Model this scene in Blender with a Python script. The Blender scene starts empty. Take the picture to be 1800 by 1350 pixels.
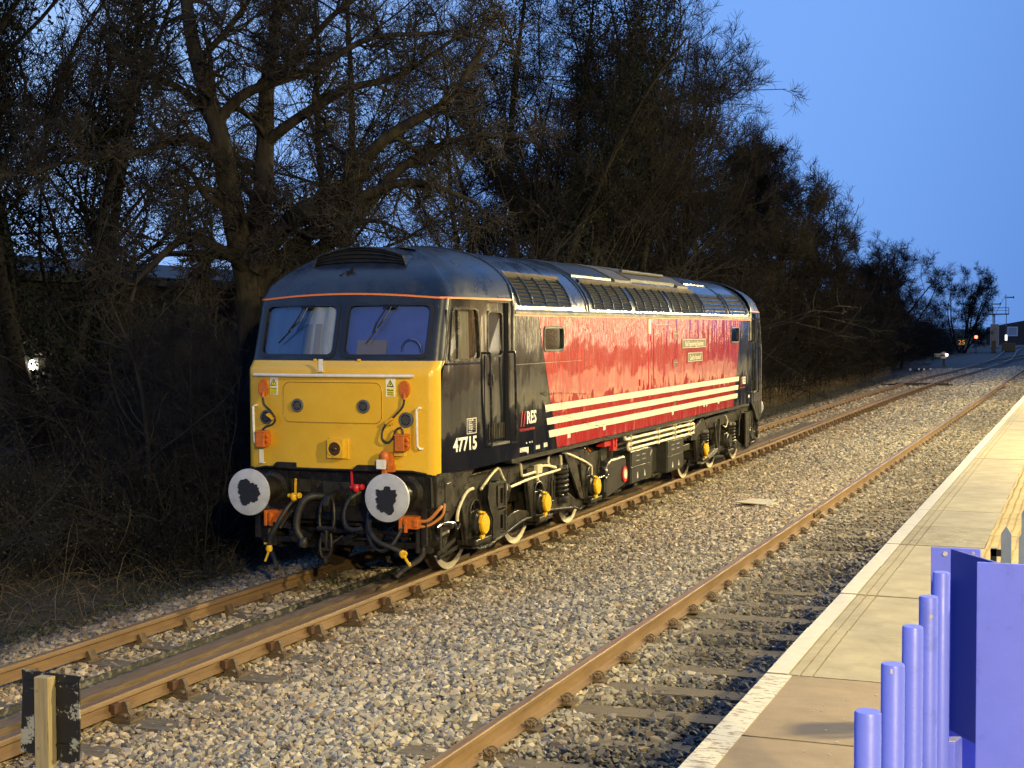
import bpy, math, random
import numpy as np
from mathutils import Vector, Matrix

rnd = random.Random(7)
R = math.radians
sc = bpy.context.scene
col = sc.collection

# ------------------------------------------------------------------ camera
cam_d = bpy.data.cameras.new("camera")
cam = bpy.data.objects.new("camera", cam_d); col.objects.link(cam)
cam_d.sensor_width = 36.0; cam_d.lens = 50.889
cam_d.clip_start = 0.05; cam_d.clip_end = 4000
CAM = Vector((7.768, -23.764, 2.8815)); YAW, PIT, ROLL = -0.3683, -0.0379, -0.0035
Fw = Vector((math.sin(YAW) * math.cos(PIT), math.cos(YAW) * math.cos(PIT), math.sin(PIT)))
Rt = Vector((math.cos(YAW), -math.sin(YAW), 0)); Up = Rt.cross(Fw)
R2 = Rt * math.cos(ROLL) + Up * math.sin(ROLL); U2 = Up * math.cos(ROLL) - Rt * math.sin(ROLL)
m = Matrix((R2, U2, -Fw)).transposed().to_4x4(); m.translation = CAM
cam.matrix_world = m
sc.camera = cam
sc.render.engine = 'CYCLES'
sc.cycles.use_denoising = True
sc.cycles.max_bounces = 6
sc.cycles.diffuse_bounces = 3
sc.cycles.caustics_reflective = False
sc.cycles.caustics_refractive = False
sc.cycles.sample_clamp_indirect = 6
sc.view_settings.view_transform = 'Standard'
sc.view_settings.look = 'None'
sc.view_settings.exposure = 0.0
sc.view_settings.gamma = 1.0

# ------------------------------------------------------------------ world: blue-hour sky, brightest where the sun has set (left of the picture)
SKY_STRENGTH = 1.0
world = bpy.data.worlds.new("World"); sc.world = world; world.use_nodes = True
nt = world.node_tree; nt.nodes.clear()
out = nt.nodes.new('ShaderNodeOutputWorld'); bg = nt.nodes.new('ShaderNodeBackground')
tc = nt.nodes.new('ShaderNodeTexCoord')
dot = nt.nodes.new('ShaderNodeVectorMath'); dot.operation = 'DOT_PRODUCT'
dot.inputs[1].default_value = Vector((-0.86, 0.36, 0.36)).normalized()
ramp = nt.nodes.new('ShaderNodeValToRGB'); cr = ramp.color_ramp
cr.interpolation = 'EASE'
mr = nt.nodes.new('ShaderNodeMapRange'); mr.inputs[1].default_value = -1; mr.inputs[2].default_value = 1
nt.links.new(tc.outputs['Generated'], dot.inputs[0]); nt.links.new(dot.outputs['Value'], mr.inputs[0]); nt.links.new(mr.outputs[0], ramp.inputs[0])
cr.elements[0].position = 0.0; cr.elements[0].color = (.055, .14, .40, 1)
cr.elements[1].position = 1.0; cr.elements[1].color = (.42, .66, 1.12, 1)
for p_, c_ in ((.45, (.075, .185, .52, 1)), (.62, (.09, .22, .61, 1)), (.80, (.20, .42, .96, 1))):
    e_ = cr.elements.new(p_); e_.color = c_
nt.links.new(ramp.outputs[0], bg.inputs[0]); bg.inputs[1].default_value = SKY_STRENGTH
nt.links.new(bg.outputs[0], out.inputs[0])

LAMP_POWER = 7000.0
LAMP_COLOR = (1.0, 0.79, 0.34)
LAMPS = [(14.5, -30.0, 5.6, 1.6), (12.2, -15.0, 5.0, .72), (11.6, -1.0, 5.2, 1.05), (11.6, 13.0, 5.2, 1.25), (11.8, 30.0, 5.2, 1.1), (11.8, 48.0, 5.2, .7)]   # x, y, z, share of power

# ------------------------------------------------------------------ materials
MATS = {}
def nodes_of(m_):
    return m_.node_tree.nodes, m_.node_tree.links
def mat(name, base, rough=0.6, metal=0.0, var=None, scale=6.0, bump=0.0, bscale=40.0, spec=0.5, coat=0.0, detail=5.0, stretch=(1, 1, 1), vfac=(0.35, 0.65), rvar=0.0, inst=None, dark=None):
    """principled with noise colour variation (base->var), bump, optional per-object colour spread 'inst'."""
    if name in MATS: return MATS[name]
    m_ = bpy.data.materials.new(name); m_.use_nodes = True
    N, L = nodes_of(m_); b = N['Principled BSDF']
    b.inputs['Roughness'].default_value = rough; b.inputs['Metallic'].default_value = metal
    b.inputs['Specular IOR Level'].default_value = spec
    b.inputs['Coat Weight'].default_value = coat; b.inputs['Coat Roughness'].default_value = 0.06
    b.inputs['Base Color'].default_value = (*base, 1)
    tcn = N.new('ShaderNodeTexCoord'); mp = N.new('ShaderNodeMapping'); mp.inputs['Scale'].default_value = stretch
    L.new(tcn.outputs['Object'], mp.inputs['Vector'])
    colsock = None
    if var is not None:
        nz = N.new('ShaderNodeTexNoise'); nz.inputs['Scale'].default_value = scale; nz.inputs['Detail'].default_value = detail
        nz.inputs['Roughness'].default_value = .65
        L.new(mp.outputs[0], nz.inputs['Vector'])
        r_ = N.new('ShaderNodeValToRGB'); r_.color_ramp.elements[0].position = vfac[0]; r_.color_ramp.elements[1].position = vfac[1]
        r_.color_ramp.elements[0].color = (*base, 1); r_.color_ramp.elements[1].color = (*var, 1)
        L.new(nz.outputs['Fac'], r_.inputs[0]); colsock = r_.outputs[0]
        if rvar:
            mm = N.new('ShaderNodeMapRange'); mm.inputs[3].default_value = max(rough - rvar, .03); mm.inputs[4].default_value = min(rough + rvar, 1)
            mm.inputs[1].default_value = .3; mm.inputs[2].default_value = .7
            L.new(nz.outputs['Fac'], mm.inputs[0]); L.new(mm.outputs[0], b.inputs['Roughness'])
    if inst is not None:
        oi = N.new('ShaderNodeObjectInfo'); r2 = N.new('ShaderNodeValToRGB')
        r2.color_ramp.interpolation = 'LINEAR'
        r2.color_ramp.elements[0].color = (*inst[0], 1); r2.color_ramp.elements[1].color = (*inst[-1], 1)
        for k, c_ in enumerate(inst[1:-1]):
            e = r2.color_ramp.elements.new((k + 1) / (len(inst) - 1)); e.color = (*c_, 1)
        L.new(oi.outputs['Random'], r2.inputs[0])
        if colsock is None: colsock = r2.outputs[0]
        else:
            mx = N.new('ShaderNodeMix'); mx.data_type = 'RGBA'; mx.blend_type = 'MULTIPLY'; mx.inputs[0].default_value = 1
            L.new(colsock, mx.inputs[6]); L.new(r2.outputs[0], mx.inputs[7]); colsock = mx.outputs[2]
    if dark is not None:   # a second, larger scale of dirt: (colour, scale, lo, hi)
        nz3 = N.new('ShaderNodeTexNoise'); nz3.inputs['Scale'].default_value = dark[1]; nz3.inputs['Detail'].default_value = 8
        nz3.inputs['Roughness'].default_value = .7
        L.new(mp.outputs[0], nz3.inputs['Vector'])
        mm3 = N.new('ShaderNodeMapRange'); mm3.inputs[1].default_value = dark[2]; mm3.inputs[2].default_value = dark[3]
        L.new(nz3.outputs['Fac'], mm3.inputs[0])
        mx = N.new('ShaderNodeMix'); mx.data_type = 'RGBA'
        L.new(mm3.outputs[0], mx.inputs[0])
        if colsock is None: mx.inputs[6].default_value = (*base, 1)
        else: L.new(colsock, mx.inputs[6])
        mx.inputs[7].default_value = (*dark[0], 1); colsock = mx.outputs[2]
    if colsock is not None: L.new(colsock, b.inputs['Base Color'])
    if bump:
        nz2 = N.new('ShaderNodeTexNoise'); nz2.inputs['Scale'].default_value = bscale; nz2.inputs['Detail'].default_value = 4
        L.new(mp.outputs[0], nz2.inputs['Vector'])
        bp = N.new('ShaderNodeBump'); bp.inputs['Strength'].default_value = 1.0; bp.inputs['Distance'].default_value = bump
        L.new(nz2.outputs['Fac'], bp.inputs['Height']); L.new(bp.outputs[0], b.inputs['Normal'])
    MATS[name] = m_; return m_
def emit(name, c, s):
    m_ = bpy.data.materials.new(name); m_.use_nodes = True
    N, L = nodes_of(m_); b = N['Principled BSDF']
    b.inputs['Base Color'].default_value = (*c, 1); b.inputs['Emission Color'].default_value = (*c, 1); b.inputs['Emission Strength'].default_value = s
    MATS[name] = m_; return m_
def glass(name, tint=(.8, .85, .9), rough=.03):
    m_ = bpy.data.materials.new(name); m_.use_nodes = True
    N, L = nodes_of(m_); N.remove(N['Principled BSDF'])
    gl = N.new('ShaderNodeBsdfGlossy'); gl.inputs['Roughness'].default_value = rough
    tr = N.new('ShaderNodeBsdfTransparent'); tr.inputs[0].default_value = (*tint, 1)
    fr = N.new('ShaderNodeFresnel'); fr.inputs[0].default_value = 1.6
    ad = N.new('ShaderNodeMath'); ad.operation = 'MULTIPLY_ADD'; ad.inputs[1].default_value = 1.3; ad.inputs[2].default_value = .02
    mx = N.new('ShaderNodeMixShader')
    L.new(fr.outputs[0], ad.inputs[0]); L.new(ad.outputs[0], mx.inputs[0]); L.new(tr.outputs[0], mx.inputs[1]); L.new(gl.outputs[0], mx.inputs[2])
    L.new(mx.outputs[0], N['Material Output'].inputs[0]); MATS[name] = m_; return m_

def paint_ripple(name, base, rough=.14, dirt=(.2, .17, .12), amp=.0035, coat=.0, dlo=.62, dhi=.9, spec=.5):
    """gloss paint on thin plate: soft vertical ripples and blotchy unevenness, a little grime."""
    m_ = bpy.data.materials.new(name); m_.use_nodes = True
    N, L = nodes_of(m_); b = N['Principled BSDF']; b.inputs['Roughness'].default_value = rough; b.inputs['Specular IOR Level'].default_value = spec
    b.inputs['Coat Weight'].default_value = coat; b.inputs['Coat Roughness'].default_value = .025; b.inputs['Coat IOR'].default_value = 1.6
    tcn = N.new('ShaderNodeTexCoord')
    def noise(sc_, s, det, ro=.5):
        mp = N.new('ShaderNodeMapping'); mp.inputs['Scale'].default_value = sc_
        L.new(tcn.outputs['Object'], mp.inputs[0]); nz = N.new('ShaderNodeTexNoise'); nz.inputs['Scale'].default_value = s; nz.inputs['Detail'].default_value = det
        nz.inputs['Roughness'].default_value = ro
        L.new(mp.outputs[0], nz.inputs['Vector']); return nz.outputs['Fac']
    n1 = noise((1, 1, .22), 3.6, 1.5); n2 = noise((1, 1, .8), 1.7, 2); n3 = noise((1, 1, .25), 3, 7, .7); n4 = noise((1, 1.6, .14), 8, 1)
    s1 = N.new('ShaderNodeMath'); s1.operation = 'MULTIPLY_ADD'; s1.inputs[1].default_value = 1.3; L.new(n2, s1.inputs[0]); L.new(n1, s1.inputs[2])
    s2 = N.new('ShaderNodeMath'); s2.operation = 'MULTIPLY_ADD'; s2.inputs[1].default_value = .16; L.new(n4, s2.inputs[0]); L.new(s1.outputs[0], s2.inputs[2])
    bp = N.new('ShaderNodeBump'); bp.inputs['Distance'].default_value = amp * 4; bp.inputs['Strength'].default_value = .9
    L.new(s2.outputs[0], bp.inputs['Height']); L.new(bp.outputs[0], b.inputs['Normal']); L.new(bp.outputs[0], b.inputs['Coat Normal'])
    mr_ = N.new('ShaderNodeMapRange'); mr_.inputs[1].default_value = dlo; mr_.inputs[2].default_value = dhi; L.new(n3, mr_.inputs[0])
    mx = N.new('ShaderNodeMix'); mx.data_type = 'RGBA'; mx.inputs[6].default_value = (*base, 1); mx.inputs[7].default_value = (*dirt, 1)
    L.new(mr_.outputs[0], mx.inputs[0]); L.new(mx.outputs[2], b.inputs['Base Color'])
    mr2 = N.new('ShaderNodeMapRange'); mr2.inputs[1].default_value = .3; mr2.inputs[2].default_value = .75; mr2.inputs[3].default_value = rough * .6; mr2.inputs[4].default_value = rough * 2.0
    L.new(n3, mr2.inputs[0]); L.new(mr2.outputs[0], b.inputs['Roughness'])
    MATS[name] = m_; return m_

M_BLACK = paint_ripple('gloss_black_blue_paint', (.006, .009, .018), rough=.12, dirt=(.035, .032, .027), amp=.0026, dlo=.55, dhi=.9, coat=.40)
M_RED = paint_ripple('gloss_red_paint', (.43, .034, .036), rough=.12, dirt=(.42, .08, .07), amp=.0032, dlo=.5, dhi=.85, coat=1.0)
M_ROOF = mat('dark_blue_roof_paint', (.008, .015, .036), .30, var=(.022, .032, .055), scale=3, bump=.003, bscale=5, rvar=.10, stretch=(1, 1, 1), dark=((.04, .042, .045), 2.2, .55, .8))
M_ROOFM = mat('weathered_roof_sheet', (.010, .018, .042), .27, var=(.020, .030, .058), scale=4, bump=.004, bscale=4, rvar=.10, coat=.4, dark=((.045, .042, .038), 1.4, .56, .82))
M_WSUR = mat('windscreen_surround_paint', (.010, .016, .032), .33, var=(.018, .026, .045), scale=5, bump=.001, bscale=20)
M_YEL = mat('warning_yellow_paint', (.74, .455, .035), .30, var=(.69, .40, .020), scale=2.5, bump=.0008, bscale=7, rvar=.08, dark=((.48, .28, .04), 3.0, .60, .86), coat=.25)
M_YEL2 = mat('yellow_axle_cover_paint', (.82, .52, .015), .42, var=(.7, .36, .01), scale=30, dark=((.25, .13, .02), 22, .58, .75))
M_CREAM = mat('cream_stripe_vinyl', (.80, .76, .62), .32, var=(.76, .70, .54), scale=3, dark=((.6, .52, .36), 2.0, .6, .85))
M_WHITE = mat('white_paint', (.80, .79, .75), .4, var=(.68, .66, .6), scale=12)
M_ORANGE = mat('orange_socket_paint', (.62, .155, .015), .45, var=(.45, .11, .015), scale=25, bump=.001, bscale=60)
M_LINE = mat('orange_cantrail_line', (.72, .20, .06), .35)
M_UND = mat('grimy_black_underframe', (.006, .006, .006), .42, spec=.35, var=(.024, .020, .015), scale=9, bump=.003, bscale=30, rvar=.15, dark=((.12, .085, .05), 6, .60, .80))
M_UND2 = mat('grey_black_frame_paint', (.010, .010, .0095), .34, spec=.4, var=(.042, .038, .030), scale=7, bump=.002, bscale=25, rvar=.12, dark=((.13, .10, .06), 5, .58, .8))
M_BOX = mat('battery_box_paint', (.017, .018, .017), .36, spec=.4, var=(.034, .034, .030), scale=5, bump=.001, bscale=20)
M_PIPE = mat('cream_pipe_paint', (.72, .66, .48), .45, var=(.55, .47, .32), scale=18, dark=((.25, .18, .1), 14, .62, .8))
M_RUBBER = mat('black_rubber_hose', (.014, .014, .015), .55, bump=.001, bscale=80, var=(.03, .028, .026), scale=20)
M_TYRE = mat('white_painted_tyre', (.74, .70, .58), .5, var=(.6, .54, .4), scale=18, dark=((.2, .14, .08), 9, .62, .8))
M_WHEEL = mat('rusty_wheel_steel', (.035, .025, .018), .65, var=(.075, .045, .025), scale=14, bump=.002, bscale=40)
M_BUF = mat('buffer_face_steel', (.50, .52, .58), .42, metal=.0, var=(.38, .40, .46), scale=7, rvar=.12, bump=.0012, bscale=14)
M_GREASE = mat('dark_grease', (.02, .02, .024), .35, bump=.006, bscale=45)
M_REDV = mat('red_valve_paint', (.55, .02, .02), .4)
M_BRONZE = mat('brass_horn_dark', (.09, .045, .02), .45, metal=.3)
M_LENS = mat('lamp_lens_dark', (.012, .013, .018), .12, coat=1.0)
M_RUBG = mat('window_gasket_rubber', (.012, .013, .016), .4)
M_ALU = mat('window_frame_metal', (.022, .022, .024), .2, metal=.3, var=(.11, .105, .09), scale=9, vfac=(.48, .70))
M_CURT = mat('pale_cab_curtain', (.88, .90, .94), .9, var=(.74, .78, .86), scale=3, bump=.01, bscale=6, stretch=(6, 6, .4))
M_BLIND = mat('blue_cab_blind', (.15, .22, .80), .6, var=(.11, .17, .66), scale=3)
M_DESK = mat('beige_cab_desk', (.34, .29, .32), .7)
M_SIDEC = mat('grey_cab_curtain', (.30, .30, .27), .85, var=(.46, .45, .39), scale=2.5, bump=.01, bscale=6, stretch=(7, 7, .3))
M_INT = mat('dark_cab_interior', (.01, .01, .012), .9)
M_PLATE = mat('nameplate_steel', (.045, .05, .035), .45, metal=.2)
M_SIGN = mat('white_sticker', (.78, .77, .72), .4)
M_SIGNY = mat('yellow_sticker', (.80, .68, .02), .4)
M_INK = mat('black_ink', (.006, .006, .007), .4)
M_REDINK = mat('red_lettering', (.45, .02, .025), .35)
M_LOUV = mat('roof_louvre_slats', (.010, .017, .034), .34, var=(.025, .033, .048), scale=9, rvar=.1)
M_VOID = mat('dark_grille_void', (.004, .004, .005), .9)
M_GUT = mat('worn_gutter_metal', (.30, .29, .24), .33, metal=.3, var=(.12, .12, .12), scale=7, bump=.002, bscale=30, dark=((.05, .05, .06), 3, .5, .7))
M_GLASS = glass('cab_glass')
M_GLASSD = glass('side_glass', (.90, .92, .92), .05)

M_RAIL = mat('rusty_rail_steel', (.15, .090, .045), .62, var=(.23, .145, .075), scale=5, bump=.002, bscale=50, stretch=(1, .25, 1), dark=((.09, .045, .02), 8, .55, .8))
M_RAILTOP = mat('worn_rail_head', (.30, .20, .115), .36, metal=.35, var=(.20, .125, .07), scale=4, stretch=(6, .3, 1))
M_CHAIR = mat('rusty_cast_chair', (.075, .050, .030), .75, var=(.13, .088, .05), scale=18, bump=.003, bscale=60)
M_KEY = mat('rail_key_brown', (.11, .050, .026), .7, var=(.06, .032, .018), scale=20)
M_SLEEP = mat('old_timber_sleeper', (.085, .068, .046), .85, var=(.17, .14, .10), scale=9, bump=.008, bscale=22, stretch=(.35, 6, 4), dark=((.035, .028, .02), 6, .55, .75))
M_STONE = mat('ballast_stone', (.80, .78, .74), .80, var=(1.0, .97, .90), scale=18, inst=[(.10, .105, .115), (.24, .23, .21), (.40, .37, .32), (.29, .28, .27), (.50, .45, .37), (.16, .165, .17), (.37, .345, .31), (.62, .57, .48), (.31, .235, .165), (.22, .21, .20)])
M_BEDD = mat('fine_ballast_bed', (.07, .062, .05), .9, var=(.22, .20, .165), scale=34, bump=.03, bscale=30, detail=9, vfac=(.4, .6), dark=((.03, .026, .02), 18, .5, .66))
M_PAVE = mat('concrete_paving', (.30, .268, .195), .72, var=(.20, .176, .128), scale=3.2, bump=.0015, bscale=120, inst=[(.86, .86, .88), (1.0, 1.0, .98), (.93, .93, .92), (1.06, 1.05, 1.0)], dark=((.13, .11, .075), 2.2, .52, .80), detail=10)
M_PAVED = mat('dark_stained_paving', (.13, .118, .09), .72, var=(.23, .205, .145), scale=6, bump=.0015, bscale=120, detail=8)
M_EDGE = mat('white_edge_paint', (.48, .465, .41), .55, var=(.40, .38, .33), scale=9, dark=((.30, .27, .19), 20, .60, .74), detail=9)
M_EDGEF = mat('flaking_white_paint', (.52, .50, .43), .55, var=(.46, .44, .37), scale=9, detail=9, dark=((.21, .165, .11), 16, .52, .58), stretch=(1, 2.6, 1))
M_ASPH = mat('brown_platform_asphalt', (.165, .125, .085), .75, var=(.215, .165, .115), scale=4, bump=.002, bscale=150, detail=9, stretch=(1, 1.5, 1))
M_ASPHG = mat('platform_macadam', (.12, .11, .095), .85, var=(.17, .155, .13), scale=6, bump=.002, bscale=150)
M_TACT = mat('yellow_tactile_paving', (.36, .27, .10), .7, var=(.28, .21, .08), scale=9, inst=[(.85, .85, .85), (1, 1, 1), (1.1, 1.08, 1.05)], dark=((.2, .14, .05), 14, .6, .8))
M_BRICK = mat('platform_wall_brick', (.16, .08, .05), .85, var=(.10, .06, .045), scale=12)
M_BLUE = mat('blue_fence_paint', (.16, .20, .90), .42, var=(.13, .17, .82), scale=4, bump=.0005, bscale=60, coat=.15, dark=((.06, .08, .42), 4, .58, .80), rvar=.12)
M_CHIP = mat('chipped_primer', (.55, .52, .56), .6, var=(.4, .36, .36), scale=30)
M_PICK = mat('pale_picket_paint', (.20, .25, .36), .5, var=(.16, .20, .30), scale=12)
M_WOOD = mat('treated_softwood_post', (.30, .235, .12), .75, var=(.42, .34, .19), scale=5, bump=.003, bscale=30, stretch=(9, 9, .5), dark=((.12, .09, .045), 9, .6, .72))
M_BOARD = mat('flaking_black_board', (.015, .015, .015), .5, bump=.002, bscale=40, dark=((.36, .36, .31), 7.5, .535, .555))
M_BARK = mat('grey_brown_bark', (.016, .0145, .0135), .9, spec=.10, var=(.044, .038, .031), scale=5, bump=.05, bscale=9, stretch=(1, 1, .25), dark=((.085, .078, .025), 2.2, .56, .72))
M_TWIG = mat('bare_twigs', (.024, .023, .023), .9, spec=.08, var=(.052, .047, .042), scale=1.5)
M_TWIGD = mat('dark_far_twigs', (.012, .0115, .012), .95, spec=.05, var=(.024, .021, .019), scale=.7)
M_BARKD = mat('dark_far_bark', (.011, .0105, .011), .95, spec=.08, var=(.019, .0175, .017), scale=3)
M_IVY = mat('dark_ivy_leaves', (.005, .0075, .006), .7, spec=.08, var=(.009, .013, .009), scale=3)
M_LEAFD = mat('dead_leaves_bramble', (.050, .037, .026), .85, var=(.026, .040, .014), scale=4)
M_REED = mat('pale_dry_stems', (.22, .17, .10), .85, var=(.12, .09, .055), scale=3)
M_SOIL = mat('leaf_litter_soil', (.040, .032, .022), .95, var=(.085, .068, .045), scale=5, bump=.03, bscale=9, detail=9)
M_GROUND = mat('rough_far_ground', (.05, .05, .05), .95, var=(.08, .075, .07), scale=3, bump=.02, bscale=5, detail=9)
M_SHED = mat('dark_shed_cladding', (.012, .012, .013), .85, var=(.02, .02, .02), scale=1)
M_SHEDR = mat('dark_shed_roof', (.02, .021, .024), .75)
M_FBRICK = mat('far_brick_wall', (.07, .045, .038), .9, var=(.10, .062, .05), scale=3)
M_STEEL = mat('galvanised_steel', (.35, .36, .38), .45, metal=.5)
M_DARKS = mat('dark_painted_steel', (.02, .022, .026), .5)

# ------------------------------------------------------------------ mesh helpers
class MB:
    def __init__(s): s.v = []; s.f = []
    def add(s, vs, fs):
        o = len(s.v); s.v += [tuple(p) for p in vs]; s.f += [tuple(i + o for i in f) for f in fs]; return s
    def box(s, x0, x1, y0, y1, z0, z1):
        return s.add([(x0, y0, z0), (x1, y0, z0), (x1, y1, z0), (x0, y1, z0), (x0, y0, z1), (x1, y0, z1), (x1, y1, z1), (x0, y1, z1)],
                     [(0, 3, 2, 1), (4, 5, 6, 7), (0, 1, 5, 4), (1, 2, 6, 5), (2, 3, 7, 6), (3, 0, 4, 7)])
    def obox(s, c, size, rot=(0, 0, 0)):
        from mathutils import Euler
        M_ = Euler(rot).to_matrix(); h = [v / 2 for v in size]; c = Vector(c); vs = []
        for z in (-1, 1):
            for x, y in ((-1, -1), (1, -1), (1, 1), (-1, 1)): vs.append(c + M_ @ Vector((x * h[0], y * h[1], z * h[2])))
        return s.add(vs, [(0, 3, 2, 1), (4, 5, 6, 7), (0, 1, 5, 4), (1, 2, 6, 5), (2, 3, 7, 6), (3, 0, 4, 7)])
    def tube(s, pts, r, n=8, caps=True, smooth_pts=0):
        pts = [Vector(p) for p in pts]
        if smooth_pts: pts = catmull(pts, smooth_pts)
        k = len(pts); rs = [r] * k if not hasattr(r, '__len__') else (list(r) if len(r) == k else list(np.interp(np.linspace(0, 1, k), np.linspace(0, 1, len(r)), r)))
        t0 = (pts[1] - pts[0]).normalized(); a = Vector((0, 0, 1)) if abs(t0.z) < .9 else Vector((1, 0, 0))
        u = t0.cross(a).normalized(); vs = []; fs = []
        for i, p in enumerate(pts):
            t = (pts[min(i + 1, k - 1)] - pts[max(i - 1, 0)]).normalized()
            u = (u - t * u.dot(t)).normalized(); w = t.cross(u)
            for j in range(n):
                an = 2 * math.pi * j / n; vs.append(p + (u * math.cos(an) + w * math.sin(an)) * rs[i])
        for i in range(k - 1):
            for j in range(n): fs.append((i * n + j, i * n + (j + 1) % n, (i + 1) * n + (j + 1) % n, (i + 1) * n + j))
        if caps: fs.append(tuple(range(n - 1, -1, -1))); fs.append(tuple((k - 1) * n + j for j in range(n)))
        return s.add(vs, fs)
    def cyl(s, p0, p1, r, n=16): return s.tube([p0, p1], r, n)
    def lathe(s, prof, o, axis, n=24):
        """prof: (radius, distance along axis)"""
        ax = Vector(axis).normalized(); a = Vector((0, 0, 1)) if abs(ax.z) < .9 else Vector((1, 0, 0))
        u = ax.cross(a).normalized(); w = ax.cross(u); o = Vector(o); vs = []; fs = []
        for r_, h in prof:
            for j in range(n):
                an = 2 * math.pi * j / n; vs.append(o + ax * h + (u * math.cos(an) + w * math.sin(an)) * r_)
        for i in range(len(prof) - 1):
            for j in range(n): fs.append((i * n + j, i * n + (j + 1) % n, (i + 1) * n + (j + 1) % n, (i + 1) * n + j))
        fs.append(tuple(range(n - 1, -1, -1))); fs.append(tuple((len(prof) - 1) * n + j for j in range(n)))
        return s.add(vs, fs)
    def prism(s, poly, ax, a0, a1):
        """poly in the two other axes (ascending order) extruded along ax ('x','y','z')"""
        def P(p, a): return {'x': (a, p[0], p[1]), 'y': (p[0], a, p[1]), 'z': (p[0], p[1], a)}[ax]
        n = len(poly); vs = [P(p, a0) for p in poly] + [P(p, a1) for p in poly]
        fs = [tuple(range(n - 1, -1, -1)), tuple(range(n, 2 * n))] + [(i, (i + 1) % n, n + (i + 1) % n, n + i) for i in range(n)]
        return s.add(vs, fs)
    def ring(s, outp, inp, ax, a0, a1):
        def P(p, a): return {'x': (a, p[0], p[1]), 'y': (p[0], a, p[1]), 'z': (p[0], p[1], a)}[ax]
        n = len(outp); vs = [P(p, a0) for p in outp] + [P(p, a0) for p in inp] + [P(p, a1) for p in outp] + [P(p, a1) for p in inp]; fs = []
        for i in range(n):
            j = (i + 1) % n
            fs += [(i, n + i, n + j, j), (2 * n + i, 2 * n + j, 3 * n + j, 3 * n + i), (i, j, 2 * n + j, 2 * n + i), (n + i, 3 * n + i, 3 * n + j, n + j)]
        return s.add(vs, fs)
    def helix(s, c, r, rt, turns, h, n=6, seg=12):
        pts = [(c[0] + r * math.cos(2 * math.pi * i / seg), c[1] + r * math.sin(2 * math.pi * i / seg), c[2] + h * i / (turns * seg)) for i in range(int(turns * seg) + 1)]
        return s.tube(pts, rt, n)
    def xform(s, f): s.v = [tuple(f(*p)) for p in s.v]; return s
def catmull(P, n):
    P = [P[0] * 2 - P[1]] + P + [P[-1] * 2 - P[-2]]; o = []
    for i in range(1, len(P) - 2):
        for k in range(n):
            t = k / n; a, b, c, d = P[i - 1:i + 3]
            o.append(.5 * ((2 * b) + (c - a) * t + (2 * a - 5 * b + 4 * c - d) * t * t + (3 * b - a - 3 * c + d) * t ** 3))
    o.append(P[-2]); return o
def rr(a0, a1, b0, b1, r=.05, n=4):
    o = []
    for ca, cb, st in ((a1 - r, b1 - r, 0), (a0 + r, b1 - r, 90), (a0 + r, b0 + r, 180), (a1 - r, b0 + r, 270)):
        for k in range(n + 1):
            an = R(st + 90 * k / n); o.append((ca + r * math.cos(an), cb + r * math.sin(an)))
    return o
def circ(a, b, r, n=20, ry=None): return [(a + r * math.cos(2 * math.pi * i / n), b + (ry or r) * math.sin(2 * math.pi * i / n)) for i in range(n)]

def mesh_of(mb, name='mesh', smooth=False, angle=None):
    me = bpy.data.meshes.new(name); me.from_pydata(mb.v, [], mb.f); me.update()
    import bmesh
    b = bmesh.new(); b.from_mesh(me); bmesh.ops.recalc_face_normals(b, faces=b.faces); b.to_mesh(me); b.free()
    if smooth: me.shade_smooth() if angle is None else me.shade_smooth()
    if smooth and angle is not None:
        me.set_sharp_from_angle(angle=R(angle))
    return me
def obj(name, mb, m_, parent=None, smooth=False, bevel=0.0, angle=40, **props):
    me = mb if isinstance(mb, bpy.types.Mesh) else mesh_of(mb, name, smooth, angle if smooth else None)
    o = bpy.data.objects.new(name, me); col.objects.link(o)
    if m_ is not None and not me.materials: me.materials.append(m_)
    if parent is not None: o.parent = parent
    if bevel:
        b = o.modifiers.new('bevel', 'BEVEL'); b.width = bevel; b.segments = 2; b.limit_method = 'ANGLE'; b.angle_limit = R(35)
    for k, v in props.items(): o[k] = v
    return o
def thing(name, label, cat, loc=(0, 0, 0), group=None):
    o = bpy.data.objects.new(name, None); col.objects.link(o); o.location = loc; o['label'] = label; o['category'] = cat
    o.empty_display_size = .3
    if group: o['group'] = group
    return o
def tag(o, label, cat, group=None):
    o['label'] = label; o['category'] = cat
    if group: o['group'] = group
    return o
def copy_tree(o, parent=None):
    c = o.copy(); col.objects.link(c); c.parent = parent
    if parent is None:
        pass
    for ch in list(o.children): copy_tree(ch, c)
    return c
def text(name, s, h, loc, rot, m_, parent, sx=1.0, bold=.0, align='LEFT', shear=0.0, depth=.0006, spacing=1.0):
    cu = bpy.data.curves.new(name, 'FONT'); cu.body = s; cu.size = h / .70; cu.offset = bold * h; cu.extrude = depth; cu.align_x = align; cu.shear = shear
    cu.resolution_u = 3; cu.space_character = spacing
    t = bpy.data.objects.new(name, cu); col.objects.link(t)
    dg = bpy.context.evaluated_depsgraph_get(); dg.update()
    me = bpy.data.meshes.new_from_object(t.evaluated_get(dg)); bpy.data.objects.remove(t)
    me.name = name; me.materials.clear(); me.materials.append(m_)
    me.transform(Matrix.Diagonal((sx, 1, 1, 1)))
    o = bpy.data.objects.new(name, me); col.objects.link(o); o.location = loc; o.rotation_euler = rot
    if parent is not None: o.parent = parent
    return o
SIDE = (R(90), 0, R(90)); FRONT = (R(90), 0, 0)

# near track and platform run 0.56 degrees off the siding
SK = 0.0098
def nx(x, y): return x + SK * (y + 15.7)        # x given at y = -15.7

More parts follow.
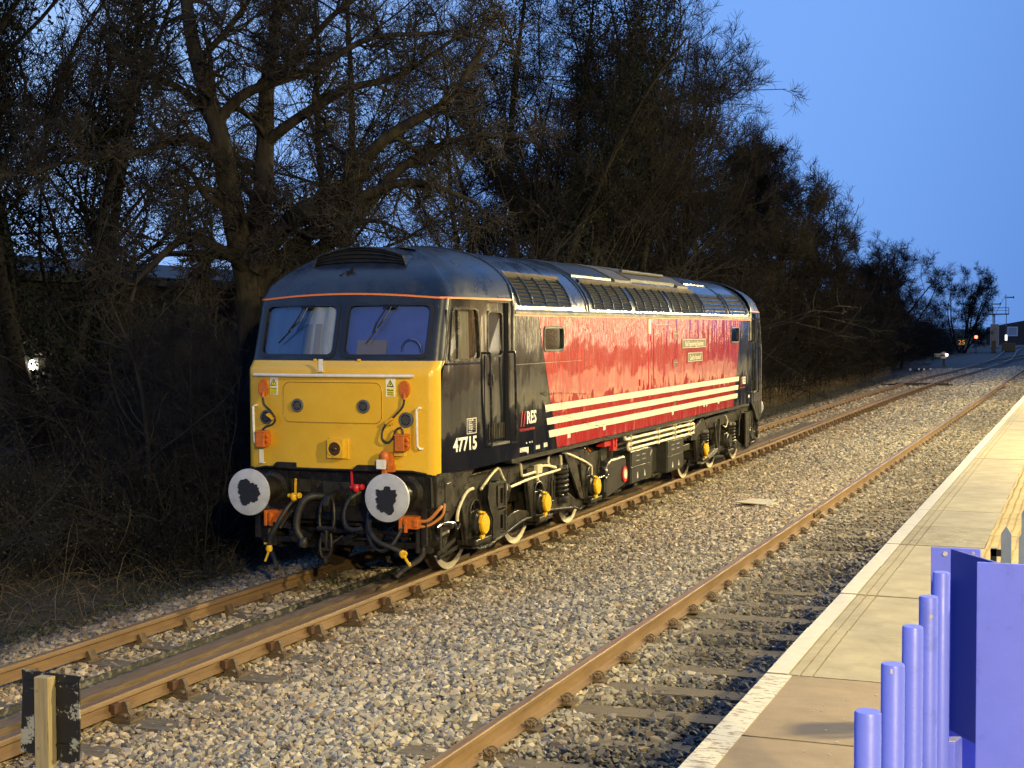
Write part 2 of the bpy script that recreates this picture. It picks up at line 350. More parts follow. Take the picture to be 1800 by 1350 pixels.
# ------------------------------------------------------------------ ground
def gz(x, y):
    """height of the ballast surface"""
    xr = x - SK * (y + 15.7)
    z = -.215
    t = min(max((xr - 1.5) / 1.9, 0), 1); z += .20 * t * t * (3 - 2 * t)
    if x < -1.55: z -= min((-1.55 - x) * .16, .24)
    return z
RX = lambda x: x
def ballast_sheet():
    from mathutils import noise
    xs = list(np.arange(-3.2, 6.45, .12)); ys = list(np.arange(-19, 12, .12)) + list(np.arange(12, 60, .35)) + list(np.arange(60, 90, 1.0))
    V = []; D = []
    for y in ys:
        spl = (y + 17.46) / .79; dl = abs(spl - round(spl)) * .79     # siding sleepers
        spn = (y + 17.94) / .765; dn = abs(spn - round(spn)) * .765     # platform line sleepers
        for x in xs:
            z = gz(x, y) + .018 * noise.noise((x * 2.1, y * 2.1, 0)) + .02 * noise.noise((x * .6, y * .6, 4))
            xr = x - SK * (y + 15.7); d = 1.0
            if -1.3 < x < 1.3:
                if dl < .13: d = .45; z -= .006
                else: z -= .004; d = .9
            if 3.45 < xr < 6.4:
                nn2 = noise.noise((x * .9, y * .9, 7))
                if dn < .13: d = (.62 + .9 * nn2) * (.55 if (y < -8 and xr > 4.3) else 1); z -= .006 + (.012 if y < -8 and xr > 4.3 else 0)
                z -= .012 * min(max((xr - 4.3) / .5, 0), 1)
            if xr > 6.22: d = 0
            if x < -1.5: d *= max(.04, 1 - (-1.5 - x - .25 * noise.noise((y * .7, 0, 2))) / 1.1)
            V.append((x, y, z)); D.append(d)
    nX = len(xs); Fs = [(j * nX + i, j * nX + i + 1, (j + 1) * nX + i + 1, (j + 1) * nX + i) for j in range(len(ys) - 1) for i in range(nX - 1)]
    me = bpy.data.meshes.new('ballast_bed'); me.from_pydata(V, [], Fs); me.update()
    at = me.attributes.new('dens', 'FLOAT', 'POINT'); at.data.foreach_set('value', D)
    far = me.attributes.new('far', 'FLOAT', 'POINT')
    far.data.foreach_set('value', [min(max((v[1] - 2) / 60, 0), 1) for v in V])
    return me
bed_me = ballast_sheet()
bed = obj('ballast_bed', bed_me, M_BEDD, kind='structure')

def dirty_fourfoot(m_):
    N, L = nodes_of(m_); b = N['Principled BSDF']; src = b.inputs['Base Color'].links[0].from_socket
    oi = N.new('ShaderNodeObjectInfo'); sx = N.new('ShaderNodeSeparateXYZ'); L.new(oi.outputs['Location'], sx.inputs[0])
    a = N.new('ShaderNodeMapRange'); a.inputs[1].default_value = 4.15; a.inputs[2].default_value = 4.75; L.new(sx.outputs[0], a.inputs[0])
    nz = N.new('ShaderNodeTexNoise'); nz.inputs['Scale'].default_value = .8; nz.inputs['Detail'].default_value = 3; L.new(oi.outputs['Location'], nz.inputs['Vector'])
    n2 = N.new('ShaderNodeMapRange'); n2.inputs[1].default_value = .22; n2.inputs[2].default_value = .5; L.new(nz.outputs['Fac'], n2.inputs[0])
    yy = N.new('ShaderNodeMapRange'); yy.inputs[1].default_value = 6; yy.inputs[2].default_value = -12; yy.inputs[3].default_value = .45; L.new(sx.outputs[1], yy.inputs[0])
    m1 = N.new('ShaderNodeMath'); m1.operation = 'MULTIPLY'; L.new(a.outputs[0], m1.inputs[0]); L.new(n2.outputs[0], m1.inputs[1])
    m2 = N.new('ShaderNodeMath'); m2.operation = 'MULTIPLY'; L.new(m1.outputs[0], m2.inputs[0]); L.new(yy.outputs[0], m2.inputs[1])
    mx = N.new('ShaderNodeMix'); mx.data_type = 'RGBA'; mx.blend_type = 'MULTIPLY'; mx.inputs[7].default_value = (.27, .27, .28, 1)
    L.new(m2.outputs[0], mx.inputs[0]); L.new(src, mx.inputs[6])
    # warm brown dust close to the siding
    w = N.new('ShaderNodeMapRange'); w.inputs[1].default_value = 2.6; w.inputs[2].default_value = .9; w.inputs[4].default_value = .75; L.new(sx.outputs[0], w.inputs[0])
    nz2 = N.new('ShaderNodeTexNoise'); nz2.inputs['Scale'].default_value = 1.3; L.new(oi.outputs['Location'], nz2.inputs['Vector'])
    m3 = N.new('ShaderNodeMath'); m3.operation = 'MULTIPLY'; L.new(w.outputs[0], m3.inputs[0]); L.new(nz2.outputs['Fac'], m3.inputs[1])
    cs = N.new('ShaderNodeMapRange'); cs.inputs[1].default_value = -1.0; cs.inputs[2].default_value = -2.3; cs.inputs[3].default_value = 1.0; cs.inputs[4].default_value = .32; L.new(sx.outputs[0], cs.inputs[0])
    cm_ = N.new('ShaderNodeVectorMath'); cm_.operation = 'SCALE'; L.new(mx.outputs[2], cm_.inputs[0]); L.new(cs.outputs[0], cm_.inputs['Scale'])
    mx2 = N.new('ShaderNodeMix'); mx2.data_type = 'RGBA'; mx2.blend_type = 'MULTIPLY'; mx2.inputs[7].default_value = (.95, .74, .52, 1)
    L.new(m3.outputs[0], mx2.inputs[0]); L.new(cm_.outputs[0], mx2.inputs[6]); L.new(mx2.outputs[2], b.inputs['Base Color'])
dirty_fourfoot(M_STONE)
def stones(bed_me):
    me = bed_me.copy(); me.materials.clear()
    o = bpy.data.objects.new('ballast_stones', me); col.objects.link(o); o['kind'] = 'stuff'
    o['label'] = 'pale grey crushed stone ballast around and between the two tracks'
    g = bpy.data.node_groups.new('ballast_stones', 'GeometryNodeTree')
    g.interface.new_socket('Geometry', in_out='INPUT', socket_type='NodeSocketGeometry'); g.interface.new_socket('Geometry', in_out='OUTPUT', socket_type='NodeSocketGeometry')
    N, L = g.nodes, g.links
    gi = N.new('NodeGroupInput'); go = N.new('NodeGroupOutput')
    def named(n_):
        a = N.new('GeometryNodeInputNamedAttribute'); a.data_type = 'FLOAT'; a.inputs['Name'].default_value = n_; return a.outputs['Attribute']
    def math_(op, a, b_=None, c_=None):
        q = N.new('ShaderNodeMath'); q.operation = op
        for i_, v in enumerate((a, b_, c_)):
            if v is None: continue
            if isinstance(v, (int, float)): q.inputs[i_].default_value = v
            else: L.new(v, q.inputs[i_])
        return q.outputs[0]
    dens = named('dens'); far = named('far')
    # density falls from 640 to 70 per square metre with distance while stones grow to keep the cover
    k = math_('POWER', math_('SUBTRACT', 1.0, far), 4.0)
    dd = math_('MULTIPLY', dens, math_('MULTIPLY_ADD', k, 600.0, 60.0))
    dp = N.new('GeometryNodeDistributePointsOnFaces'); dp.distribute_method = 'RANDOM'
    L.new(gi.outputs[0], dp.inputs['Mesh']); L.new(dd, dp.inputs['Density']); dp.inputs['Seed'].default_value = 3
    # angular stone variants: convex hulls of jittered icospheres
    jn = N.new('GeometryNodeGeometryToInstance')
    for i in range(9):
        ic = N.new('GeometryNodeMeshIcoSphere'); ic.inputs['Radius'].default_value = 1; ic.inputs['Subdivisions'].default_value = 1
        rv = N.new('FunctionNodeRandomValue'); rv.data_type = 'FLOAT_VECTOR'; rv.inputs[0].default_value = (-.62,) * 3; rv.inputs[1].default_value = (.62,) * 3; rv.inputs['Seed'].default_value = 11 + i
        sp = N.new('GeometryNodeSetPosition'); L.new(ic.outputs['Mesh'], sp.inputs['Geometry']); L.new(rv.outputs[0], sp.inputs['Offset'])
        hu = N.new('GeometryNodeConvexHull'); L.new(sp.outputs[0], hu.inputs[0])
        tr = N.new('GeometryNodeTransform'); s_ = (1.25, .95, .62 + .06 * (i % 4)); tr.inputs['Scale'].default_value = s_
        L.new(hu.outputs[0], tr.inputs['Geometry'])
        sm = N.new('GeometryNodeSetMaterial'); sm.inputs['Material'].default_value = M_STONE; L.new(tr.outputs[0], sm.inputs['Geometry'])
        ss = N.new('GeometryNodeSetShadeSmooth'); ss.inputs['Shade Smooth'].default_value = False; L.new(sm.outputs[0], ss.inputs[0])
        L.new(ss.outputs[0], jn.inputs[0])
    ip = N.new('GeometryNodeInstanceOnPoints'); L.new(dp.outputs['Points'], ip.inputs['Points']); L.new(jn.outputs[0], ip.inputs['Instance'])
    ip.inputs['Pick Instance'].default_value = True
    rr_ = N.new('FunctionNodeRandomValue'); rr_.data_type = 'FLOAT_VECTOR'; rr_.inputs[0].default_value = (-.6, -.6, 0); rr_.inputs[1].default_value = (.6, .6, 6.28); rr_.inputs['Seed'].default_value = 5
    L.new(rr_.outputs[0], ip.inputs['Rotation'])
    rs = N.new('FunctionNodeRandomValue'); rs.data_type = 'FLOAT'; rs.inputs[2].default_value = 0.0; rs.inputs[3].default_value = 1.0; rs.inputs['Seed'].default_value = 8
    s0 = math_('MULTIPLY_ADD', math_('POWER', rs.outputs[1], 1.5), .024, .0125)
    s1 = math_('MULTIPLY', s0, math_('MULTIPLY_ADD', far, 1.7, 1.0))
    L.new(s1, ip.inputs['Scale'])
    tz = N.new('GeometryNodeTranslateInstances'); L.new(ip.outputs[0], tz.inputs[0])
    rz = N.new('FunctionNodeRandomValue'); rz.data_type = 'FLOAT_VECTOR'; rz.inputs[0].default_value = (0, 0, -.006); rz.inputs[1].default_value = (0, 0, .022); rz.inputs['Seed'].default_value = 9
    L.new(rz.outputs[0], tz.inputs['Translation']); tz.inputs['Local Space'].default_value = False
    L.new(tz.outputs[0], go.inputs[0])
    md = o.modifiers.new('stones', 'NODES'); md.node_group = g
    return o
stones(bed_me)

def terrain():
    """verge, undergrowth floor and land beyond, one sheet to the horizon with a slot under the ballast"""
    from mathutils import noise
    xs = [-900, -300, -120, -60, -40, -30, -24, -20, -17, -14, -12, -10, -9, -8, -7, -6, -5.4, -4.8, -4.2, -3.7, -3.3, -3.0, -2.7, -2.4, 0, 6, 8, 12, 18, 30, 60, 120, 300, 900]
    ys = [-200, -80, -50, -35] + list(np.arange(-28, 110, 1.5)) + [115, 125, 140, 160, 180, 210, 250, 300, 400, 700, 1500, 3000]
    V = []
    for y in ys:
        for x in xs:
            z = -.42
            if x < -2.9: z = -.42 + min((-2.9 - x) * .05, .3) + (.10 * noise.noise((x * .5, y * .35, 1)) if x > -60 else 0)
            if y > 85: z += min((y - 85) / 15, 1) * .18 if x > -4 else 0
            if -2.9 <= x and y < 85: z = -.50
            V.append((x, y, z))
    nX = len(xs); Fs = [(j * nX + i, j * nX + i + 1, (j + 1) * nX + i + 1, (j + 1) * nX + i) for j in range(len(ys) - 1) for i in range(nX - 1)]
    mb = MB(); mb.v = V; mb.f = Fs
    o = obj('ground', mb, M_SOIL, smooth=True, angle=180, kind='structure'); return o
terrain()
far_bed = MB()
_ys = list(np.arange(89, 262, 4.0)); 
for i in range(len(_ys) - 1):
    a, b = _ys[i], _ys[i + 1]
    xl = -3.2; xr_ = min(8 + (a - 89) * .6, 60)
    far_bed.add([(xl, a, -.225), (xr_, a, -.225), (xr_, b, -.225), (xl, b, -.225)], [(0, 1, 2, 3)])
obj('trackside_yard', far_bed, M_GROUND, kind='structure')

# ------------------------------------------------------------------ tracks
def extrude_profile(prof, path, closed=True):
    """prof: (dx, dz) around rail top centre; path: list of (x, y, z)"""
    mb = MB(); n = len(prof); vs = []; fs = []
    for i, p in enumerate(path):
        a = Vector(path[max(i - 1, 0)]); b = Vector(path[min(i + 1, len(path) - 1)]); t = (b - a).normalized(); s_ = Vector((t.y, -t.x, 0)).normalized()
        for dx, dz in prof: vs.append(Vector(p) + s_ * dx + Vector((0, 0, dz)))
    for i in range(len(path) - 1):
        for j in range(n): fs.append((i * n + j, i * n + (j + 1) % n, (i + 1) * n + (j + 1) % n, (i + 1) * n + j))
    fs.append(tuple(range(n))); fs.append(tuple((len(path) - 1) * n + j for j in range(n - 1, -1, -1)))
    return mb.add(vs, fs)
FB = [(-.030, 0), (-.0355, -.008), (-.0355, -.038), (-.010, -.052), (-.009, -.128), (-.070, -.147), (-.070, -.158), (.070, -.158), (.070, -.147), (.009, -.128), (.010, -.052), (.0355, -.038), (.0355, -.008), (.030, 0)]
BH = [(-.030, 0), (-.0355, -.010), (-.0355, -.040), (-.011, -.056), (-.011, -.100), (-.034, -.114), (-.034, -.145), (.034, -.145), (.034, -.114), (.011, -.100), (.011, -.056), (.0355, -.040), (.0355, -.010), (.030, 0)]
HEAD = [(-.026, .0015), (-.026, -.002), (.026, -.002), (.026, .0015)]
def rail(parent, prof, path, name='rail'):
    r_ = obj(name, extrude_profile(prof, path), M_RAIL, parent, smooth=True, angle=30)
    h = obj('running_surface', extrude_profile(HEAD, path), M_RAILTOP, r_)
    return r_
# siding centreline: straight past the locomotive, then easing right and back through the far turnout
SID = [(-30, 0), (22, 0), (40, .08), (52, .28), (64, .62), (78, 1.2), (92, 1.62), (108, 1.9), (125, 1.8), (145, 1.35), (165, .9), (190, .9), (215, 2.6), (240, 6.0), (262, 10.5)]
def sid_x(y):
    ys_ = [a for a, b in SID]; xs_ = [b for a, b in SID]; return float(np.interp(y, ys_, xs_))
spath = [Vector((b, a, 0)) for a, b in SID]; sp2 = catmull(spath, 4)
track1 = thing('railway_track', 'chaired siding track under the red and black locomotive, keys and cast chairs on timber sleepers', 'railway track')
for s in (-1, 1):
    rail(track1, BH, [(p.x + s * .7525, p.y, 0) for p in sp2 if p.y > -26 or p.y == -30])
smb = MB().box(-1.3, 1.3, -.127, .127, -.31, -.19)
sme = mesh_of(smb, 'sleeper'); sme.materials.append(M_SLEEP)
cm = MB(); cm.box(-.10, .20, -.10, .10, -.19, -.165)      # chair: +x is the outside
cm.prism([(.03, -.166), (.045, -.10), (.062, -.048), (.080, -.038), (.098, -.046), (.112, -.075), (.122, -.115), (.145, -.150), (.185, -.166)], 'y', -.022, .030)
cm.prism([(.03, -.166), (.04, -.13), (.115, -.13), (.16, -.166)], 'y', -.075, .075)
cm.prism([(-.02, -.166), (-.036, -.09), (-.055, -.085), (-.08, -.13), (-.095, -.166)], 'y', -.05, .05)
cm.cyl((.165, -.06, -.166), (.165, -.06, -.135), .018, 6); cm.cyl((.165, .06, -.166), (.165, .06, -.135), .018, 6)
chair_me = mesh_of(cm, 'chair'); chair_me.materials.append(M_CHAIR)
km = MB().box(.014, .066, -.115, -.024, -.118, -.046); key_me = mesh_of(km, 'key'); key_me.materials.append(M_KEY)
def add_sleepers(track, me, y0, dy, n, xf, zf=0, jit=.02, label=None):
    for i in range(n):
        y = y0 + dy * i; o = bpy.data.objects.new('sleeper', me); col.objects.link(o); o.parent = track
        o.location = (xf(y) + rnd.uniform(-.05, .05), y, zf + rnd.uniform(-.006, .004)); o.rotation_euler = (rnd.uniform(-.01, .01), rnd.uniform(-.004, .004), rnd.uniform(-jit, jit))
S1, DS1 = -17.46, .79
add_sleepers(track1, sme, S1, DS1, 120, sid_x)
for i in range(105):
    y = S1 + DS1 * i
    for s in (1, -1):
        o = bpy.data.objects.new('chair', chair_me); col.objects.link(o); o.parent = track1; o.location = (sid_x(y) + s * .7525, y, 0)
        if s < 0: o.rotation_euler = (0, 0, math.pi)
        k = bpy.data.objects.new('key', key_me); col.objects.link(k); k.parent = o
        k.location = (0, rnd.uniform(-.012, .012) if s > 0 else .12, rnd.uniform(-.003, .003))
# platform line
track2 = thing('railway_track', 'flat-bottomed main line rail and half-buried sleepers beside the platform edge', 'railway track')
NR = 4.08   # rail centre at y=-15.7
npath = [(nx(NR, y), y, .18) for y in list(np.arange(-30, 100, 6.0)) + [110, 130, 160, 200, 260]]
npath2 = [(p[0] + 1.505, p[1], p[2]) for p in npath]
rail(track2, FB, npath); rail(track2, FB, npath2)
smb2 = MB().box(-1.3, 1.3, -.127, .127, -.13, 0); sme2 = mesh_of(smb2, 'sleeper'); sme2.materials.append(M_SLEEP)
add_sleepers(track2, sme2, -17.94, .765, 120, lambda y: nx(NR + .7525, y), -.010, .035)
pm = MB(); pm.box(-.13, .16, -.085, .085, 0, .014); pm.box(.07, .105, -.05, .05, .014, .05)
for q in (-.035, .035):
    pm.tube([(.10, q - .03, .035), (.075, q - .03, .055), (.06, q, .062), (.085, q + .03, .06), (.12, q + .03, .035), (.125, q, .03)], .008, 5, smooth_pts=3)
clip_me = mesh_of(pm, 'rail_clip', True, 40); clip_me.materials.append(M_CHAIR)
for i in range(90):
    y = -17.94 + .765 * i
    o = bpy.data.objects.new('rail_clip', clip_me); col.objects.link(o); o.parent = track2; o.location = (nx(NR, y), y, .014)
# fishplate joint on the platform line
fp = MB(); y0 = -1.9
fp.prism([(.010, -.05), (.034, -.05), (.028, -.12), (.011, -.125)], 'y', -.25, .25); 
for q in (-.18, -.07, .07, .18): fp.cyl((.02, q, -.085), (.055, q, -.085), .016, 6)
o = obj('fishplate', fp, M_CHAIR, track2); o.location = (nx(NR, y0), y0, .18)
o = obj('rail_joint_gap', MB().box(-.037, .037, -.006, .006, -.05, .0022), M_VOID, track2); o.location = (nx(NR, y0), y0, .18)

# spare rails and timbers lying in the four foot of the siding
def spare(name, label, mb, m_, cat):
    o = obj(name, mb, m_, bevel=.006); tag(o, label, cat); return o
ysp = list(np.arange(-19.5, 23, 1.6))
M_PLANK = mat('weathered_brown_plank', (.085, .055, .032), .8, var=(.17, .115, .068), scale=7, bump=.006, bscale=18, stretch=(5, .5, 5), dark=((.33, .27, .18), 9, .64, .70))
def lying(prof, x, z, ys_, wob=.012):
    return extrude_profile(prof, [(x + wob * math.sin(y * .8) + rnd.uniform(-.006, .006), y, z + rnd.uniform(-.008, .005)) for y in ys_])
side_rail = [(-.075, .0), (-.06, .012), (-.045, .022), (.02, .022), (.035, .045), (.078, .045), (.078, -.03), (.035, -.03), (.02, -.008), (-.045, -.008), (-.06, -.02), (-.075, -.03)]
tag(obj('spare_rail', lying([(a, b) for a, b in side_rail], .53, -.10, ysp), M_RAIL), 'brown spare rail lying on its side close to the right-hand siding rail', 'rail')
tag(obj('timber_baulk', lying([(-.09, 0), (.09, 0), (.09, -.11), (-.09, -.11)], .33, -.055, ysp), M_PLANK), 'long brown timber baulk lying in the middle of the siding between the rails', 'timber')
tag(obj('cable_trough', lying([(-.10, 0), (-.075, 0), (-.075, -.05), (.075, -.05), (.075, 0), (.10, 0), (.10, -.12), (-.10, -.12)], .09, -.075, ysp), mat('trough_black', (.03, .03, .028), .6, var=(.16, .15, .12), scale=14, vfac=(.5, .62), bump=.003, bscale=40)), 'narrow black channel with chipped pale edges beside the brown baulk in the siding', 'trough')
tag(obj('timber_strip', lying([(-.035, 0), (.035, 0), (.035, -.05), (-.035, -.05)], .655, -.06, ysp, .006), M_PLANK), 'thin brown wooden strip against the foot of the right-hand siding rail', 'timber')
tag(obj('spare_rail', lying([(a, b) for a, b in side_rail], .38, -.10, [14, 22, 30, 40, 49]).xform(lambda x, y, z: (x + sid_x(y), y, z)), M_RAIL), 'pair of long pale rusty rails lying in the siding beyond the locomotive', 'rail')

# ------------------------------------------------------------------ platform
PZ = 1.095; PE = 6.318
def pe(y): return nx(PE, y)
def skew(mb): return mb.xform(lambda x, y, z: (x + SK * (y + 15.7), y, z))
plat = bpy.data.objects.new('platform', None); col.objects.link(plat); plat['kind'] = 'structure'
obj('platform_wall', skew(MB().box(PE + .12, PE + .40, -45, 95, -.5, PZ - .105)), M_BRICK, plat)
obj('platform_core', skew(MB().box(7.52, 14.5, -45, 95, -.5, PZ - .004)), M_ASPHG, plat)
obj('platform_fill', skew(MB().box(PE + .40, 7.52, -45, 95, .6, PZ - .105)), M_ASPHG, plat)
# near end: asphalt with a flaking white line, cut by a transverse joint
ap = MB(); ap.box(PE, 7.52, -45, -17.54, PZ - .10, PZ); ap.box(PE, 7.52, -17.52, -16.36, PZ - .10, PZ)
obj('asphalt_panel', skew(ap), M_ASPH, plat)
obj('edge_line', skew(MB().box(PE + .004, PE + .138, -45, -16.37, PZ, PZ + .004)), M_EDGEF, plat)
# slabs: one coping slab and one tactile run per 1.2 m
SP = 1.205; y = -16.34; i = 0
slab_mb = MB()
for a, b in ((0, .112), (.120, .168), (.178, .232), (.242, .772)): slab_mb.box(a, b, .006, SP - .006, -.075, 0)
slab_mb.box(.004, .770, .008, SP - .008, -.095, -.012)
slab_me = mesh_of(slab_mb, 'coping_slab'); slab_me.materials.append(M_PAVE)
slab_med = slab_me.copy(); slab_med.materials.clear(); slab_med.materials.append(M_PAVED)
line_me = mesh_of(MB().box(.002, .110, .008, SP - .008, 0, .004), 'edge_line'); line_me.materials.append(M_EDGE)
tmb = MB(); tmb.box(0, .398, .003, .399, -.06, 0)
for a in range(6):
    for b in range(6):
        cx, cy = .034 + a * .066, .036 + b * .066
        tmb.add([(cx + .0125 * math.cos(k * 1.0472) , cy + .0125 * math.sin(k * 1.0472), 0) for k in range(6)] + [(cx + .008 * math.cos(k * 1.0472), cy + .008 * math.sin(k * 1.0472), .005) for k in range(6)],
                [(6, 7, 8, 9, 10, 11)] + [(k, (k + 1) % 6, 6 + (k + 1) % 6, 6 + k) for k in range(6)])
tact_me = mesh_of(tmb, 'tactile_slab'); tact_me.materials.append(M_TACT)
tlow = mesh_of(MB().box(0, .398, .003, .399, -.06, 0), 'tactile_slab'); tlow.materials.append(M_TACT)
while y < 90:
    dz = rnd.uniform(-.003, .002)
    o = bpy.data.objects.new('coping_slab', slab_med if i == 4 else slab_me); col.objects.link(o); o.parent = plat
    o.location = (pe(y), y, PZ + dz); o.rotation_euler = (rnd.uniform(-.0016, .0016), 0, -SK + rnd.uniform(-.002, .002))
    l = bpy.data.objects.new('edge_line', line_me); col.objects.link(l); l.parent = o
    if y < 40:
        for k in range(3):
            t = bpy.data.objects.new('tactile_slab', tact_me if y < 0 else tlow); col.objects.link(t); t.parent = plat
            t.location = (pe(y) + .778, y + .4017 * k, PZ - .002 + rnd.uniform(-.002, .001)); t.rotation_euler = (0, 0, -SK)
    y += SP; i += 1
obj('tactile_run', skew(MB().box(PE + .778, 7.5, 41.5, 95, PZ - .06, PZ - .001)), M_TACT, plat)
# paint spots on the dark slab and the asphalt
spots = MB()
for k in range(70):
    if k < 45: sx_, sy_ = rnd.uniform(.2, .62), rnd.uniform(-11.45, -10.4); rz = rnd.uniform(.003, .009)
    else: sx_, sy_ = rnd.uniform(.3, 1.0), rnd.uniform(-18.2, -16.5); rz = rnd.uniform(.003, .008)
    spots.prism(circ(pe(sy_) + sx_, sy_, rz, 7, rz * rnd.uniform(.5, 1)), 'z', PZ + .001, PZ + .0035)
obj('paint_spot', spots, M_EDGE, plat, kind='stuff')

# ------------------------------------------------------------------ locomotive
loco = thing('locomotive', 'diesel locomotive 47715 with yellow nose, black cabs and red sides with three cream stripes', 'locomotive')
L_ = loco
W2 = 1.345
def wside(y, z=2.0):
    y = abs(y) * -1
    if y > -7.2: return W2
    t = (-7.2 - y) / 1.75; f = t ** 1.6
    return W2 - .13 * f - (.05 * f * max(0, z - 2.5) / .74)
def yedge(z):
    if z <= 2.44: return -9.08
    if z <= 2.53: return -9.08 + .10 * ((z - 2.44) / .09) ** .8
    return -8.98 + .206 * (z - 2.53) / .71
def frontpt(x, z):
    """y of the nose surface at (x,z) for |x| below the corner"""
    w = wside(-9.0, z) - .02
    return yedge(z) - .135 * (1 - min(abs(x) / w, 1) ** 2.2) - .035
CR = .10
def outline(z, nside=10, nc=6, nf=12):
    """half outline from the door post to the nose centre, right-hand side, list (x,y)"""
    ye = yedge(z); pts = []
    ycs = ye + CR
    for i in range(nside + 1):
        y = -7.1 + (ycs + 7.1) * i / nside; pts.append((wside(y, z), y))
    xe = wside(ycs, z); xf = xe - CR * 1.1; yf = frontpt(xf, z)
    for i in range(1, nc):
        a = i / nc * math.pi / 2
        pts.append((xf + (xe - xf) * math.cos(a), ycs + (yf - ycs) * math.sin(a)))
    for i in range(nf + 1):
        x = xf * (1 - i / nf); pts.append((x, frontpt(x, z)))
    return pts
def grid(mb, rows):
    n = len(rows[0]); vs = [p for r_ in rows for p in r_]; fs = []
    for i in range(len(rows) - 1):
        for j in range(n - 1): fs.append((i * n + j, i * n + j + 1, (i + 1) * n + j + 1, (i + 1) * n + j))
    return mb.add(vs, fs)
def grid_holes(mb, us, vs_, P, holes):
    """cells of the (u,v) grid whose centre falls in no hole"""
    n = len(vs_); V = [P(u, v) for u in us for v in vs_]; F = []
    for i in range(len(us) - 1):
        for j in range(n - 1):
            cu, cv = (us[i] + us[i + 1]) / 2, (vs_[j] + vs_[j + 1]) / 2
            if any(a < cu < b and c < cv < d for a, b, c, d in holes): continue
            F.append((i * n + j, i * n + j + 1, (i + 1) * n + j + 1, (i + 1) * n + j))
    return mb.add(V, F)
def steps(*pts, d=.12):
    o = []
    for a, b in zip(pts[:-1], pts[1:]):
        n = max(1, int(math.ceil((b - a) / d))); o += [a + (b - a) * i / n for i in range(n)]
    return o + [pts[-1]]
def curved(mb, f=None):
    """move a flat part (built at y=0 as nose plane, x=0 for cab side) onto the curved surface"""
    return mb.xform(f)
def onfront(mb):   # y holds the offset from the nose surface (negative = outwards)
    return mb.xform(lambda x, y, z: (x, frontpt(x, z) + y, z))
def oncabside(mb, s=1):  # x holds the outward offset
    return mb.xform(lambda x, y, z: (s * (wside(y, z) + x), y, z))
def subdiv_poly(poly, d=.08):
    o = []
    for i, p in enumerate(poly):
        q = poly[(i + 1) % len(poly)]; n = max(1, int(math.hypot(q[0] - p[0], q[1] - p[1]) / d))
        o += [(p[0] + (q[0] - p[0]) * k / n, p[1] + (q[1] - p[1]) * k / n) for k in range(n)]
    return o

def roofz(x, y):
    t = min(abs(x) / W2, 1); return 3.09 + .81 * max(1 - t ** 2.3, 0) ** (1 / 1.9)

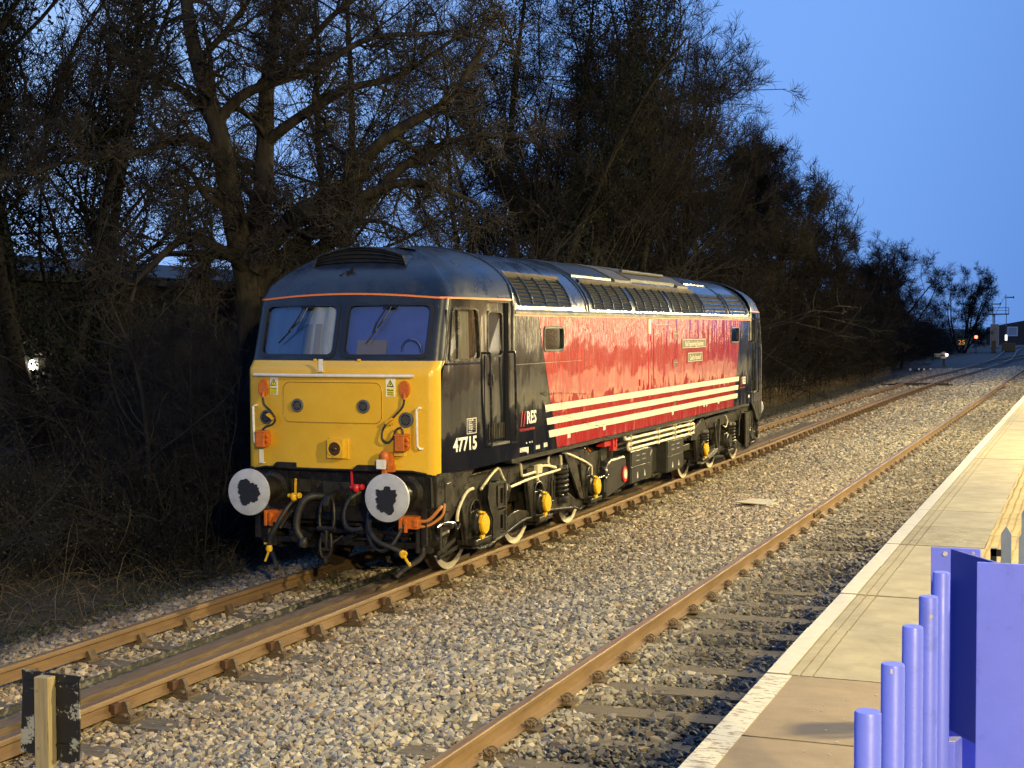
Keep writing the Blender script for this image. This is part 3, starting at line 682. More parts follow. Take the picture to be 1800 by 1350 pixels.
def build_cab(front, parent):
    """one cab at the -y end; the other end is a turned copy"""
    P = obj('cab', MB(), None, parent) if False else None
    parts = []
    def A(o): parts.append(o); return o
    # nose panel, yellow, z 1.30 .. 2.53, wrapping round the corners
    zs = [1.30, 1.33, 1.5, 1.8, 2.1, 2.35, 2.42, 2.45, 2.475, 2.495, 2.515, 2.53]
    mb = MB(); rows = []
    for z in zs:
        h = [p for p in outline(z) if p[1] < yedge(z) + CR + .02]
        w_ = 0
        full = [(x, y, z) for x, y in h] + [(-x, y, z) for x, y in reversed(h[:-1])]
        # dropped outer lip at the lower corners
        rows.append([(x, y, (z - .05 * max(0, (abs(x) - 1.0) / .2) if z < 1.32 else z)) for x, y, z in full])
    grid(mb, rows)
    A(obj('nose_panel', mb, M_YEL if front else M_YEL, parent, smooth=True, angle=50))
    # windscreen surround
    wl = (-1.06, -.06, 2.59, 3.165); wr = (.06, 1.06, 2.59, 3.165)
    mb = MB(); xf = 1.08
    zc = lambda x: 3.24 + .05 * (1 - min(abs(x) / 1.08, 1) ** 2)
    us = steps(-xf, wl[0], wl[1], wr[0], wr[1], xf, d=.09); vs_ = steps(2.53, 2.59, 3.165, 3.24, d=.1)
    grid_holes(mb, us, vs_, lambda u, v: (u * (wside(-9, v) - CR * 1.1) / (wside(-9, 2.6) - CR * 1.1) if abs(u) >= xf - 1e-6 else u, frontpt(u, v), v if v < 3.239 else zc(u)), [wl, wr])
    for s in (1, -1):
        rows = []
        for z in (2.53, 2.7, 2.9, 3.1, 3.24):
            h = outline(z); k0 = 10; rows.append([(s * x, y, z) for x, y in h[k0:k0 + 7]])
        rows = [[(s * 1.08 * (wside(-9, r_[0][2]) - CR * 1.1) / (wside(-9, 2.6) - CR * 1.1), frontpt(1.08, r_[0][2]), r_[0][2])] + [p for p in reversed(r_[:6])] for r_ in rows]
        grid(mb, rows)
    A(obj('windscreen_surround', mb, M_WSUR, parent, smooth=True, angle=50))
    for k, (a, b, c, d) in enumerate((wl, wr)):
        fr = MB(); o_ = subdiv_poly(rr(a - .045, b + .045, c - .045, d + .045, .09)); 
        i_ = rr(a + .012, b - .012, c + .012, d - .012, .07); o_ = rr(a - .03, b + .03, c - .03, d + .03, .09)
        fr.ring(o_, i_, 'y', -.016, .05)
        # densify so that the frame follows the curve
        A(obj('windscreen_gasket', onfront(fr), M_RUBG, parent, smooth=True, angle=30))
        g_ = MB(); grid_holes(g_, steps(a, b, d=.12), steps(c, d, d=.12), lambda u, v: (u, frontpt(u, v) + .012, v), [])
        A(obj('windscreen_pane', g_, M_GLASS, parent, smooth=True))
        inner = MB()
        if k == 0:
            dr = MB(); us = np.linspace(a - .05, b + .05, 70)
            rows = [[(u, frontpt(u, v_) + .075 + .012 * math.sin(u * 38 + .8 * math.sin(v_ * 5)) + .010 * math.sin(u * 15), v_) for u in us] for v_ in (c - .05, (c + d) / 2, d + .05)]
            grid(dr, rows); A(obj('cab_curtain', dr, M_CURT, parent, smooth=True))
            A(obj('curtain_strap', onfront(MB().box(-.52, -.42, .050, .056, c, c + .36).box(-.36, -.28, .050, .056, c, c + .36)), mat('beige_curtain', (.55, .52, .50), .8), parent))
        else:
            bl_ = MB(); grid_holes(bl_, steps(a - .04, b + .04, d=.12), steps(c - .04, d + .03, d=.12), lambda u, v: (u, frontpt(u, v) + .085, v), []); A(obj('cab_blind', bl_, M_BLIND, parent, smooth=True))
            A(obj('cab_desk', onfront(MB().box(a + .14, a + .50, .06, .075, c, c + .17)), M_DESK, parent))
            sw = MB(); sw.tube([(b - .20 + .12 * math.cos(t), frontpt(b - .2, c) + .075, c + .06 + .12 * math.sin(t)) for t in np.linspace(-.2, 3.3, 12)], .014, 6)
            A(obj('brake_wheel', sw, mat('dim_blue_wheel', (.05, .07, .25), .5), parent))
    # wipers
    for x0, x1 in ((-.50, -.80), (.56, .36)):
        wp = MB(); p = lambda x, z, o=-.05: (x, frontpt(x, z) + o, z)
        wp.tube([p(x0, 3.14, -.03), p(x0, 3.14), p(x0 - .09, 2.96, -.07), p((x0 + x1) / 2 - .02, 2.86, -.06)], .009, 5)
        wp.tube([p(x0 + .05, 3.14), p(x0 - .02, 2.98, -.07), p((x0 + x1) / 2 + .03, 2.90, -.06)], .007, 5)
        wp.tube([p((x0 + x1) / 2 + .09, 3.03, -.035), p((x0 + x1) / 2, 2.87, -.045), p(x1, 2.73, -.035)], .010, 5)
        wp.box(x0 - .04, x0 + .10, frontpt(x0, 3.15) - .05, frontpt(x0, 3.15), 3.125, 3.165)
        A(obj('wiper', wp, M_INK, parent))
    # cantrail line round the cab
    h = outline(3.24); full = [(x, y) for x, y in h] + [(-x, y) for x, y in reversed(h[:-1])]
    lm = MB(); n_ = len(full); vs = []; 
    rows = []
    for dx, dz in ((0, -.012), (.012, -.010), (.012, .008), (0, .012)):
        r_ = []
        for i, (x, y) in enumerate(full):
            a = Vector(full[max(i - 1, 0)]); b = Vector(full[min(i + 1, n_ - 1)]); t = (b - a).normalized(); nrm = Vector((-t.y, t.x)) * -1
            if Vector((x, y + 7.5)).dot(nrm) < 0: nrm = -nrm
            r_.append((x + nrm.x * dx, y + nrm.y * dx, zc(x) + dz if abs(x) < 1.1 else 3.24 + dz))
        rows.append(r_)
    grid(lm, rows); A(obj('cantrail_line', lm, M_LINE, parent))
    # domed roof
    rows = []; NS = 12
    for i, (x, y) in enumerate(full):
        ff = min(max((-8.2 - y) / .6, 0), 1)          # 0 on the sides, 1 on the nose
        z0 = (zc(x) if abs(x) < 1.1 else 3.24) + .005
        sx_ = x * .0; sy_ = y if ff == 0 else (y * (1 - ff) + (-7.55) * ff if True else y)
        sy_ = max(y, -8.0) * (1 - ff) + (-7.60) * ff
        top = 3.915 - .05 * min(max((-7.1 - sy_) / 1.0, 0), 1)
        r_ = []
        for k in range(NS + 1):
            s = k / NS; s = s ** 1.25
            t = 1 - s     # remaining distance to the spine
            if ff < .5: fz = max(1 - t ** 2.3, 0) ** (1 / 1.9)
            else: fz = max(1 - t ** 1.9, 0) ** (1 / 1.65)
            f2 = min(max((ff - .2) / .6, 0), 1); fz = (max(1 - t ** 2.3, 0) ** (1 / 1.9)) * (1 - f2) + (max(1 - t ** 1.85, 0) ** (1 / 1.6)) * f2
            r_.append((x + (sx_ - x) * s, y + (sy_ - y) * s, z0 + (top - z0) * fz))
        rows.append(r_)
    mb = MB(); grid(mb, rows)
    A(obj('cab_roof', mb, M_ROOF, parent, smooth=True, angle=60))
    # seam band at the back of the cab roof
    sb = MB(); rows = []
    for yy, dz in ((-7.115, .0), (-7.115, .02), (-7.06, .02), (-7.06, .0)):
        rows.append([(W2 * math.sin(a) ** 1 * 1.0 * (1 + dz * .3), yy, 3.24 + (3.915 + dz - 3.24) * max(1 - abs(math.sin(a)) ** 2.3, 0) ** (1 / 1.9)) for a in np.linspace(-math.pi / 2, math.pi / 2, 40)])
    grid(sb, rows); A(obj('roof_seam', sb, M_ROOF, parent, smooth=True, angle=40))
    # top of the body end between body roof and higher cab roof
    # air horn hood with louvres
    if True:
        hb = MB(); N = 9
        xs_ = np.linspace(-.60, .60, N); zt = lambda x: 3.845 - .11 * (abs(x) / .6) ** 2; zb = lambda x: 3.66 - .02 * (abs(x) / .6) ** 2
        yf = -8.58
        # top and sides, running back into the dome
        grid(hb, [[(x * .93, yf, zt(x)) for x in xs_], [(x * .93, yf + .5, zt(x) + .03) for x in xs_], [(x, yf + 1.1, zt(x) - .02) for x in xs_]])
        for s in (-1, 1):
            hb.add([(s * .60, yf + .01, zb(.6) - .02), (s * .56, yf, zt(.6)), (s * .56, yf + .55, zt(.6) + .03), (s * .66, yf + .55, zb(.6) - .06)], [(0, 1, 2, 3)])
        A(obj('horn_hood', hb, M_ROOF, parent, smooth=True, angle=30))
        rim = MB(); rim.tube([(-.60, yf, zb(.6) - .02), (-.56, yf, zt(.6))] + [(x * .93, yf, zt(x)) for x in xs_[1:-1]] + [(.56, yf, zt(.6)), (.60, yf, zb(.6) - .02)], .012, 6)
        A(obj('hood_rim', rim, M_UND, parent))
        A(obj('hood_void', MB().add([(x * .95, yf + .04, zt(x)) for x in xs_] + [(x * .98, yf + .04, zb(x) - .03) for x in xs_], [(i, i + 1, N + i + 1, N + i) for i in range(N - 1)]), M_VOID, parent))
        for k in range(4):
            f = (k + .5) / 4; lv = MB()
            for i in range(N - 1):
                pa, pb = xs_[i] * .95, xs_[i + 1] * .95
                za = zb(xs_[i]) + (zt(xs_[i]) - zb(xs_[i])) * f; zc_ = zb(xs_[i + 1]) + (zt(xs_[i + 1]) - zb(xs_[i + 1])) * f
                lv.add([(pa, yf - .005, za - .008), (pb, yf - .005, zc_ - .008), (pb, yf + .03, zc_ + .014), (pa, yf + .03, za + .014)], [(0, 1, 2, 3)])
            A(obj('louvre_slat', lv, M_LOUV, parent))
    # lifting bracket and aerial wires on the dome
    lb = MB(); lb.box(-.17, -.02, -8.86, -8.80, 3.395, 3.41); lb.box(-.06, -.04, -8.80, -8.74, 3.42, 3.56); lb.cyl((-.13, -8.80, 3.50), (-.11, -8.74, 3.53), .02, 8)
    lb.obox((-.02, -8.76, 3.53), (.02, .05, .15), (0, .35, 0)); lb.box(-.13, 0, -8.80, -8.76, 3.44, 3.46)
    lb.tube([(-.12, -8.82, 3.42), (-.3, -8.86, 3.38), (-.52, -8.92, 3.29)], .006, 5); lb.tube([(.06, -8.82, 3.46), (.3, -8.87, 3.37), (.42, -8.9, 3.30)], .005, 5)
    A(obj('roof_bracket', lb, M_UND, parent))

    # side walls
    for s in (1, -1):
        mb = MB(); win = (-8.80, -8.07, 2.545, 3.105); door = (-7.86, -7.225, 1.50, 3.20)
        ys_ = steps(-8.98, win[0], win[1], door[0], door[1], -7.1, d=.15); zs_ = steps(1.27, 1.50, win[2], win[3], 3.20, 3.24, d=.3)
        Pf = lambda u, v: (s * wside(max(u, yedge(v) + CR), v), max(u, yedge(v) + CR) if u < -8.7 and v > 2.45 else max(u, -8.98), v)
        grid_holes(mb, ys_, zs_, Pf, [win, door])
        A(obj('cab_side', mb, M_BLACK, parent, smooth=True, angle=50))
        # slanted front edge of the side window: frame is a parallelogram with round corners
        def fr_poly(g):
            pts = [(-8.80 - g + .0, 2.53 - g), (-8.05 + g, 2.53 - g), (-8.09 + g, 3.12 + g), (-8.66 - g * .6, 3.12 + g)]
            o_ = []
            for i_, p in enumerate(pts):
                a = Vector(pts[i_ - 1]); b = Vector(p); c = Vector(pts[(i_ + 1) % 4]); r_ = .07
                for k in range(5):
                    t = k / 4; p1 = b + (a - b).normalized() * r_; p2 = b + (c - b).normalized() * r_
                    q = p1 * (1 - t) ** 2 + b * 2 * t * (1 - t) + p2 * t * t; o_.append((q.x, q.y))
            return o_
        A(obj('cab_side_filler', oncabside(MB().add([(.0, -8.86, 2.545), (.0, -8.80, 2.545), (.0, -8.64, 3.105), (.0, -8.80, 3.105)], [(0, 1, 2, 3)]), s), M_BLACK, parent))
        fm = MB().ring(fr_poly(.012), fr_poly(-.012), 'x', -.02, .012)
        A(obj('window_frame', oncabside(fm, s), M_ALU, parent, smooth=True, angle=30))
        g_ = MB(); grid_holes(g_, steps(-8.80, -8.04, d=.2), steps(2.52, 3.13, d=.2), lambda u, v: (s * (wside(u, v) - .012), u, v), [])
        A(obj('side_window_pane', g_, M_GLASSD, parent))
        A(obj('window_mullion', oncabside(MB().add([(.004, -8.595, 2.53), (.004, -8.555, 2.53), (.004, -8.515, 3.12), (.004, -8.555, 3.12), (-.03, -8.595, 2.53), (-.03, -8.555, 2.53), (-.03, -8.515, 3.12), (-.03, -8.555, 3.12)], [(0, 1, 2, 3), (0, 4, 7, 3), (1, 5, 6, 2)]), s), M_ALU, parent))
        cu = MB(); rows = [[(s * (wside(u, z) - .075 + .016 * math.sin(u * 44 + .4 * z)), u, z) for u in np.linspace(-8.85, -8.17, 60)] for z in (2.5, 2.8, 3.15)]
        grid(cu, rows); A(obj('cab_curtain', cu, M_SIDEC, parent, smooth=True))
        sill = MB().tube([(s * (wside(y_, 2.48) + .008), y_, 2.487) for y_ in np.linspace(-8.86, -8.02, 8)], .012, 6)
        A(obj('window_sill', sill, M_ALU, parent))
        # recessed door
        dx = -.045
        dm = MB(); dw = (-7.76, -7.335, 2.56, 3.09)
        grid_holes(dm, steps(-7.86, dw[0], dw[1], -7.225, d=.2), steps(1.50, dw[2], dw[3], 3.20, d=.4), lambda u, v: (s * (wside(u, v) + dx), u, v), [dw])
        door_o = A(obj('cab_door', dm, M_BLACK, parent, smooth=True, angle=40))
        jm = MB()
        for ya in (-7.86, -7.225): jm.add([(s * (wside(ya, z) + o_), ya, z) for z in (1.5, 3.2) for o_ in (dx, 0)], [(0, 1, 3, 2)])
        for z in (1.5, 3.2): jm.add([(s * (wside(ya, z) + o_), ya, z) for ya in (-7.86, -7.225) for o_ in (dx, 0)], [(0, 1, 3, 2)])
        A(obj('door_jamb', jm, M_INT, parent))
        fw = MB().ring(rr(-7.775, -7.32, 2.545, 3.105, .08), rr(-7.75, -7.345, 2.57, 3.08, .06), 'x', dx - .01, dx + .014)
        A(obj('door_window_frame', oncabside(fw, s), M_ALU, door_o, smooth=True, angle=30))
        A(obj('door_pane', oncabside(MB().add([(dx - .006, -7.77, 2.55), (dx - .006, -7.33, 2.55), (dx - .006, -7.33, 3.1), (dx - .006, -7.77, 3.1)], [(0, 1, 2, 3)]), s), M_GLASSD, door_o))
        A(obj('door_blind', oncabside(MB().box(-.12, -.115, -7.82, -7.27, 2.5, 3.15), s), mat('door_window_blue', (.16, .20, .28), .7), door_o))
        hd = MB().prism(circ(-7.70, 2.28, .045, 16, .075), 'x', dx, dx + .012); hd.obox((dx + .03, -7.685, 2.275), (.03, .025, .13), (.1, 0, 0))
        A(obj('door_handle', oncabside(hd, s), M_UND, door_o, smooth=True, angle=30))
        for k in range(10):
            yy = -7.755 + k * .048
            A(obj('vent_rib', oncabside(MB().box(dx, dx + .016, yy, yy + .020, 1.555, 1.745), s), M_UND2, door_o))
        A(obj('door_step', oncabside(MB().box(dx, .02, -7.82, -7.245, 1.485, 1.515), s), M_GUT, parent))
        # handrails
        for ya, yb_ in ((-7.905, -7.865), (-7.165, -7.13)):
            hr = MB(); x0 = wside(ya, 2); pts = [(s * (x0 + .0), ya + .02, 2.60), (s * (x0 + .055), ya + .01, 2.60), (s * (x0 + .06), ya, 2.56), (s * (x0 + .06), yb_, 1.53), (s * (x0 + .055), yb_, 1.49), (s * x0, yb_, 1.485)]
            hr.tube(pts, .0155, 8); A(obj('handrail', hr, M_ALU, parent, smooth=True))
            A(obj('handrail_recess', MB().box(*sorted((s * (x0 - .02), s * (x0 + .004))), ya - .03, ya + .07, 1.52, 2.57), M_VOID if False else M_BLACK, parent))
        # gutter drop behind the door
        dg_ = MB(); dg_.tube([(s * 1.352, -7.12, 3.24), (s * 1.354, -7.09, 3.15), (s * 1.354, -7.085, 3.03), (s * 1.353, -7.09, 2.62)], .016, 6)
        A(obj('drip_rail', dg_, M_GUT, parent, smooth=True))
        # corner bright edge strip
        ed = MB().tube([(s * (wside(yedge(z) + .09, z) + .002), yedge(z) + .075, z) for z in (2.47, 2.6, 2.8, 3.0, 3.22)], .007, 5)
        A(obj('corner_bead', ed, M_GUT, parent))
        # grey return of the headstock under the cab
        A(obj('headstock_side', MB().prism([(-9.07, 1.27), (-9.07, .88), (-8.72, .80), (-8.52, .86), (-8.2, 1.1), (-7.9, 1.27)], 'x', *sorted((s * 1.15, s * 1.20))), M_UND2, parent, bevel=.01))
        A(obj('access_plate', MB().box(*sorted((s * 1.20, s * 1.208)), -8.86, -8.68, .93, 1.14), M_UND2, parent, bevel=.004))
        A(obj('cab_floor_edge', MB().box(*sorted((s * 1.1, s * 1.215)), -9.05, -7.1, 1.252, 1.272), M_UND, parent))
    # cab underside and back
    A(obj('cab_floor', MB().box(-1.15, 1.15, -9.05, -7.1, 1.22, 1.25), M_UND, parent))
    A(obj('cab_bulkhead', MB().box(-1.2, 1.2, -8.02, -8.0, 1.3, 3.35), M_INT, parent))
    # ------------- nose fittings
    def fpanel(a, b, c, d, r_, w_=.006):
        m_ = MB(); pts = subdiv_poly(rr(a, b, c, d, r_)); pts.append(pts[0])
        m_.tube([(x, frontpt(x, z) - .001, z) for x, z in pts], w_, 4, caps=False); return m_
    A(obj('nose_door_seam', fpanel(-.665, .60, 1.825, 2.29, .09, .0045), M_YEL, parent))
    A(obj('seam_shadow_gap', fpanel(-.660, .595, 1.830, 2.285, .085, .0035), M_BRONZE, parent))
    for x, z, r_ in ((-.465, 2.02, .066), (.378, 2.02, .066), (-.905, 1.875, .072), (.875, 1.875, .075)):
        y0 = frontpt(x, z); lp = MB(); lp.lathe([(r_ + .012, .02), (r_ + .012, -.012), (r_ + .004, -.022), (r_ - .012, -.022), (r_ - .016, 0.0)], (x, y0, z), (0, 1, 0), 28)
        lo = A(obj('marker_light', lp, mat('lamp_bezel_grey', (.09, .095, .11), .35), parent, smooth=True, angle=40))
        A(obj('lamp_lens', MB().prism(circ(x, z, r_ - .016, 24), 'y', y0 - .014, y0 - .008), M_LENS, lo))
        dots = MB()
        for q in range(-4, 5):
            for w_ in range(-4, 5):
                dx_, dz_ = q * .014 + (w_ % 2) * .007, w_ * .0125
                if math.hypot(dx_, dz_) < r_ - .024: dots.lathe([(.0045, 0), (.0025, -.003)], (x + dx_, y0 - .0145, z + dz_), (0, 1, 0), 5)
        A(obj('lamp_diodes', dots, mat('diode_grey', (.20, .20, .22), .2), lo))
    # high beam headlamp in square yellow box
    y0 = frontpt(.04, 1.54)
    hb = MB().box(-.045, .165, y0 - .085, y0 + .01, 1.435, 1.65); hb.box(-.06, .20, y0 - .012, y0 + .01, 1.42, 1.665)
    hl_ = A(obj('headlight', hb, M_YEL, parent, bevel=.008))
    A(obj('headlight_ring', MB().ring(circ(.058, 1.542, .088, 32), circ(.058, 1.542, .077, 32), 'y', y0 - .096, y0 - .084), M_YEL2, hl_))
    A(obj('headlight_lens', MB().lathe([(.078, -.002), (.06, .004), (.03, .003), (.022, -.004), (.014, -.018), (.0, -.02)], (.058, y0 - .086, 1.542), (0, 1, 0), 28), mat('headlight_reflector', (.16, .085, .04), .25, metal=.5, var=(.07, .035, .018), scale=22), hl_, smooth=True, angle=40))
    # white handrails
    A(obj('nose_rail', MB().tube([(x, frontpt(x, 2.36) - .045, 2.365) for x in np.linspace(-1.06, .985, 18)], .019, 8), M_WHITE, parent, smooth=True))
    for x in (-1.0, 0, .92): A(obj('rail_stanchion', MB().cyl((x, frontpt(x, 2.36) + .01, 2.36), (x, frontpt(x, 2.36) - .045, 2.365), .009, 6), M_WHITE, parent))
    for x in (-1.075, 1.015):
        q = lambda z, o_: (x + (.03 if z in (2.01, 1.56) else 0), frontpt(x, z) - o_, z)
        A(obj('corner_handrail', MB().tube([q(2.01, .0), q(2.01, .05), (x, frontpt(x, 2.0) - .055, 1.99), (x + .01, frontpt(x, 1.6) - .055, 1.585), (x + .035, frontpt(x, 1.56) - .05, 1.56), (x + .05, frontpt(x, 1.56), 1.555)], .0145, 8), M_WHITE, parent, smooth=True))
    # lamp irons
    for x, z0_, z1_ in ((-.125, 2.405, 2.55), (-.955, 1.34, 1.50)):
        A(obj('lamp_iron', MB().box(x - .026, x + .026, frontpt(x, 2.0) - .06, frontpt(x, 2.0) - .052, z0_, z1_).box(x - .02, x + .02, frontpt(x, 2) - .06, frontpt(x, 2) + .01, z0_, z0_ + .01), M_WHITE, parent))
    for x in (-.28, .28): A(obj('lifting_lug', MB().box(x - .018, x + .018, frontpt(x, 2.56) - .03, frontpt(x, 2.56), 2.525, 2.55), M_YEL, parent, bevel=.004))
    # warning labels
    for x in (-.795, .700):
        y0 = frontpt(x, 2.2) - .004
        s_ = A(obj('warning_label', onfront(MB().box(x - .055, x + .055, -.005, .002, 2.135, 2.335)), M_SIGN, parent))
        A(obj('label_yellow_panel', MB().box(x - .046, x + .046, y0 - .006, y0 - .002, 2.142, 2.225), M_SIGNY, s_))
        tri = lambda r_: [(x + r_ * math.cos(R(90 + 120 * k)), 2.268 + r_ * math.sin(R(90 + 120 * k))) for k in range(3)]
        A(obj('label_triangle', MB().prism(tri(.052), 'y', y0 - .006, y0 - .003), M_INK, s_))
        A(obj('label_triangle_fill', MB().prism(tri(.036), 'y', y0 - .0078, y0 - .0062), M_SIGNY, s_))
        bolt = [(x + .008, 2.296), (x - .008, 2.268), (x + .002, 2.270), (x - .004, 2.246), (x + .012, 2.277), (x + .002, 2.275)]
        A(obj('label_bolt', MB().prism(bolt, 'y', y0 - .0094, y0 - .008), M_INK, s_))
        for t_, z_, h_ in (('Danger', 2.198, .0185), ('Overhead', 2.173, .013), ('live wires', 2.152, .013)):
            A(text('label_text', t_, h_, (x, y0 - .0066, z_), FRONT, M_INK, s_, bold=.03, align='CENTER'))
    # orange multiple working sockets and cables
    for s, x in ((-1, -.94), (1, .865)):
        y0 = frontpt(x, 2.2); bz = MB().prism(circ(x, 2.215, .062, 22, .098), 'y', y0 - .03, y0 + .01)
        for k in range(10): an = 2 * math.pi * k / 10; bz.lathe([(.008, 0), (.008, -.008)], (x + .052 * math.cos(an), y0 - .03, 2.215 + .086 * math.sin(an)), (0, 1, 0), 6)
        bo = A(obj('jumper_cover', bz, M_ORANGE, parent, smooth=True, angle=30))
        A(obj('cable_gland', MB().cyl((x + .005, y0 - .03, 2.165), (x + .012, y0 - .05, 2.10), .015, 8), M_ORANGE, bo))
        xb = x + (.02 if s < 0 else -.005)
        bx_ = MB().box(xb - .062, xb + .052, y0 - .14, y0 + .02, 1.535, 1.715); bx_.box(xb - .07, xb + .06, y0 - .145, y0 + .02, 1.70, 1.722); bx_.box(xb + .052, xb + .075, y0 - .11, y0 - .02, 1.56, 1.69)
        bx_.cyl((xb + .07, y0 - .12, 1.60), (xb + .10, y0 - .12, 1.60), .018, 8); bx_.cyl((xb + .07, y0 - .12, 1.66), (xb + .10, y0 - .12, 1.66), .018, 8)
        A(obj('jumper_socket', bx_, M_ORANGE, parent, bevel=.006))
        if s < 0: pts = [(x + .012, 2.10), (x + .03, 2.02), (x + .12, 1.95), (x + .185, 1.86), (x + .15, 1.80), (x + .07, 1.77), (x + .03, 1.745), (x + .02, 1.715)]
        else: pts = [(x + .012, 2.10), (x - .01, 2.02), (x - .10, 1.92), (x - .20, 1.83), (x - .245, 1.74), (x - .235, 1.66), (x - .17, 1.625), (x - .11, 1.68), (x - .08, 1.76), (x - .03, 1.79), (x - .005, 1.76), (x, 1.715)]
        A(obj('jumper_cable', MB().tube([(px, frontpt(px, pz) - (.045 if i_ else .05) - .02 * (i_ > 4), pz) for i_, (px, pz) in enumerate(pts)], .0125, 8, smooth_pts=5), M_RUBBER, parent, smooth=True))
        hx, hz = (x + .13, 1.885) if s < 0 else (x - .155, 1.865)
        hk = MB().obox((hx, frontpt(hx, hz) - .055, hz), (.10, .07, .022), (0, .6 * -s, 0)); hk.obox((hx + .03, frontpt(hx, hz) - .05, hz - .03), (.03, .05, .012), (0, -.9, 0))
        A(obj('cable_hook', hk, M_YEL, parent))
    # black lower edge with stepped shields
    sh = MB()
    sh.tube([(x, frontpt(x, 1.3) - .004, 1.30 if abs(x) < 1.0 else 1.30 - .05 * (abs(x) - 1) / .17) for x in np.linspace(-1.1, 1.1, 14)], .014, 6)
    A(obj('nose_lower_edge', sh, M_UND, parent, smooth=True))
    for x0, x1 in ((-.82, -.49), (.24, .58)):
        A(obj('step_shield', MB().prism([(x0, 1.30), (x0 + .07, 1.365), (x1, 1.365), (x1 + .005, 1.30)], 'y', frontpt(x0, 1.3) - .05, frontpt(x0, 1.3) + .01), M_UND, parent, bevel=.006))
    # orange air coupling with white tag
    x = .70; y0 = frontpt(x, 1.4) - .02
    oc = MB().lathe([(.0, 0), (.045, .0), (.06, .04), (.058, .10), (.045, .125), (.02, .14)], (x - .03, y0 - .07, 1.40), (0, 0, 1), 14); oc.obox((x + .03, y0 - .05, 1.42), (.05, .09, .19)); oc.box(x + .04, x + .075, y0 - .08, y0 - .02, 1.30, 1.38)
    oc.cyl((x - .02, y0 - .07, 1.24), (x - .03, y0 - .07, 1.42), .025, 8); oc.cyl((x - .06, y0 - .07, 1.20), (x - .05, y0 - .07, 1.36), .02, 8); oc.box(x - .05, x + .07, y0 - .09, y0 - .04, 1.30, 1.325)
    A(obj('air_coupling', oc, M_ORANGE, parent, smooth=True, angle=35))
    A(obj('white_tag', MB().box(x - .105, x + .005, y0 - .145, y0 - .11, 1.335, 1.44), M_WHITE, parent, bevel=.004))
    A(obj('hose_dummy', MB().box(x + .06, x + .19, y0 - .035, y0, 1.475, 1.51), M_YEL, parent, bevel=.004))
    # ------------- headstock and drawgear
    hs = MB().box(-1.16, 1.16, -9.10, -9.02, .88, 1.29); hs.prism([(-1.16, .88), (1.16, .88), (1.13, .74), (.98, .70), (-.98, .70), (-1.13, .74)], 'y', -9.09, -9.03)
    A(obj('headstock', hs, M_UND, parent, bevel=.01))
    A(obj('headstock_frame', MB().tube([(-1.15, -9.12, 1.28), (1.08, -9.12, 1.28), (1.15, -9.12, 1.22), (1.16, -9.12, .9), (1.10, -9.12, .86)], .018, 6), M_UND, parent))
    bm = MB()
    for k in range(14): bm.lathe([(.014, 0), (.012, -.014)], (-1.0 + k * .154, -9.10, 1.235), (0, 1, 0), 6)
    bm.box(-.62, -.38, -9.13, -9.09, 1.02, 1.16); bm.box(.35, .52, -9.14, -9.09, .92, 1.18); bm.box(-.2, .2, -9.14, -9.09, .88, 1.15)
    A(obj('headstock_plates', bm, M_UND2, parent))
    for s in (1, -1):
        x = s * .8635; b0 = MB().lathe([(.19, 0), (.19, -.03), (.135, -.05), (.125, -.30), (.118, -.31), (.10, -.32), (.10, -.50)], (x, -9.10, 1.055), (0, 1, 0), 28)
        b0.box(x - .20, x + .20, -9.115, -9.09, .86, 1.25)
        bo = A(obj('buffer', b0, M_UND, parent, smooth=True, angle=40))
        A(obj('buffer_head', MB().lathe([(.10, .095), (.20, .075), (.2615, .05), (.2655, .035), (.2615, .018), (.20, .006), (.10, .001), (.0, 0)], (x, -9.68, 1.055), (0, 1, 0), 48), M_BUF, bo, smooth=True, angle=50))
        from mathutils import noise
        gp = []
        for k in range(90):
            an = 2 * math.pi * k / 90; rr_ = .132 * (1 + .50 * noise.noise((math.cos(an) * 1.6, math.sin(an) * 1.6, 3.1 if s > 0 else 8.3)) + .16 * noise.noise((math.cos(an) * 5, math.sin(an) * 5, s)) + .05 * noise.noise((math.cos(an) * 14, math.sin(an) * 14, s)))
            if s > 0: rr_ *= 1 + .22 * max(0, math.cos(an + 1.75)) ** 4
            gp.append((x + rr_ * math.cos(an) * (1.12 if s < 0 else 1.0), 1.055 + rr_ * math.sin(an) * (.92)))
        A(obj('grease_patch', MB().prism(gp, 'y', -9.6835, -9.672), M_GREASE, bo))
    # coupling: hook, shackles, screw
    hk = MB().prism(circ(0, 1.0, .12, 16), 'y', -9.16, -9.10)
    hk.prism([(-9.42, 1.02), (-9.14, 1.06), (-9.14, .94), (-9.30, .93), (-9.34, .86), (-9.42, .84), (-9.46, .92)], 'x', -.035, .035)
    A(obj('draw_hook', hk, M_UND, parent, bevel=.006))
    cp = MB()
    for q in (-.075, .075): cp.tube([(q * .4, -9.36, 1.0), (q, -9.40, .93), (q * 1.25, -9.42, .78), (q * 1.1, -9.43, .66)], .018, 7, smooth_pts=3)
    cp.cyl((-.11, -9.43, .655), (.11, -9.43, .655), .028, 8); cp.cyl((0, -9.43, .66), (0, -9.44, .44), .02, 8)
    cp.obox((-.03, -9.44, .55), (.05, .05, .09)); 
    for q in (-.055, .055): cp.tube([(q, -9.43, .60), (q * 1.3, -9.45, .48), (q, -9.46, .36), (0, -9.47, .32), ], .015, 7, smooth_pts=3)
    cp.cyl((-.08, -9.45, .42), (.09, -9.45, .42), .018, 8); cp.lathe([(.02, 0), (.035, .03), (.03, .08)], (0.0, -9.46, .24), (0, 0, 1), 8)
    A(obj('screw_coupling', cp, M_UND, parent, smooth=True, angle=40))
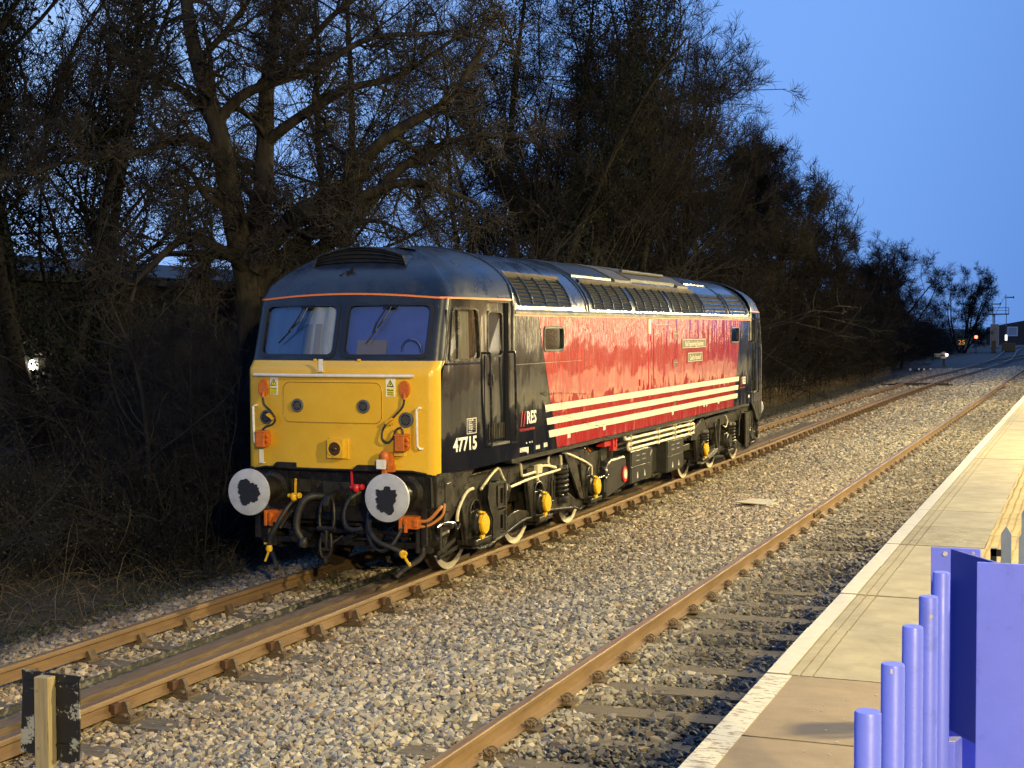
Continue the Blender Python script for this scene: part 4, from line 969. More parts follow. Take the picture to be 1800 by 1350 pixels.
    A(obj('slack_chain', MB().tube([(-.14, -9.2, .60), (-.16, -9.3, .45), (-.12, -9.32, .36), (-.05, -9.4, .40), (.03, -9.40, .47), (.14, -9.3, .56)], .016, 6, smooth_pts=4), M_UND, parent, smooth=True))
    # hoses
    def hose(pts, r_=.028, m_=M_RUBBER, name='brake_hose', ribs=False):
        P_ = catmull([Vector(p) for p in pts], 9); 
        rs = r_ if not ribs else [r_ * (1 + .16 * (i % 2)) for i in range(len(P_))]
        return A(obj(name, MB().tube(P_, rs, 9), m_, parent, smooth=True, angle=60 if not ribs else 80))
    hose([(-.20, -9.12, .97), (-.28, -9.24, .985), (-.36, -9.30, .93), (-.42, -9.33, .78), (-.43, -9.34, .62), (-.38, -9.33, .52), (-.33, -9.32, .48)], .040, name='vacuum_hose', ribs=True)
    A(obj('hose_end', MB().lathe([(.05, 0), (.055, .05), (.04, .09)], (-.36, -9.33, .42), (.3, 0, 1), 12), M_UND2, parent, smooth=True))
    h1 = hose([(-.53, -9.14, .93), (-.58, -9.22, .88), (-.64, -9.30, .76), (-.72, -9.34, .60), (-.78, -9.34, .50), (-.80, -9.33, .42)], .027)
    h2 = hose([(.28, -9.15, 1.05), (.20, -9.26, .96), (.16, -9.31, .82), (.20, -9.34, .68), (.30, -9.34, .64), (.40, -9.32, .66)], .030)
    hose([(.42, -9.14, .92), (.44, -9.26, .78), (.50, -9.33, .62), (.62, -9.36, .52), (.76, -9.36, .47), (.88, -9.34, .42)], .028)
    hose([(.40, -9.15, .86), (.41, -9.24, .66), (.50, -9.30, .48), (.62, -9.32, .42), (.74, -9.30, .48), (.82, -9.25, .62), (.84, -9.2, .74)], .020, name='control_cable')
    hose([(.44, -9.14, .80), (.42, -9.24, .60), (.53, -9.29, .45), (.64, -9.30, .40), (.76, -9.28, .50), (.84, -9.2, .70)], .011, name='control_cable')
    hose([(-.62, -9.12, .80), (-.66, -9.2, .70), (-.70, -9.25, .60)], .022)
    def cock(x, y, z, m_, s_=1.0, tilt=0):
        c = MB().lathe([(.025, 0), (.042, .02), (.045, .06), (.028, .09)], (x, y, z - .05), (0, 0, 1), 10)
        c.cyl((x - .07, y, z + .005), (x + .07, y, z + .015), .024, 8); c.lathe([(.032, 0), (.038, .02), (.03, .04)], (x + .05, y, z + .01), (1, 0, 0), 8)
        c.obox((x - .035 * s_ + tilt * .1, y - .03, z + .12), (.024, .012, .18), (0, tilt, 0)); return A(obj('brake_cock', c, m_, parent, smooth=True, angle=35))
    cock(-.545, -9.20, .97, M_YEL2, -1, .05); cock(.27, -9.22, 1.10, M_REDV, 1, -.05)
    A(obj('hose_valve', MB().lathe([(.03, 0), (.04, .03), (.03, .07)], (-.80, -9.33, .34), (0, 0, 1), 9).obox((-.82, -9.35, .28), (.02, .015, .12), (0, .4, 0)).box(-.86, -.80, -9.34, -9.33, .42, .44), M_YEL2, parent, smooth=True, angle=35))
    A(obj('hose_valve', MB().lathe([(.03, 0), (.042, .03), (.03, .08)], (.88, -9.34, .43), (.6, 0, -1), 9).obox((.96, -9.36, .33), (.024, .015, .14), (0, -.6, 0)).obox((.92, -9.36, .40), (.08, .03, .04), (0, -.6, 0)), M_YEL2, parent, smooth=True, angle=35))
    for x in (-.80, .92):
        ob = MB().box(x - .10, x + .10, -9.22, -9.08, .66, .80); ob.box(x - .115, x - .08, -9.25, -9.20, .62, .80); ob.box(x - .05, x - .02, -9.25, -9.2, .62, .78); ob.box(x + .06, x + .115, -9.24, -9.08, .69, .77); ob.cyl((x - .04, -9.24, .73), (x - .04, -9.20, .73), .03, 10)
        A(obj('heating_jumper', ob, M_ORANGE, parent, bevel=.006))
    A(obj('orange_cable', MB().tube([(1.02, -9.15, .74), (1.12, -9.12, .76), (1.20, -9.05, .86), (1.21, -8.98, .90)], .020, 8, smooth_pts=5).tube([(1.0, -9.16, .68), (1.12, -9.1, .70), (1.22, -8.98, .80), (1.22, -8.92, .92)], .017, 8, smooth_pts=5), mat('orange_cable_sheath', (.42, .16, .04), .5), parent, smooth=True))
    # brackets, guard irons and lower rigging
    rg = MB().box(1.03, 1.10, -9.14, -9.10, .46, .90); rg.box(-1.10, -1.03, -9.14, -9.10, .46, .90)
    rg.box(-.95, .95, -8.98, -8.88, .40, .47); rg.box(-.7, .8, -9.06, -9.0, .55, .60); rg.box(-1.0, 1.0, -8.9, -8.6, .62, .70)
    A(obj('under_beam_brackets', rg, M_UND, parent, bevel=.006))
    for s in (1, -1):
        g_ = MB().tube([(s * .98, -8.98, .72), (s * 1.0, -9.0, .42), (s * .96, -9.02, .30), (s * .83, -9.14, .20), (s * .76, -9.24, .12)], .033, 6, smooth_pts=3)
        g_.box(*sorted((s * .9, s * 1.08)), -9.0, -8.9, .36, .66)
        A(obj('guard_iron', g_, M_UND2, parent, smooth=True, angle=40))
        q = MB()
        q.tube([(s * 1.16, -9.0, .66), (s * 1.18, -8.85, .69), (s * 1.2, -8.6, .66), (s * 1.2, -8.52, .58), (s * 1.2, -8.44, .64)], .017, 7, smooth_pts=3)
        A(obj('air_pipe', q, M_ALU, parent, smooth=True))
        q = MB().cyl((s * 1.05, -8.9, .52), (s * 1.05, -8.55, .55), .075, 12); q.lathe([(.06, 0), (.085, .04), (.06, .09)], (s * 1.08, -8.95, .50), (0, 1, 0), 12)
        q.box(*sorted((s * .95, s * 1.12)), -8.75, -8.62, .30, .5); q.obox((s * 1.12, -8.66, .40), (.03, .5, .05), (.2, 0, 0)); q.obox((s * 1.12, -8.62, .32), (.03, .5, .04), (.1, 0, 0)); q.obox((s * 1.14, -8.7, .62), (.03, .4, .05)); q.obox((s * 1.14, -8.88, .55), (.04, .05, .3))
        A(obj('brake_rigging', q, M_UND, parent, smooth=True, angle=30))
    lowb = MB()
    for k in range(16):
        xx = rnd.uniform(-.85, .85); lowb.obox((xx, rnd.uniform(-9.12, -8.8), rnd.uniform(.38, .66)), (rnd.uniform(.05, .3), rnd.uniform(.04, .12), rnd.uniform(.02, .09)), (0, rnd.uniform(-.5, .5), 0))
    A(obj('under_beam_clutter', lowb, M_UND, parent))
    return parts

# the cab at the near end is built in place; the far one is a turned copy of each part
near = build_cab(True, L_)
holder = None
def turned_copy(o, parent):
    c = o.copy(); col.objects.link(c)
    if parent is L_:
        c.parent = L_; c.matrix_local = Matrix.Rotation(math.pi, 4, 'Z') @ o.matrix_local
    else:
        c.parent = parent; c.matrix_local = o.matrix_local.copy()
    for ch in list(o.children): turned_copy(ch, c)
    return c
for o in list(L_.children): turned_copy(o, L_)

# ------------- body
rows = []
for y in np.linspace(-7.1, 7.1, 25):
    a = [(W2 - .02, 1.27), (W2, 1.285), (W2, 2.2), (W2, 3.045), (W2 + .004, 3.06), (W2, 3.09)] + [(W2 * math.cos(t), 3.09 + .81 * max(1 - math.cos(t) ** 2.3, 0) ** (1 / 1.9)) for t in np.linspace(.06, math.pi / 2, 16)]
    full = [(x, y, z) for x, z in a] + [(-x, y, z) for x, z in reversed(a[:-1])]
    rows.append(full)
n_side = 6
side_rows = [r_[:5] for r_ in rows]; roof_rows = [r_[5:-5] for r_ in rows]; left_rows = [r_[-5:] for r_ in rows]
def side_with_windows(s):
    mb = MB(); wa = (-5.96, -5.19, 2.60, 2.90); wb = (5.19, 5.93, 2.58, 2.89); wd = [wa, wb]
    grid_holes(mb, steps(-7.1, wa[0], wa[1], wb[0], wb[1], 7.1, d=1.0), steps(1.28, 2.58, 2.60, 2.89, 2.90, 3.06, d=.5), lambda u, v: (s * W2, u, v), wd)
    o = obj('body_side', mb, M_BLACK, L_)
    for w in wd:
        c, d = 2.60, 2.90
        fo = obj('body_window', MB().ring(rr(w[0] - .014, w[1] + .014, c - .012, d + .012, .07), rr(w[0] + .015, w[1] - .015, c + .012, d - .012, .05), 'x', *sorted((s * (W2 - .03), s * (W2 + .016)))), M_RUBG, L_, smooth=True, angle=30)
        obj('window_bead', MB().ring(rr(w[0] - .022, w[1] + .022, c - .020, d + .020, .08), rr(w[0] - .014, w[1] + .014, c - .012, d + .012, .07), 'x', *sorted((s * W2, s * (W2 + .012)))), M_ALU, fo, smooth=True, angle=30)
        obj('pane', MB().box(*sorted((s * (W2 - .02), s * (W2 - .014))), w[0], w[1], c - .02, d + .01), M_GLASSD, fo)
        obj('window_backing', MB().box(*sorted((s * (W2 - .06), s * (W2 - .055))), w[0] - .1, w[1] + .1, c - .1, d + .1), M_SIDEC, fo)
    # red area: one sheet just proud of the side, with window holes
    mb = MB(); P_ = lambda y, z: (s * (W2 + .003), y, z)
    def edge(z): return 6.17 - .72 * (3.045 - z) / 1.75
    ys_ = [-1, 'a', -5.19, 5.19, 'b', 1]
    zs_ = [1.288, 1.6, 2.0, 2.4, 2.58, 2.90, 3.045]
    V = []
    for z in zs_:
        e = edge(z); V.append([-e, -5.96 if e > 5.98 else -e + .02, -5.19, -1.7, 1.7, 5.19, 5.93 if e > 5.95 else e - .02, e])
    n = 8; vs = [P_(y, z) for z, r_ in zip(zs_, V) for y in r_]; fs = []
    for i in range(len(zs_) - 1):
        for j in range(n - 1):
            if zs_[i] >= 2.57 and zs_[i + 1] <= 2.91 and j in (1, 5): continue
            fs.append((i * n + j, i * n + j + 1, (i + 1) * n + j + 1, (i + 1) * n + j))
    mb.add(vs, fs); obj('red_panel', mb, M_RED, L_)
    for k, (z0, z1, ya, yb_) in enumerate(((1.793, 1.886, -5.955, 5.93), (1.619, 1.711, -5.895, 5.87), (1.447, 1.541, -5.815, 5.81))):
        obj('cream_stripe', MB().add([(s * (W2 + .0125), ya + .035, z0), (s * (W2 + .0125), yb_ - .035, z0), (s * (W2 + .0125), yb_, z1), (s * (W2 + .0125), ya, z1)], [(0, 1, 2, 3)]), M_CREAM, L_)
    # gutter and orange line
    gt = MB().prism([(s * W2, 3.062), (s * (W2 + .028), 3.066), (s * (W2 + .03), 3.10), (s * (W2 + .012), 3.125), (s * (W2 - .01), 3.13)], 'y', -7.06, 7.06)
    obj('gutter', gt, M_GUT, L_)
    obj('cantrail_line', MB().box(*sorted((s * W2, s * (W2 + .012))), -7.06, 7.06, 3.046, 3.062), M_LINE, L_)
    # far section with riveted light flashing
    rv = MB().box(*sorted((s * (W2 + .028), s * (W2 + .034))), 4.95, 7.0, 3.07, 3.13)
    for k in range(16): rv.lathe([(.014, 0), (.010, .008)], (s * (W2 + .03), 5.05 + k * .125, 3.11), (s, 0, 0), 6)
    obj('riveted_flashing', rv, M_GUT, L_)
    # middle access door: raised rim and panel seam
    for (a, b, c, d) in ((-.64, .02, 1.86, 2.86),):
        obj('side_door_rim', MB().ring(rr(a, b, c - .32, d + .04, .03, 2), rr(a + .014, b - .014, c - .306, d + .026, .025, 2), 'x', *sorted((s * (W2 + .003), s * (W2 + .011)))), M_RED, L_)
        obj('side_door_panel', MB().prism(rr(a + .035, b - .035, c - .28, d, .02, 2), 'x', *sorted((s * (W2 + .003), s * (W2 + .008)))), M_RED, L_)
        obj('door_head_rail', MB().box(*sorted((s * (W2 + .003), s * (W2 + .013))), -.64, .42, 2.945, 2.955), M_GUT, L_)
        obj('seam_line', MB().box(*sorted((s * (W2 + .003), s * (W2 + .0095))), -.93, -.922, 1.3, 3.03), M_REDINK, L_)
    obj('door_tie', MB().box(*sorted((s * (W2 + .003), s * (W2 + .022))), -.98, -.86, 2.80, 3.03), M_CREAM, L_)
    for y_, z_ in ((-.02, 2.02), (-.55, 2.0), (-1.45, 2.02), (-.8, 2.72)):
        obj('door_latch', MB().box(*sorted((s * (W2 + .003), s * (W2 + .016))), y_ - .02, y_ + .02, z_ - .05, z_ + .05), M_REDINK, L_)
    for z_ in (2.77, 2.27, 1.60):
        st = obj('foot_recess', MB().ring(rr(.60, .88, z_ - .075, z_ + .085, .01, 1), rr(.62, .86, z_ - .06, z_ + .07, .01, 1), 'x', *sorted((s * (W2 + .003), s * (W2 + .012)))), M_RED, L_)
        obj('recess_void', MB().box(*sorted((s * (W2 + .007), s * (W2 + .0085))), .62, .86, z_ - .06, z_ + .07), mat('recess_dark_red', (.07, .006, .008), .5), st)
        obj('foot_bar', MB().box(*sorted((s * (W2 + .007), s * (W2 + .02))), .61, .87, z_ + .015, z_ + .03), M_GUT, st)
    return o
side_with_windows(1); side_with_windows(-1)
mb = MB(); grid(mb, roof_rows); obj('body_roof', mb, M_ROOFM, L_, smooth=True, angle=60)
obj('body_floor', MB().box(-1.33, 1.33, -7.1, 7.1, 1.22, 1.279), M_UND, L_)
for s in (-1, 1):
    e = MB(); rows_ = [[(x, s * 7.1, z) for x, y, z in rows[0][5:-5]], [(x * 1.0, s * 7.1, max(z, 3.0) * 1.0 - .3) for x, y, z in rows[0][5:-5]]]
    obj('roof_end', grid(e, rows_), M_ROOF, L_)

def roofpt(t, y, off=0.0, s=1):
    """point on the roof: t = x/W2"""
    x = t * W2; z = roofz(x, y); e = 1e-3; dz = (roofz(x - e, y) - roofz(x + e, y)) / (2 * e); n = Vector((dz, 0, 1)).normalized()
    return (s * (x + n.x * off), y, z + n.z * off)
# roof bands, louvred panels
def band(y, w=.05, h=.012, t0=.995):
    for s in (1,):
        m_ = MB(); ts = np.sin(np.linspace(-math.pi / 2 * t0, math.pi / 2 * t0, 36)); rows_ = []
        for yy, o_ in ((y - w / 2, 0), (y - w / 2, h), (y + w / 2, h), (y + w / 2, 0)): rows_.append([roofpt(abs(t), yy, o_, 1 if t >= 0 else -1) for t in ts])
        grid(m_, rows_); obj('roof_band', m_, M_ROOF, L_, smooth=True, angle=30)
for y in (-7.0, -4.15, 4.98, 6.93): band(y)
band(-4.05, .03, .02)
def panel(y0, y1, t0, t1, rows_n, cols, s=1, slat_tilt=.02, frame=True, m_=M_LOUV):
    """t0 lower (near 1) .. t1 upper"""
    P_ = MB(); ts = np.linspace(t0, t1, 7)
    # dark recess sheet and slats standing on it
    grid(P_, [[roofpt(t, y, .003, s) for t in ts] for y in (y0, y1)])
    po = obj('louvre_panel', P_, M_VOID, L_)
    th = np.linspace(t0, t1, rows_n + 1)
    def arc(t0_, t1_, n_):    # even spacing by arc length
        tt = np.linspace(t0_, t1_, 200); pts = np.array([[roofpt(t, 0, 0)[0], roofpt(t, 0, 0)[2]] for t in tt]); d = np.r_[0, np.cumsum(np.hypot(*np.diff(pts, axis=0).T))]
        return np.interp(np.linspace(0, d[-1], n_ + 1), d, tt)
    th = arc(t0, t1, rows_n); cw = (y1 - y0) / cols
    for i in range(rows_n):
        for c in range(cols):
            a, b = th[i], th[i] + (th[i + 1] - th[i]) * .50; ya, yb_ = y0 + c * cw + .012, y0 + (c + 1) * cw - .012
            sl = MB().add([roofpt(a, ya, .024, s), roofpt(a, yb_, .024, s), roofpt(b, yb_, .006, s), roofpt(b, ya, .006, s), roofpt(a, ya, .018, s), roofpt(a, yb_, .018, s)], [(0, 1, 2, 3), (0, 4, 5, 1)])
            obj('louvre_slat', sl, m_, po)
    for c in range(cols + 1):
        y = y0 + c * cw; bm_ = MB(); grid(bm_, [[roofpt(t, y + dy, o_, s) for t in ts] for dy, o_ in ((-.010, 0), (-.010, .026), (.010, .026), (.010, 0))])
        obj('louvre_divider', bm_, m_, po)
    return po
T = lambda x: x / W2
panel(-6.86, -4.86, T(1.336), T(1.13), 8, 4)
panel(-3.82, -1.92, T(1.339), T(1.135), 10, 4)
panel(-1.60, .36, T(1.339), T(1.14), 10, 4)
panel(.66, 2.82, T(1.339), T(1.145), 10, 4)
panel(3.1, 4.85, T(1.339), T(1.10), 10, 4) if False else None
panel(2.98, 4.80, T(1.339), T(1.14), 5, 1, m_=M_ROOFM)
panel(5.10, 6.72, T(1.339), T(1.10), 5, 1, m_=M_ROOFM)
for a, b in ((-6.9, -4.8), (-3.9, 2.85)):
    m_ = MB(); grid(m_, [[roofpt(T(x), y, o_, 1) for y in np.linspace(a, b, 12)] for x, o_ in ((1.13, .0), (1.125, .04), (1.09, .04), (1.085, .0))])
    obj('panel_top_rail', m_, mat('dirty_ochre_rail', (.16, .12, .06), .7, var=(.05, .05, .055), scale=8), L_)
# roof hatches, exhaust sheets
def hatch(y0, y1, x0, x1, h, m_):
    q = MB(); xs_ = np.linspace(x0, x1, 7)
    top = [[(x, y, roofz(x, y) + h) for x in xs_] for y in (y0, y1)]; bot = [[(x, y, roofz(x, y) - .01) for x in xs_] for y in (y0, y1)]
    grid(q, [bot[0], top[0], top[1], bot[1]]); n = 7
    for k in (0, -1): q.add([bot[0][k], top[0][k], top[1][k], bot[1][k]], [(0, 1, 2, 3)])
    return obj('roof_hatch', q, m_, L_)
M_HA = mat('dark_oily_hatch', (.012, .014, .018), .3, var=(.03, .035, .045), scale=4); M_HB = mat('worn_grey_hatch', (.05, .048, .044), .6, var=(.05, .052, .055), scale=4, dark=((.16, .14, .11), 3, .55, .8))
hatch(-3.9, -1.95, -.9, 1.02, .03, M_HA); hatch(-1.85, -.9, -.95, 1.05, .045, M_HB); hatch(-.8, 2.0, -.95, 1.0, .05, M_HB); hatch(2.1, 2.85, -.9, 1.04, .04, M_HB); hatch(3.1, 4.8, -.8, .9, .03, M_ROOFM)
obj('roof_pipe', MB().tube([(.80, y, roofz(.80, y) + .075) for y in np.linspace(-.7, 1.9, 8)], .03, 8), M_HB, L_)
obj('aerial_pod', MB().lathe([(.06, 0), (.05, .03), (.02, .04)], (.1, -7.6, 3.88), (0, 0, 1), 12), M_UND, L_)
for y in (-6.0, -5.2): 
    m_ = MB(); grid(m_, [[roofpt(abs(t), y + dy, o_, 1 if t >= 0 else -1) for t in np.linspace(-.80, .80, 20)] for dy, o_ in ((-.012, 0), (-.008, .008), (.008, .008), (.012, 0))]); obj('roof_seam', m_, M_ROOFM, L_)

# ------------- lettering and plates (both sides carry them; only the platform side is in view)
X1 = W2 + .009
def side_text(s, h, y, z, m_, name='lettering', sx=1.0, bold=0.0, cab_=False, parent=L_, **k):
    x = X1 if not cab_ else wside(y + .3, z) + .006
    rot = SIDE if not cab_ else (R(90), 0, R(90) + math.atan2(wside(y + .6, z) - wside(y, z), .6) * -1)
    if cab_: x = wside(y, z) + .006
    return text(name, s, h, (x, y, z), rot, m_, parent, sx=sx, bold=bold, **k)
side_text('47715', .150, -8.72, 1.490, M_SIGN, 'running_number', sx=1.07, bold=.045, cab_=True)
side_text('RES', .155, -6.63, 1.685, M_SIGN, sx=1.03, bold=.04)
for k in range(2):
    y0 = -6.85 + k * .10
    obj('logo_slash', MB().add([(X1, y0, 1.655), (X1, y0 + .028, 1.655), (X1, y0 + .085, 1.845), (X1, y0 + .057, 1.845)], [(0, 1, 2, 3)]), M_REDINK, L_)
side_text('Rail Engineering Solutions', .036, -6.88, 1.600, M_REDINK, sx=1.02, bold=.03)
side_text('RES', .145, 6.28, 1.715, M_SIGN, sx=1.0, bold=.04)
for k in range(2):
    y0 = 6.08 + k * .09
    obj('logo_slash', MB().add([(X1, y0, 1.685), (X1, y0 + .026, 1.685), (X1, y0 + .08, 1.865), (X1, y0 + .054, 1.865)], [(0, 1, 2, 3)]), M_REDINK, L_)
side_text('Rail Engineering Solutions', .034, 6.05, 1.63, M_REDINK, sx=.95, bold=.03)
# cast nameplates
for (a, b, c, d, t_, h_) in ((1.22, 2.97, 2.525, 2.695, 'Rail Engineering Solutions', .088), (1.60, 2.70, 2.275, 2.450, 'Quality Assured', .088)):
    pl = obj('nameplate', MB().box(W2 + .003, W2 + .016, a, b, c, d), M_PLATE, L_, bevel=.004)
    obj('plate_border', MB().ring([(a + .01, c + .01), (b - .01, c + .01), (b - .01, d - .01), (a + .01, d - .01)], [(a + .016, c + .016), (b - .016, c + .016), (b - .016, d - .016), (a + .016, d - .016)], 'x', W2 + .015, W2 + .021), M_CREAM, pl)
    text('lettering', t_, h_, (W2 + .0185, (a + b) / 2, c + .042), SIDE, M_CREAM, pl, sx=(1.04 if t_[0] == 'R' else 1.0), bold=.0, align='CENTER')
# data panel
px = wside(-8.28, 1.76) + .004; ang = -math.atan2(wside(-8.15, 1.76) - wside(-8.41, 1.76), .26)
dpo = obj('data_panel', MB(), M_SIGN, L_)
q = MB(); oncabside(q.ring([(-8.395, 1.67), (-8.16, 1.67), (-8.16, 1.85), (-8.395, 1.85)], [(-8.388, 1.677), (-8.167, 1.677), (-8.167, 1.843), (-8.388, 1.843)], 'x', .002, .005))
dpo.data = mesh_of(q, 'data_panel'); dpo.data.materials.append(M_SIGN)
for z_, t_ in ((1.822, 'RA6 MU'), (1.797, '121 t'), (1.772, 'Brakes'), (1.747, 'Route 6'), (1.722, '95 mph'), (1.69, 'Max 3')):
    text('lettering', t_, .015, (px + .002, -8.375, z_), (R(90), 0, R(90) + ang), M_SIGN, dpo, bold=.04, sx=1.6)
    obj('panel_rule', oncabside(MB().box(.002, .0042, -8.385, -8.17, z_ - .006, z_ - .0045)), M_SIGN, dpo)
# small solebar stickers
for y_, z_, w_, h_ in ((-6.86, 1.335, .20, .055), (-6.66, 1.325, .10, .06), (-6.28, 1.33, .14, .05), (-5.98, 1.335, .13, .055), (-5.02, 1.385, .11, .06), (-3.40, 1.385, .11, .06), (.55, 1.385, .10, .06), (2.85, 1.41, .09, .045), (2.95, 1.455, .05, .045), (3.05, 1.41, .09, .045), (4.05, 1.41, .09, .055), (6.9, 1.40, .12, .06)):
    st = obj('sticker', MB().box(W2 + .003, W2 + .0065, y_, y_ + w_, z_, z_ + h_), M_SIGN, L_)
    q = MB()
    for k in range(3): q.box(W2 + .0066, W2 + .0075, y_ + .012, y_ + w_ * (.9 - .2 * (k == 1)), z_ + .008 + k * h_ / 3.3, z_ + .012 + k * h_ / 3.3)
    obj('sticker_print', q, M_UND2, st)
obj('sticker', MB().prism([(-6.60, 1.325), (-6.56, 1.325), (-6.58, 1.29)], 'x', W2 + .003, W2 + .006), M_SIGN, L_)
for y_ in (-6.62, -6.50, -6.42): obj('paint_mark', MB().prism(circ(y_, 1.44, .015, 8, .012), 'x', W2 + .001, W2 + .005), M_SIGN, L_)
obj('waist_seam', MB().box(W2 + .003, W2 + .0048, -7.05, -4.4, 2.437, 2.442), M_GUT, L_)

# ------------- bogies
def wheel_set(y, bog):
    for s in (1, -1):
        prof = [(.10, .10), (.10, -.06), (.30, -.01), (.48, -.03), (.49, -.06), (.5715, -.064), (.5715, .03), (.60, .065), (.48, .07), (.47, .03), (.30, .02), (.12, .04)]
        # distance along +x from the tyre centre plane; flange inside
        w = MB().lathe([(r_, -h * s) for r_, h in prof], (s * .747, y, .5715), (1, 0, 0), 40)
        wo = obj('wheel', w, M_WHEEL, bog, smooth=True, angle=35)
        obj('wheel_tyre', MB().ring(circ(y, .5715, .5705, 56), circ(y, .5715, .492, 56), 'x', *sorted((s * .8105, s * .816))), M_TYRE, bog, smooth=True, angle=35)
    obj('axle', MB().cyl((-.72, y, .5715), (.72, y, .5715), .09, 14), M_UND, bog)
def axlebox(y, s, bog, yellow=True, zc=.555):
    x = s * 1.0
    ab = MB().box(*sorted((s * .86, s * 1.15)), y - .17, y + .17, zc - .19, zc + .17)
    ab.prism([(y - .26, .33), (y + .26, .33), (y + .26, .40), (y - .26, .40)], 'x', *sorted((s * 1.02, s * 1.26)))
    ab.prism([(y - .24, .29), (y + .24, .29), (y + .20, .33), (y - .20, .33)], 'x', *sorted((s * 1.02, s * 1.20)))
    o = obj('axlebox', ab, M_UND, bog, bevel=.012)
    c = MB().lathe([(.155, 0), (.155, s * .05), (.13, s * .07), (.125, s * .10)], (s * 1.15, y, zc + .01), (1, 0, 0), 20); obj('axlebox_cover', c, M_UND2, bog, smooth=True, angle=35)
    if yellow:
        yc = MB().lathe([(.118, 0), (.122, s * .03), (.108, s * .045), (.0, s * .05)], (s * 1.25, y, zc + .005), (1, 0, 0), 24)
        for q in (-.09, .09): yc.obox((s * 1.255, y + q, zc + .07), (.02, .05, .10), (.5 * (1 if q > 0 else -1), 0, 0))
        yc.obox((s * 1.25, y - .02, zc - .14), (.03, .10, .05), (.3, 0, 0)); yc.obox((s * 1.23, y + .02, zc + .14), (.02, .16, .03), (-.2, 0, 0))
        obj('axle_end_cover', yc, M_YEL2, bog, smooth=True, angle=35)
def horn(y, s, bog, lean=0.0):
    """forked guide that straddles the axlebox, with an arched opening"""
    def arch(cy, w, z0, z1, n=9): return [(cy - w, z0)] + [(cy - w * math.cos(math.pi * k / n), z1 + w * .75 * math.sin(math.pi * k / n)) for k in range(n + 1)] + [(cy + w, z0)]
    a = arch(y, .165, .34, .72)
    outer = [(y + .27, .34), (y + .36, .62), (y + .44, .88), (y + .46, 1.05), (y - .46, 1.05), (y - .44, .88), (y - .36, .62), (y - .27, .34)]
    poly = outer[0:] + [a[0]] + a[1:]
    g = MB().prism(outer + a, 'x', *sorted((s * 1.10, s * 1.14)))
    rim = MB().tube([(s * 1.15, p[0], p[1]) for p in a], .014, 5); rim.tube([(s * 1.15, p[0], p[1]) for p in outer[:4]], .014, 5); rim.tube([(s * 1.15, p[0], p[1]) for p in outer[4:]], .014, 5)
    o = obj('horn_guide', g, M_UND2, bog); obj('horn_rim', rim, M_UND2, bog)
def coil(y, s, bog, z0, z1, r_, rt, turns, x=1.05):
    obj('coil_spring', MB().helix((s * x, y, z0), r_, rt, turns, z1 - z0, 7, 14), M_UND2, bog, smooth=True)
    obj('spring_core', MB().cyl((s * x, y, z0), (s * x, y, z1), r_ * .62, 12), M_UND, bog, smooth=True, angle=40)
    obj('spring_seat', MB().lathe([(r_ * 1.15, 0), (r_ * 1.25, .02), (r_ * 1.2, .08), (r_ * 1.0, .10)], (s * x, y, z0 - .12), (0, 0, 1), 18).lathe([(r_ * 1.0, 0), (r_ * 1.2, .03), (r_ * 1.1, .08)], (s * x, y, z1 - .02), (0, 0, 1), 18), M_UND2, bog, smooth=True, angle=40)
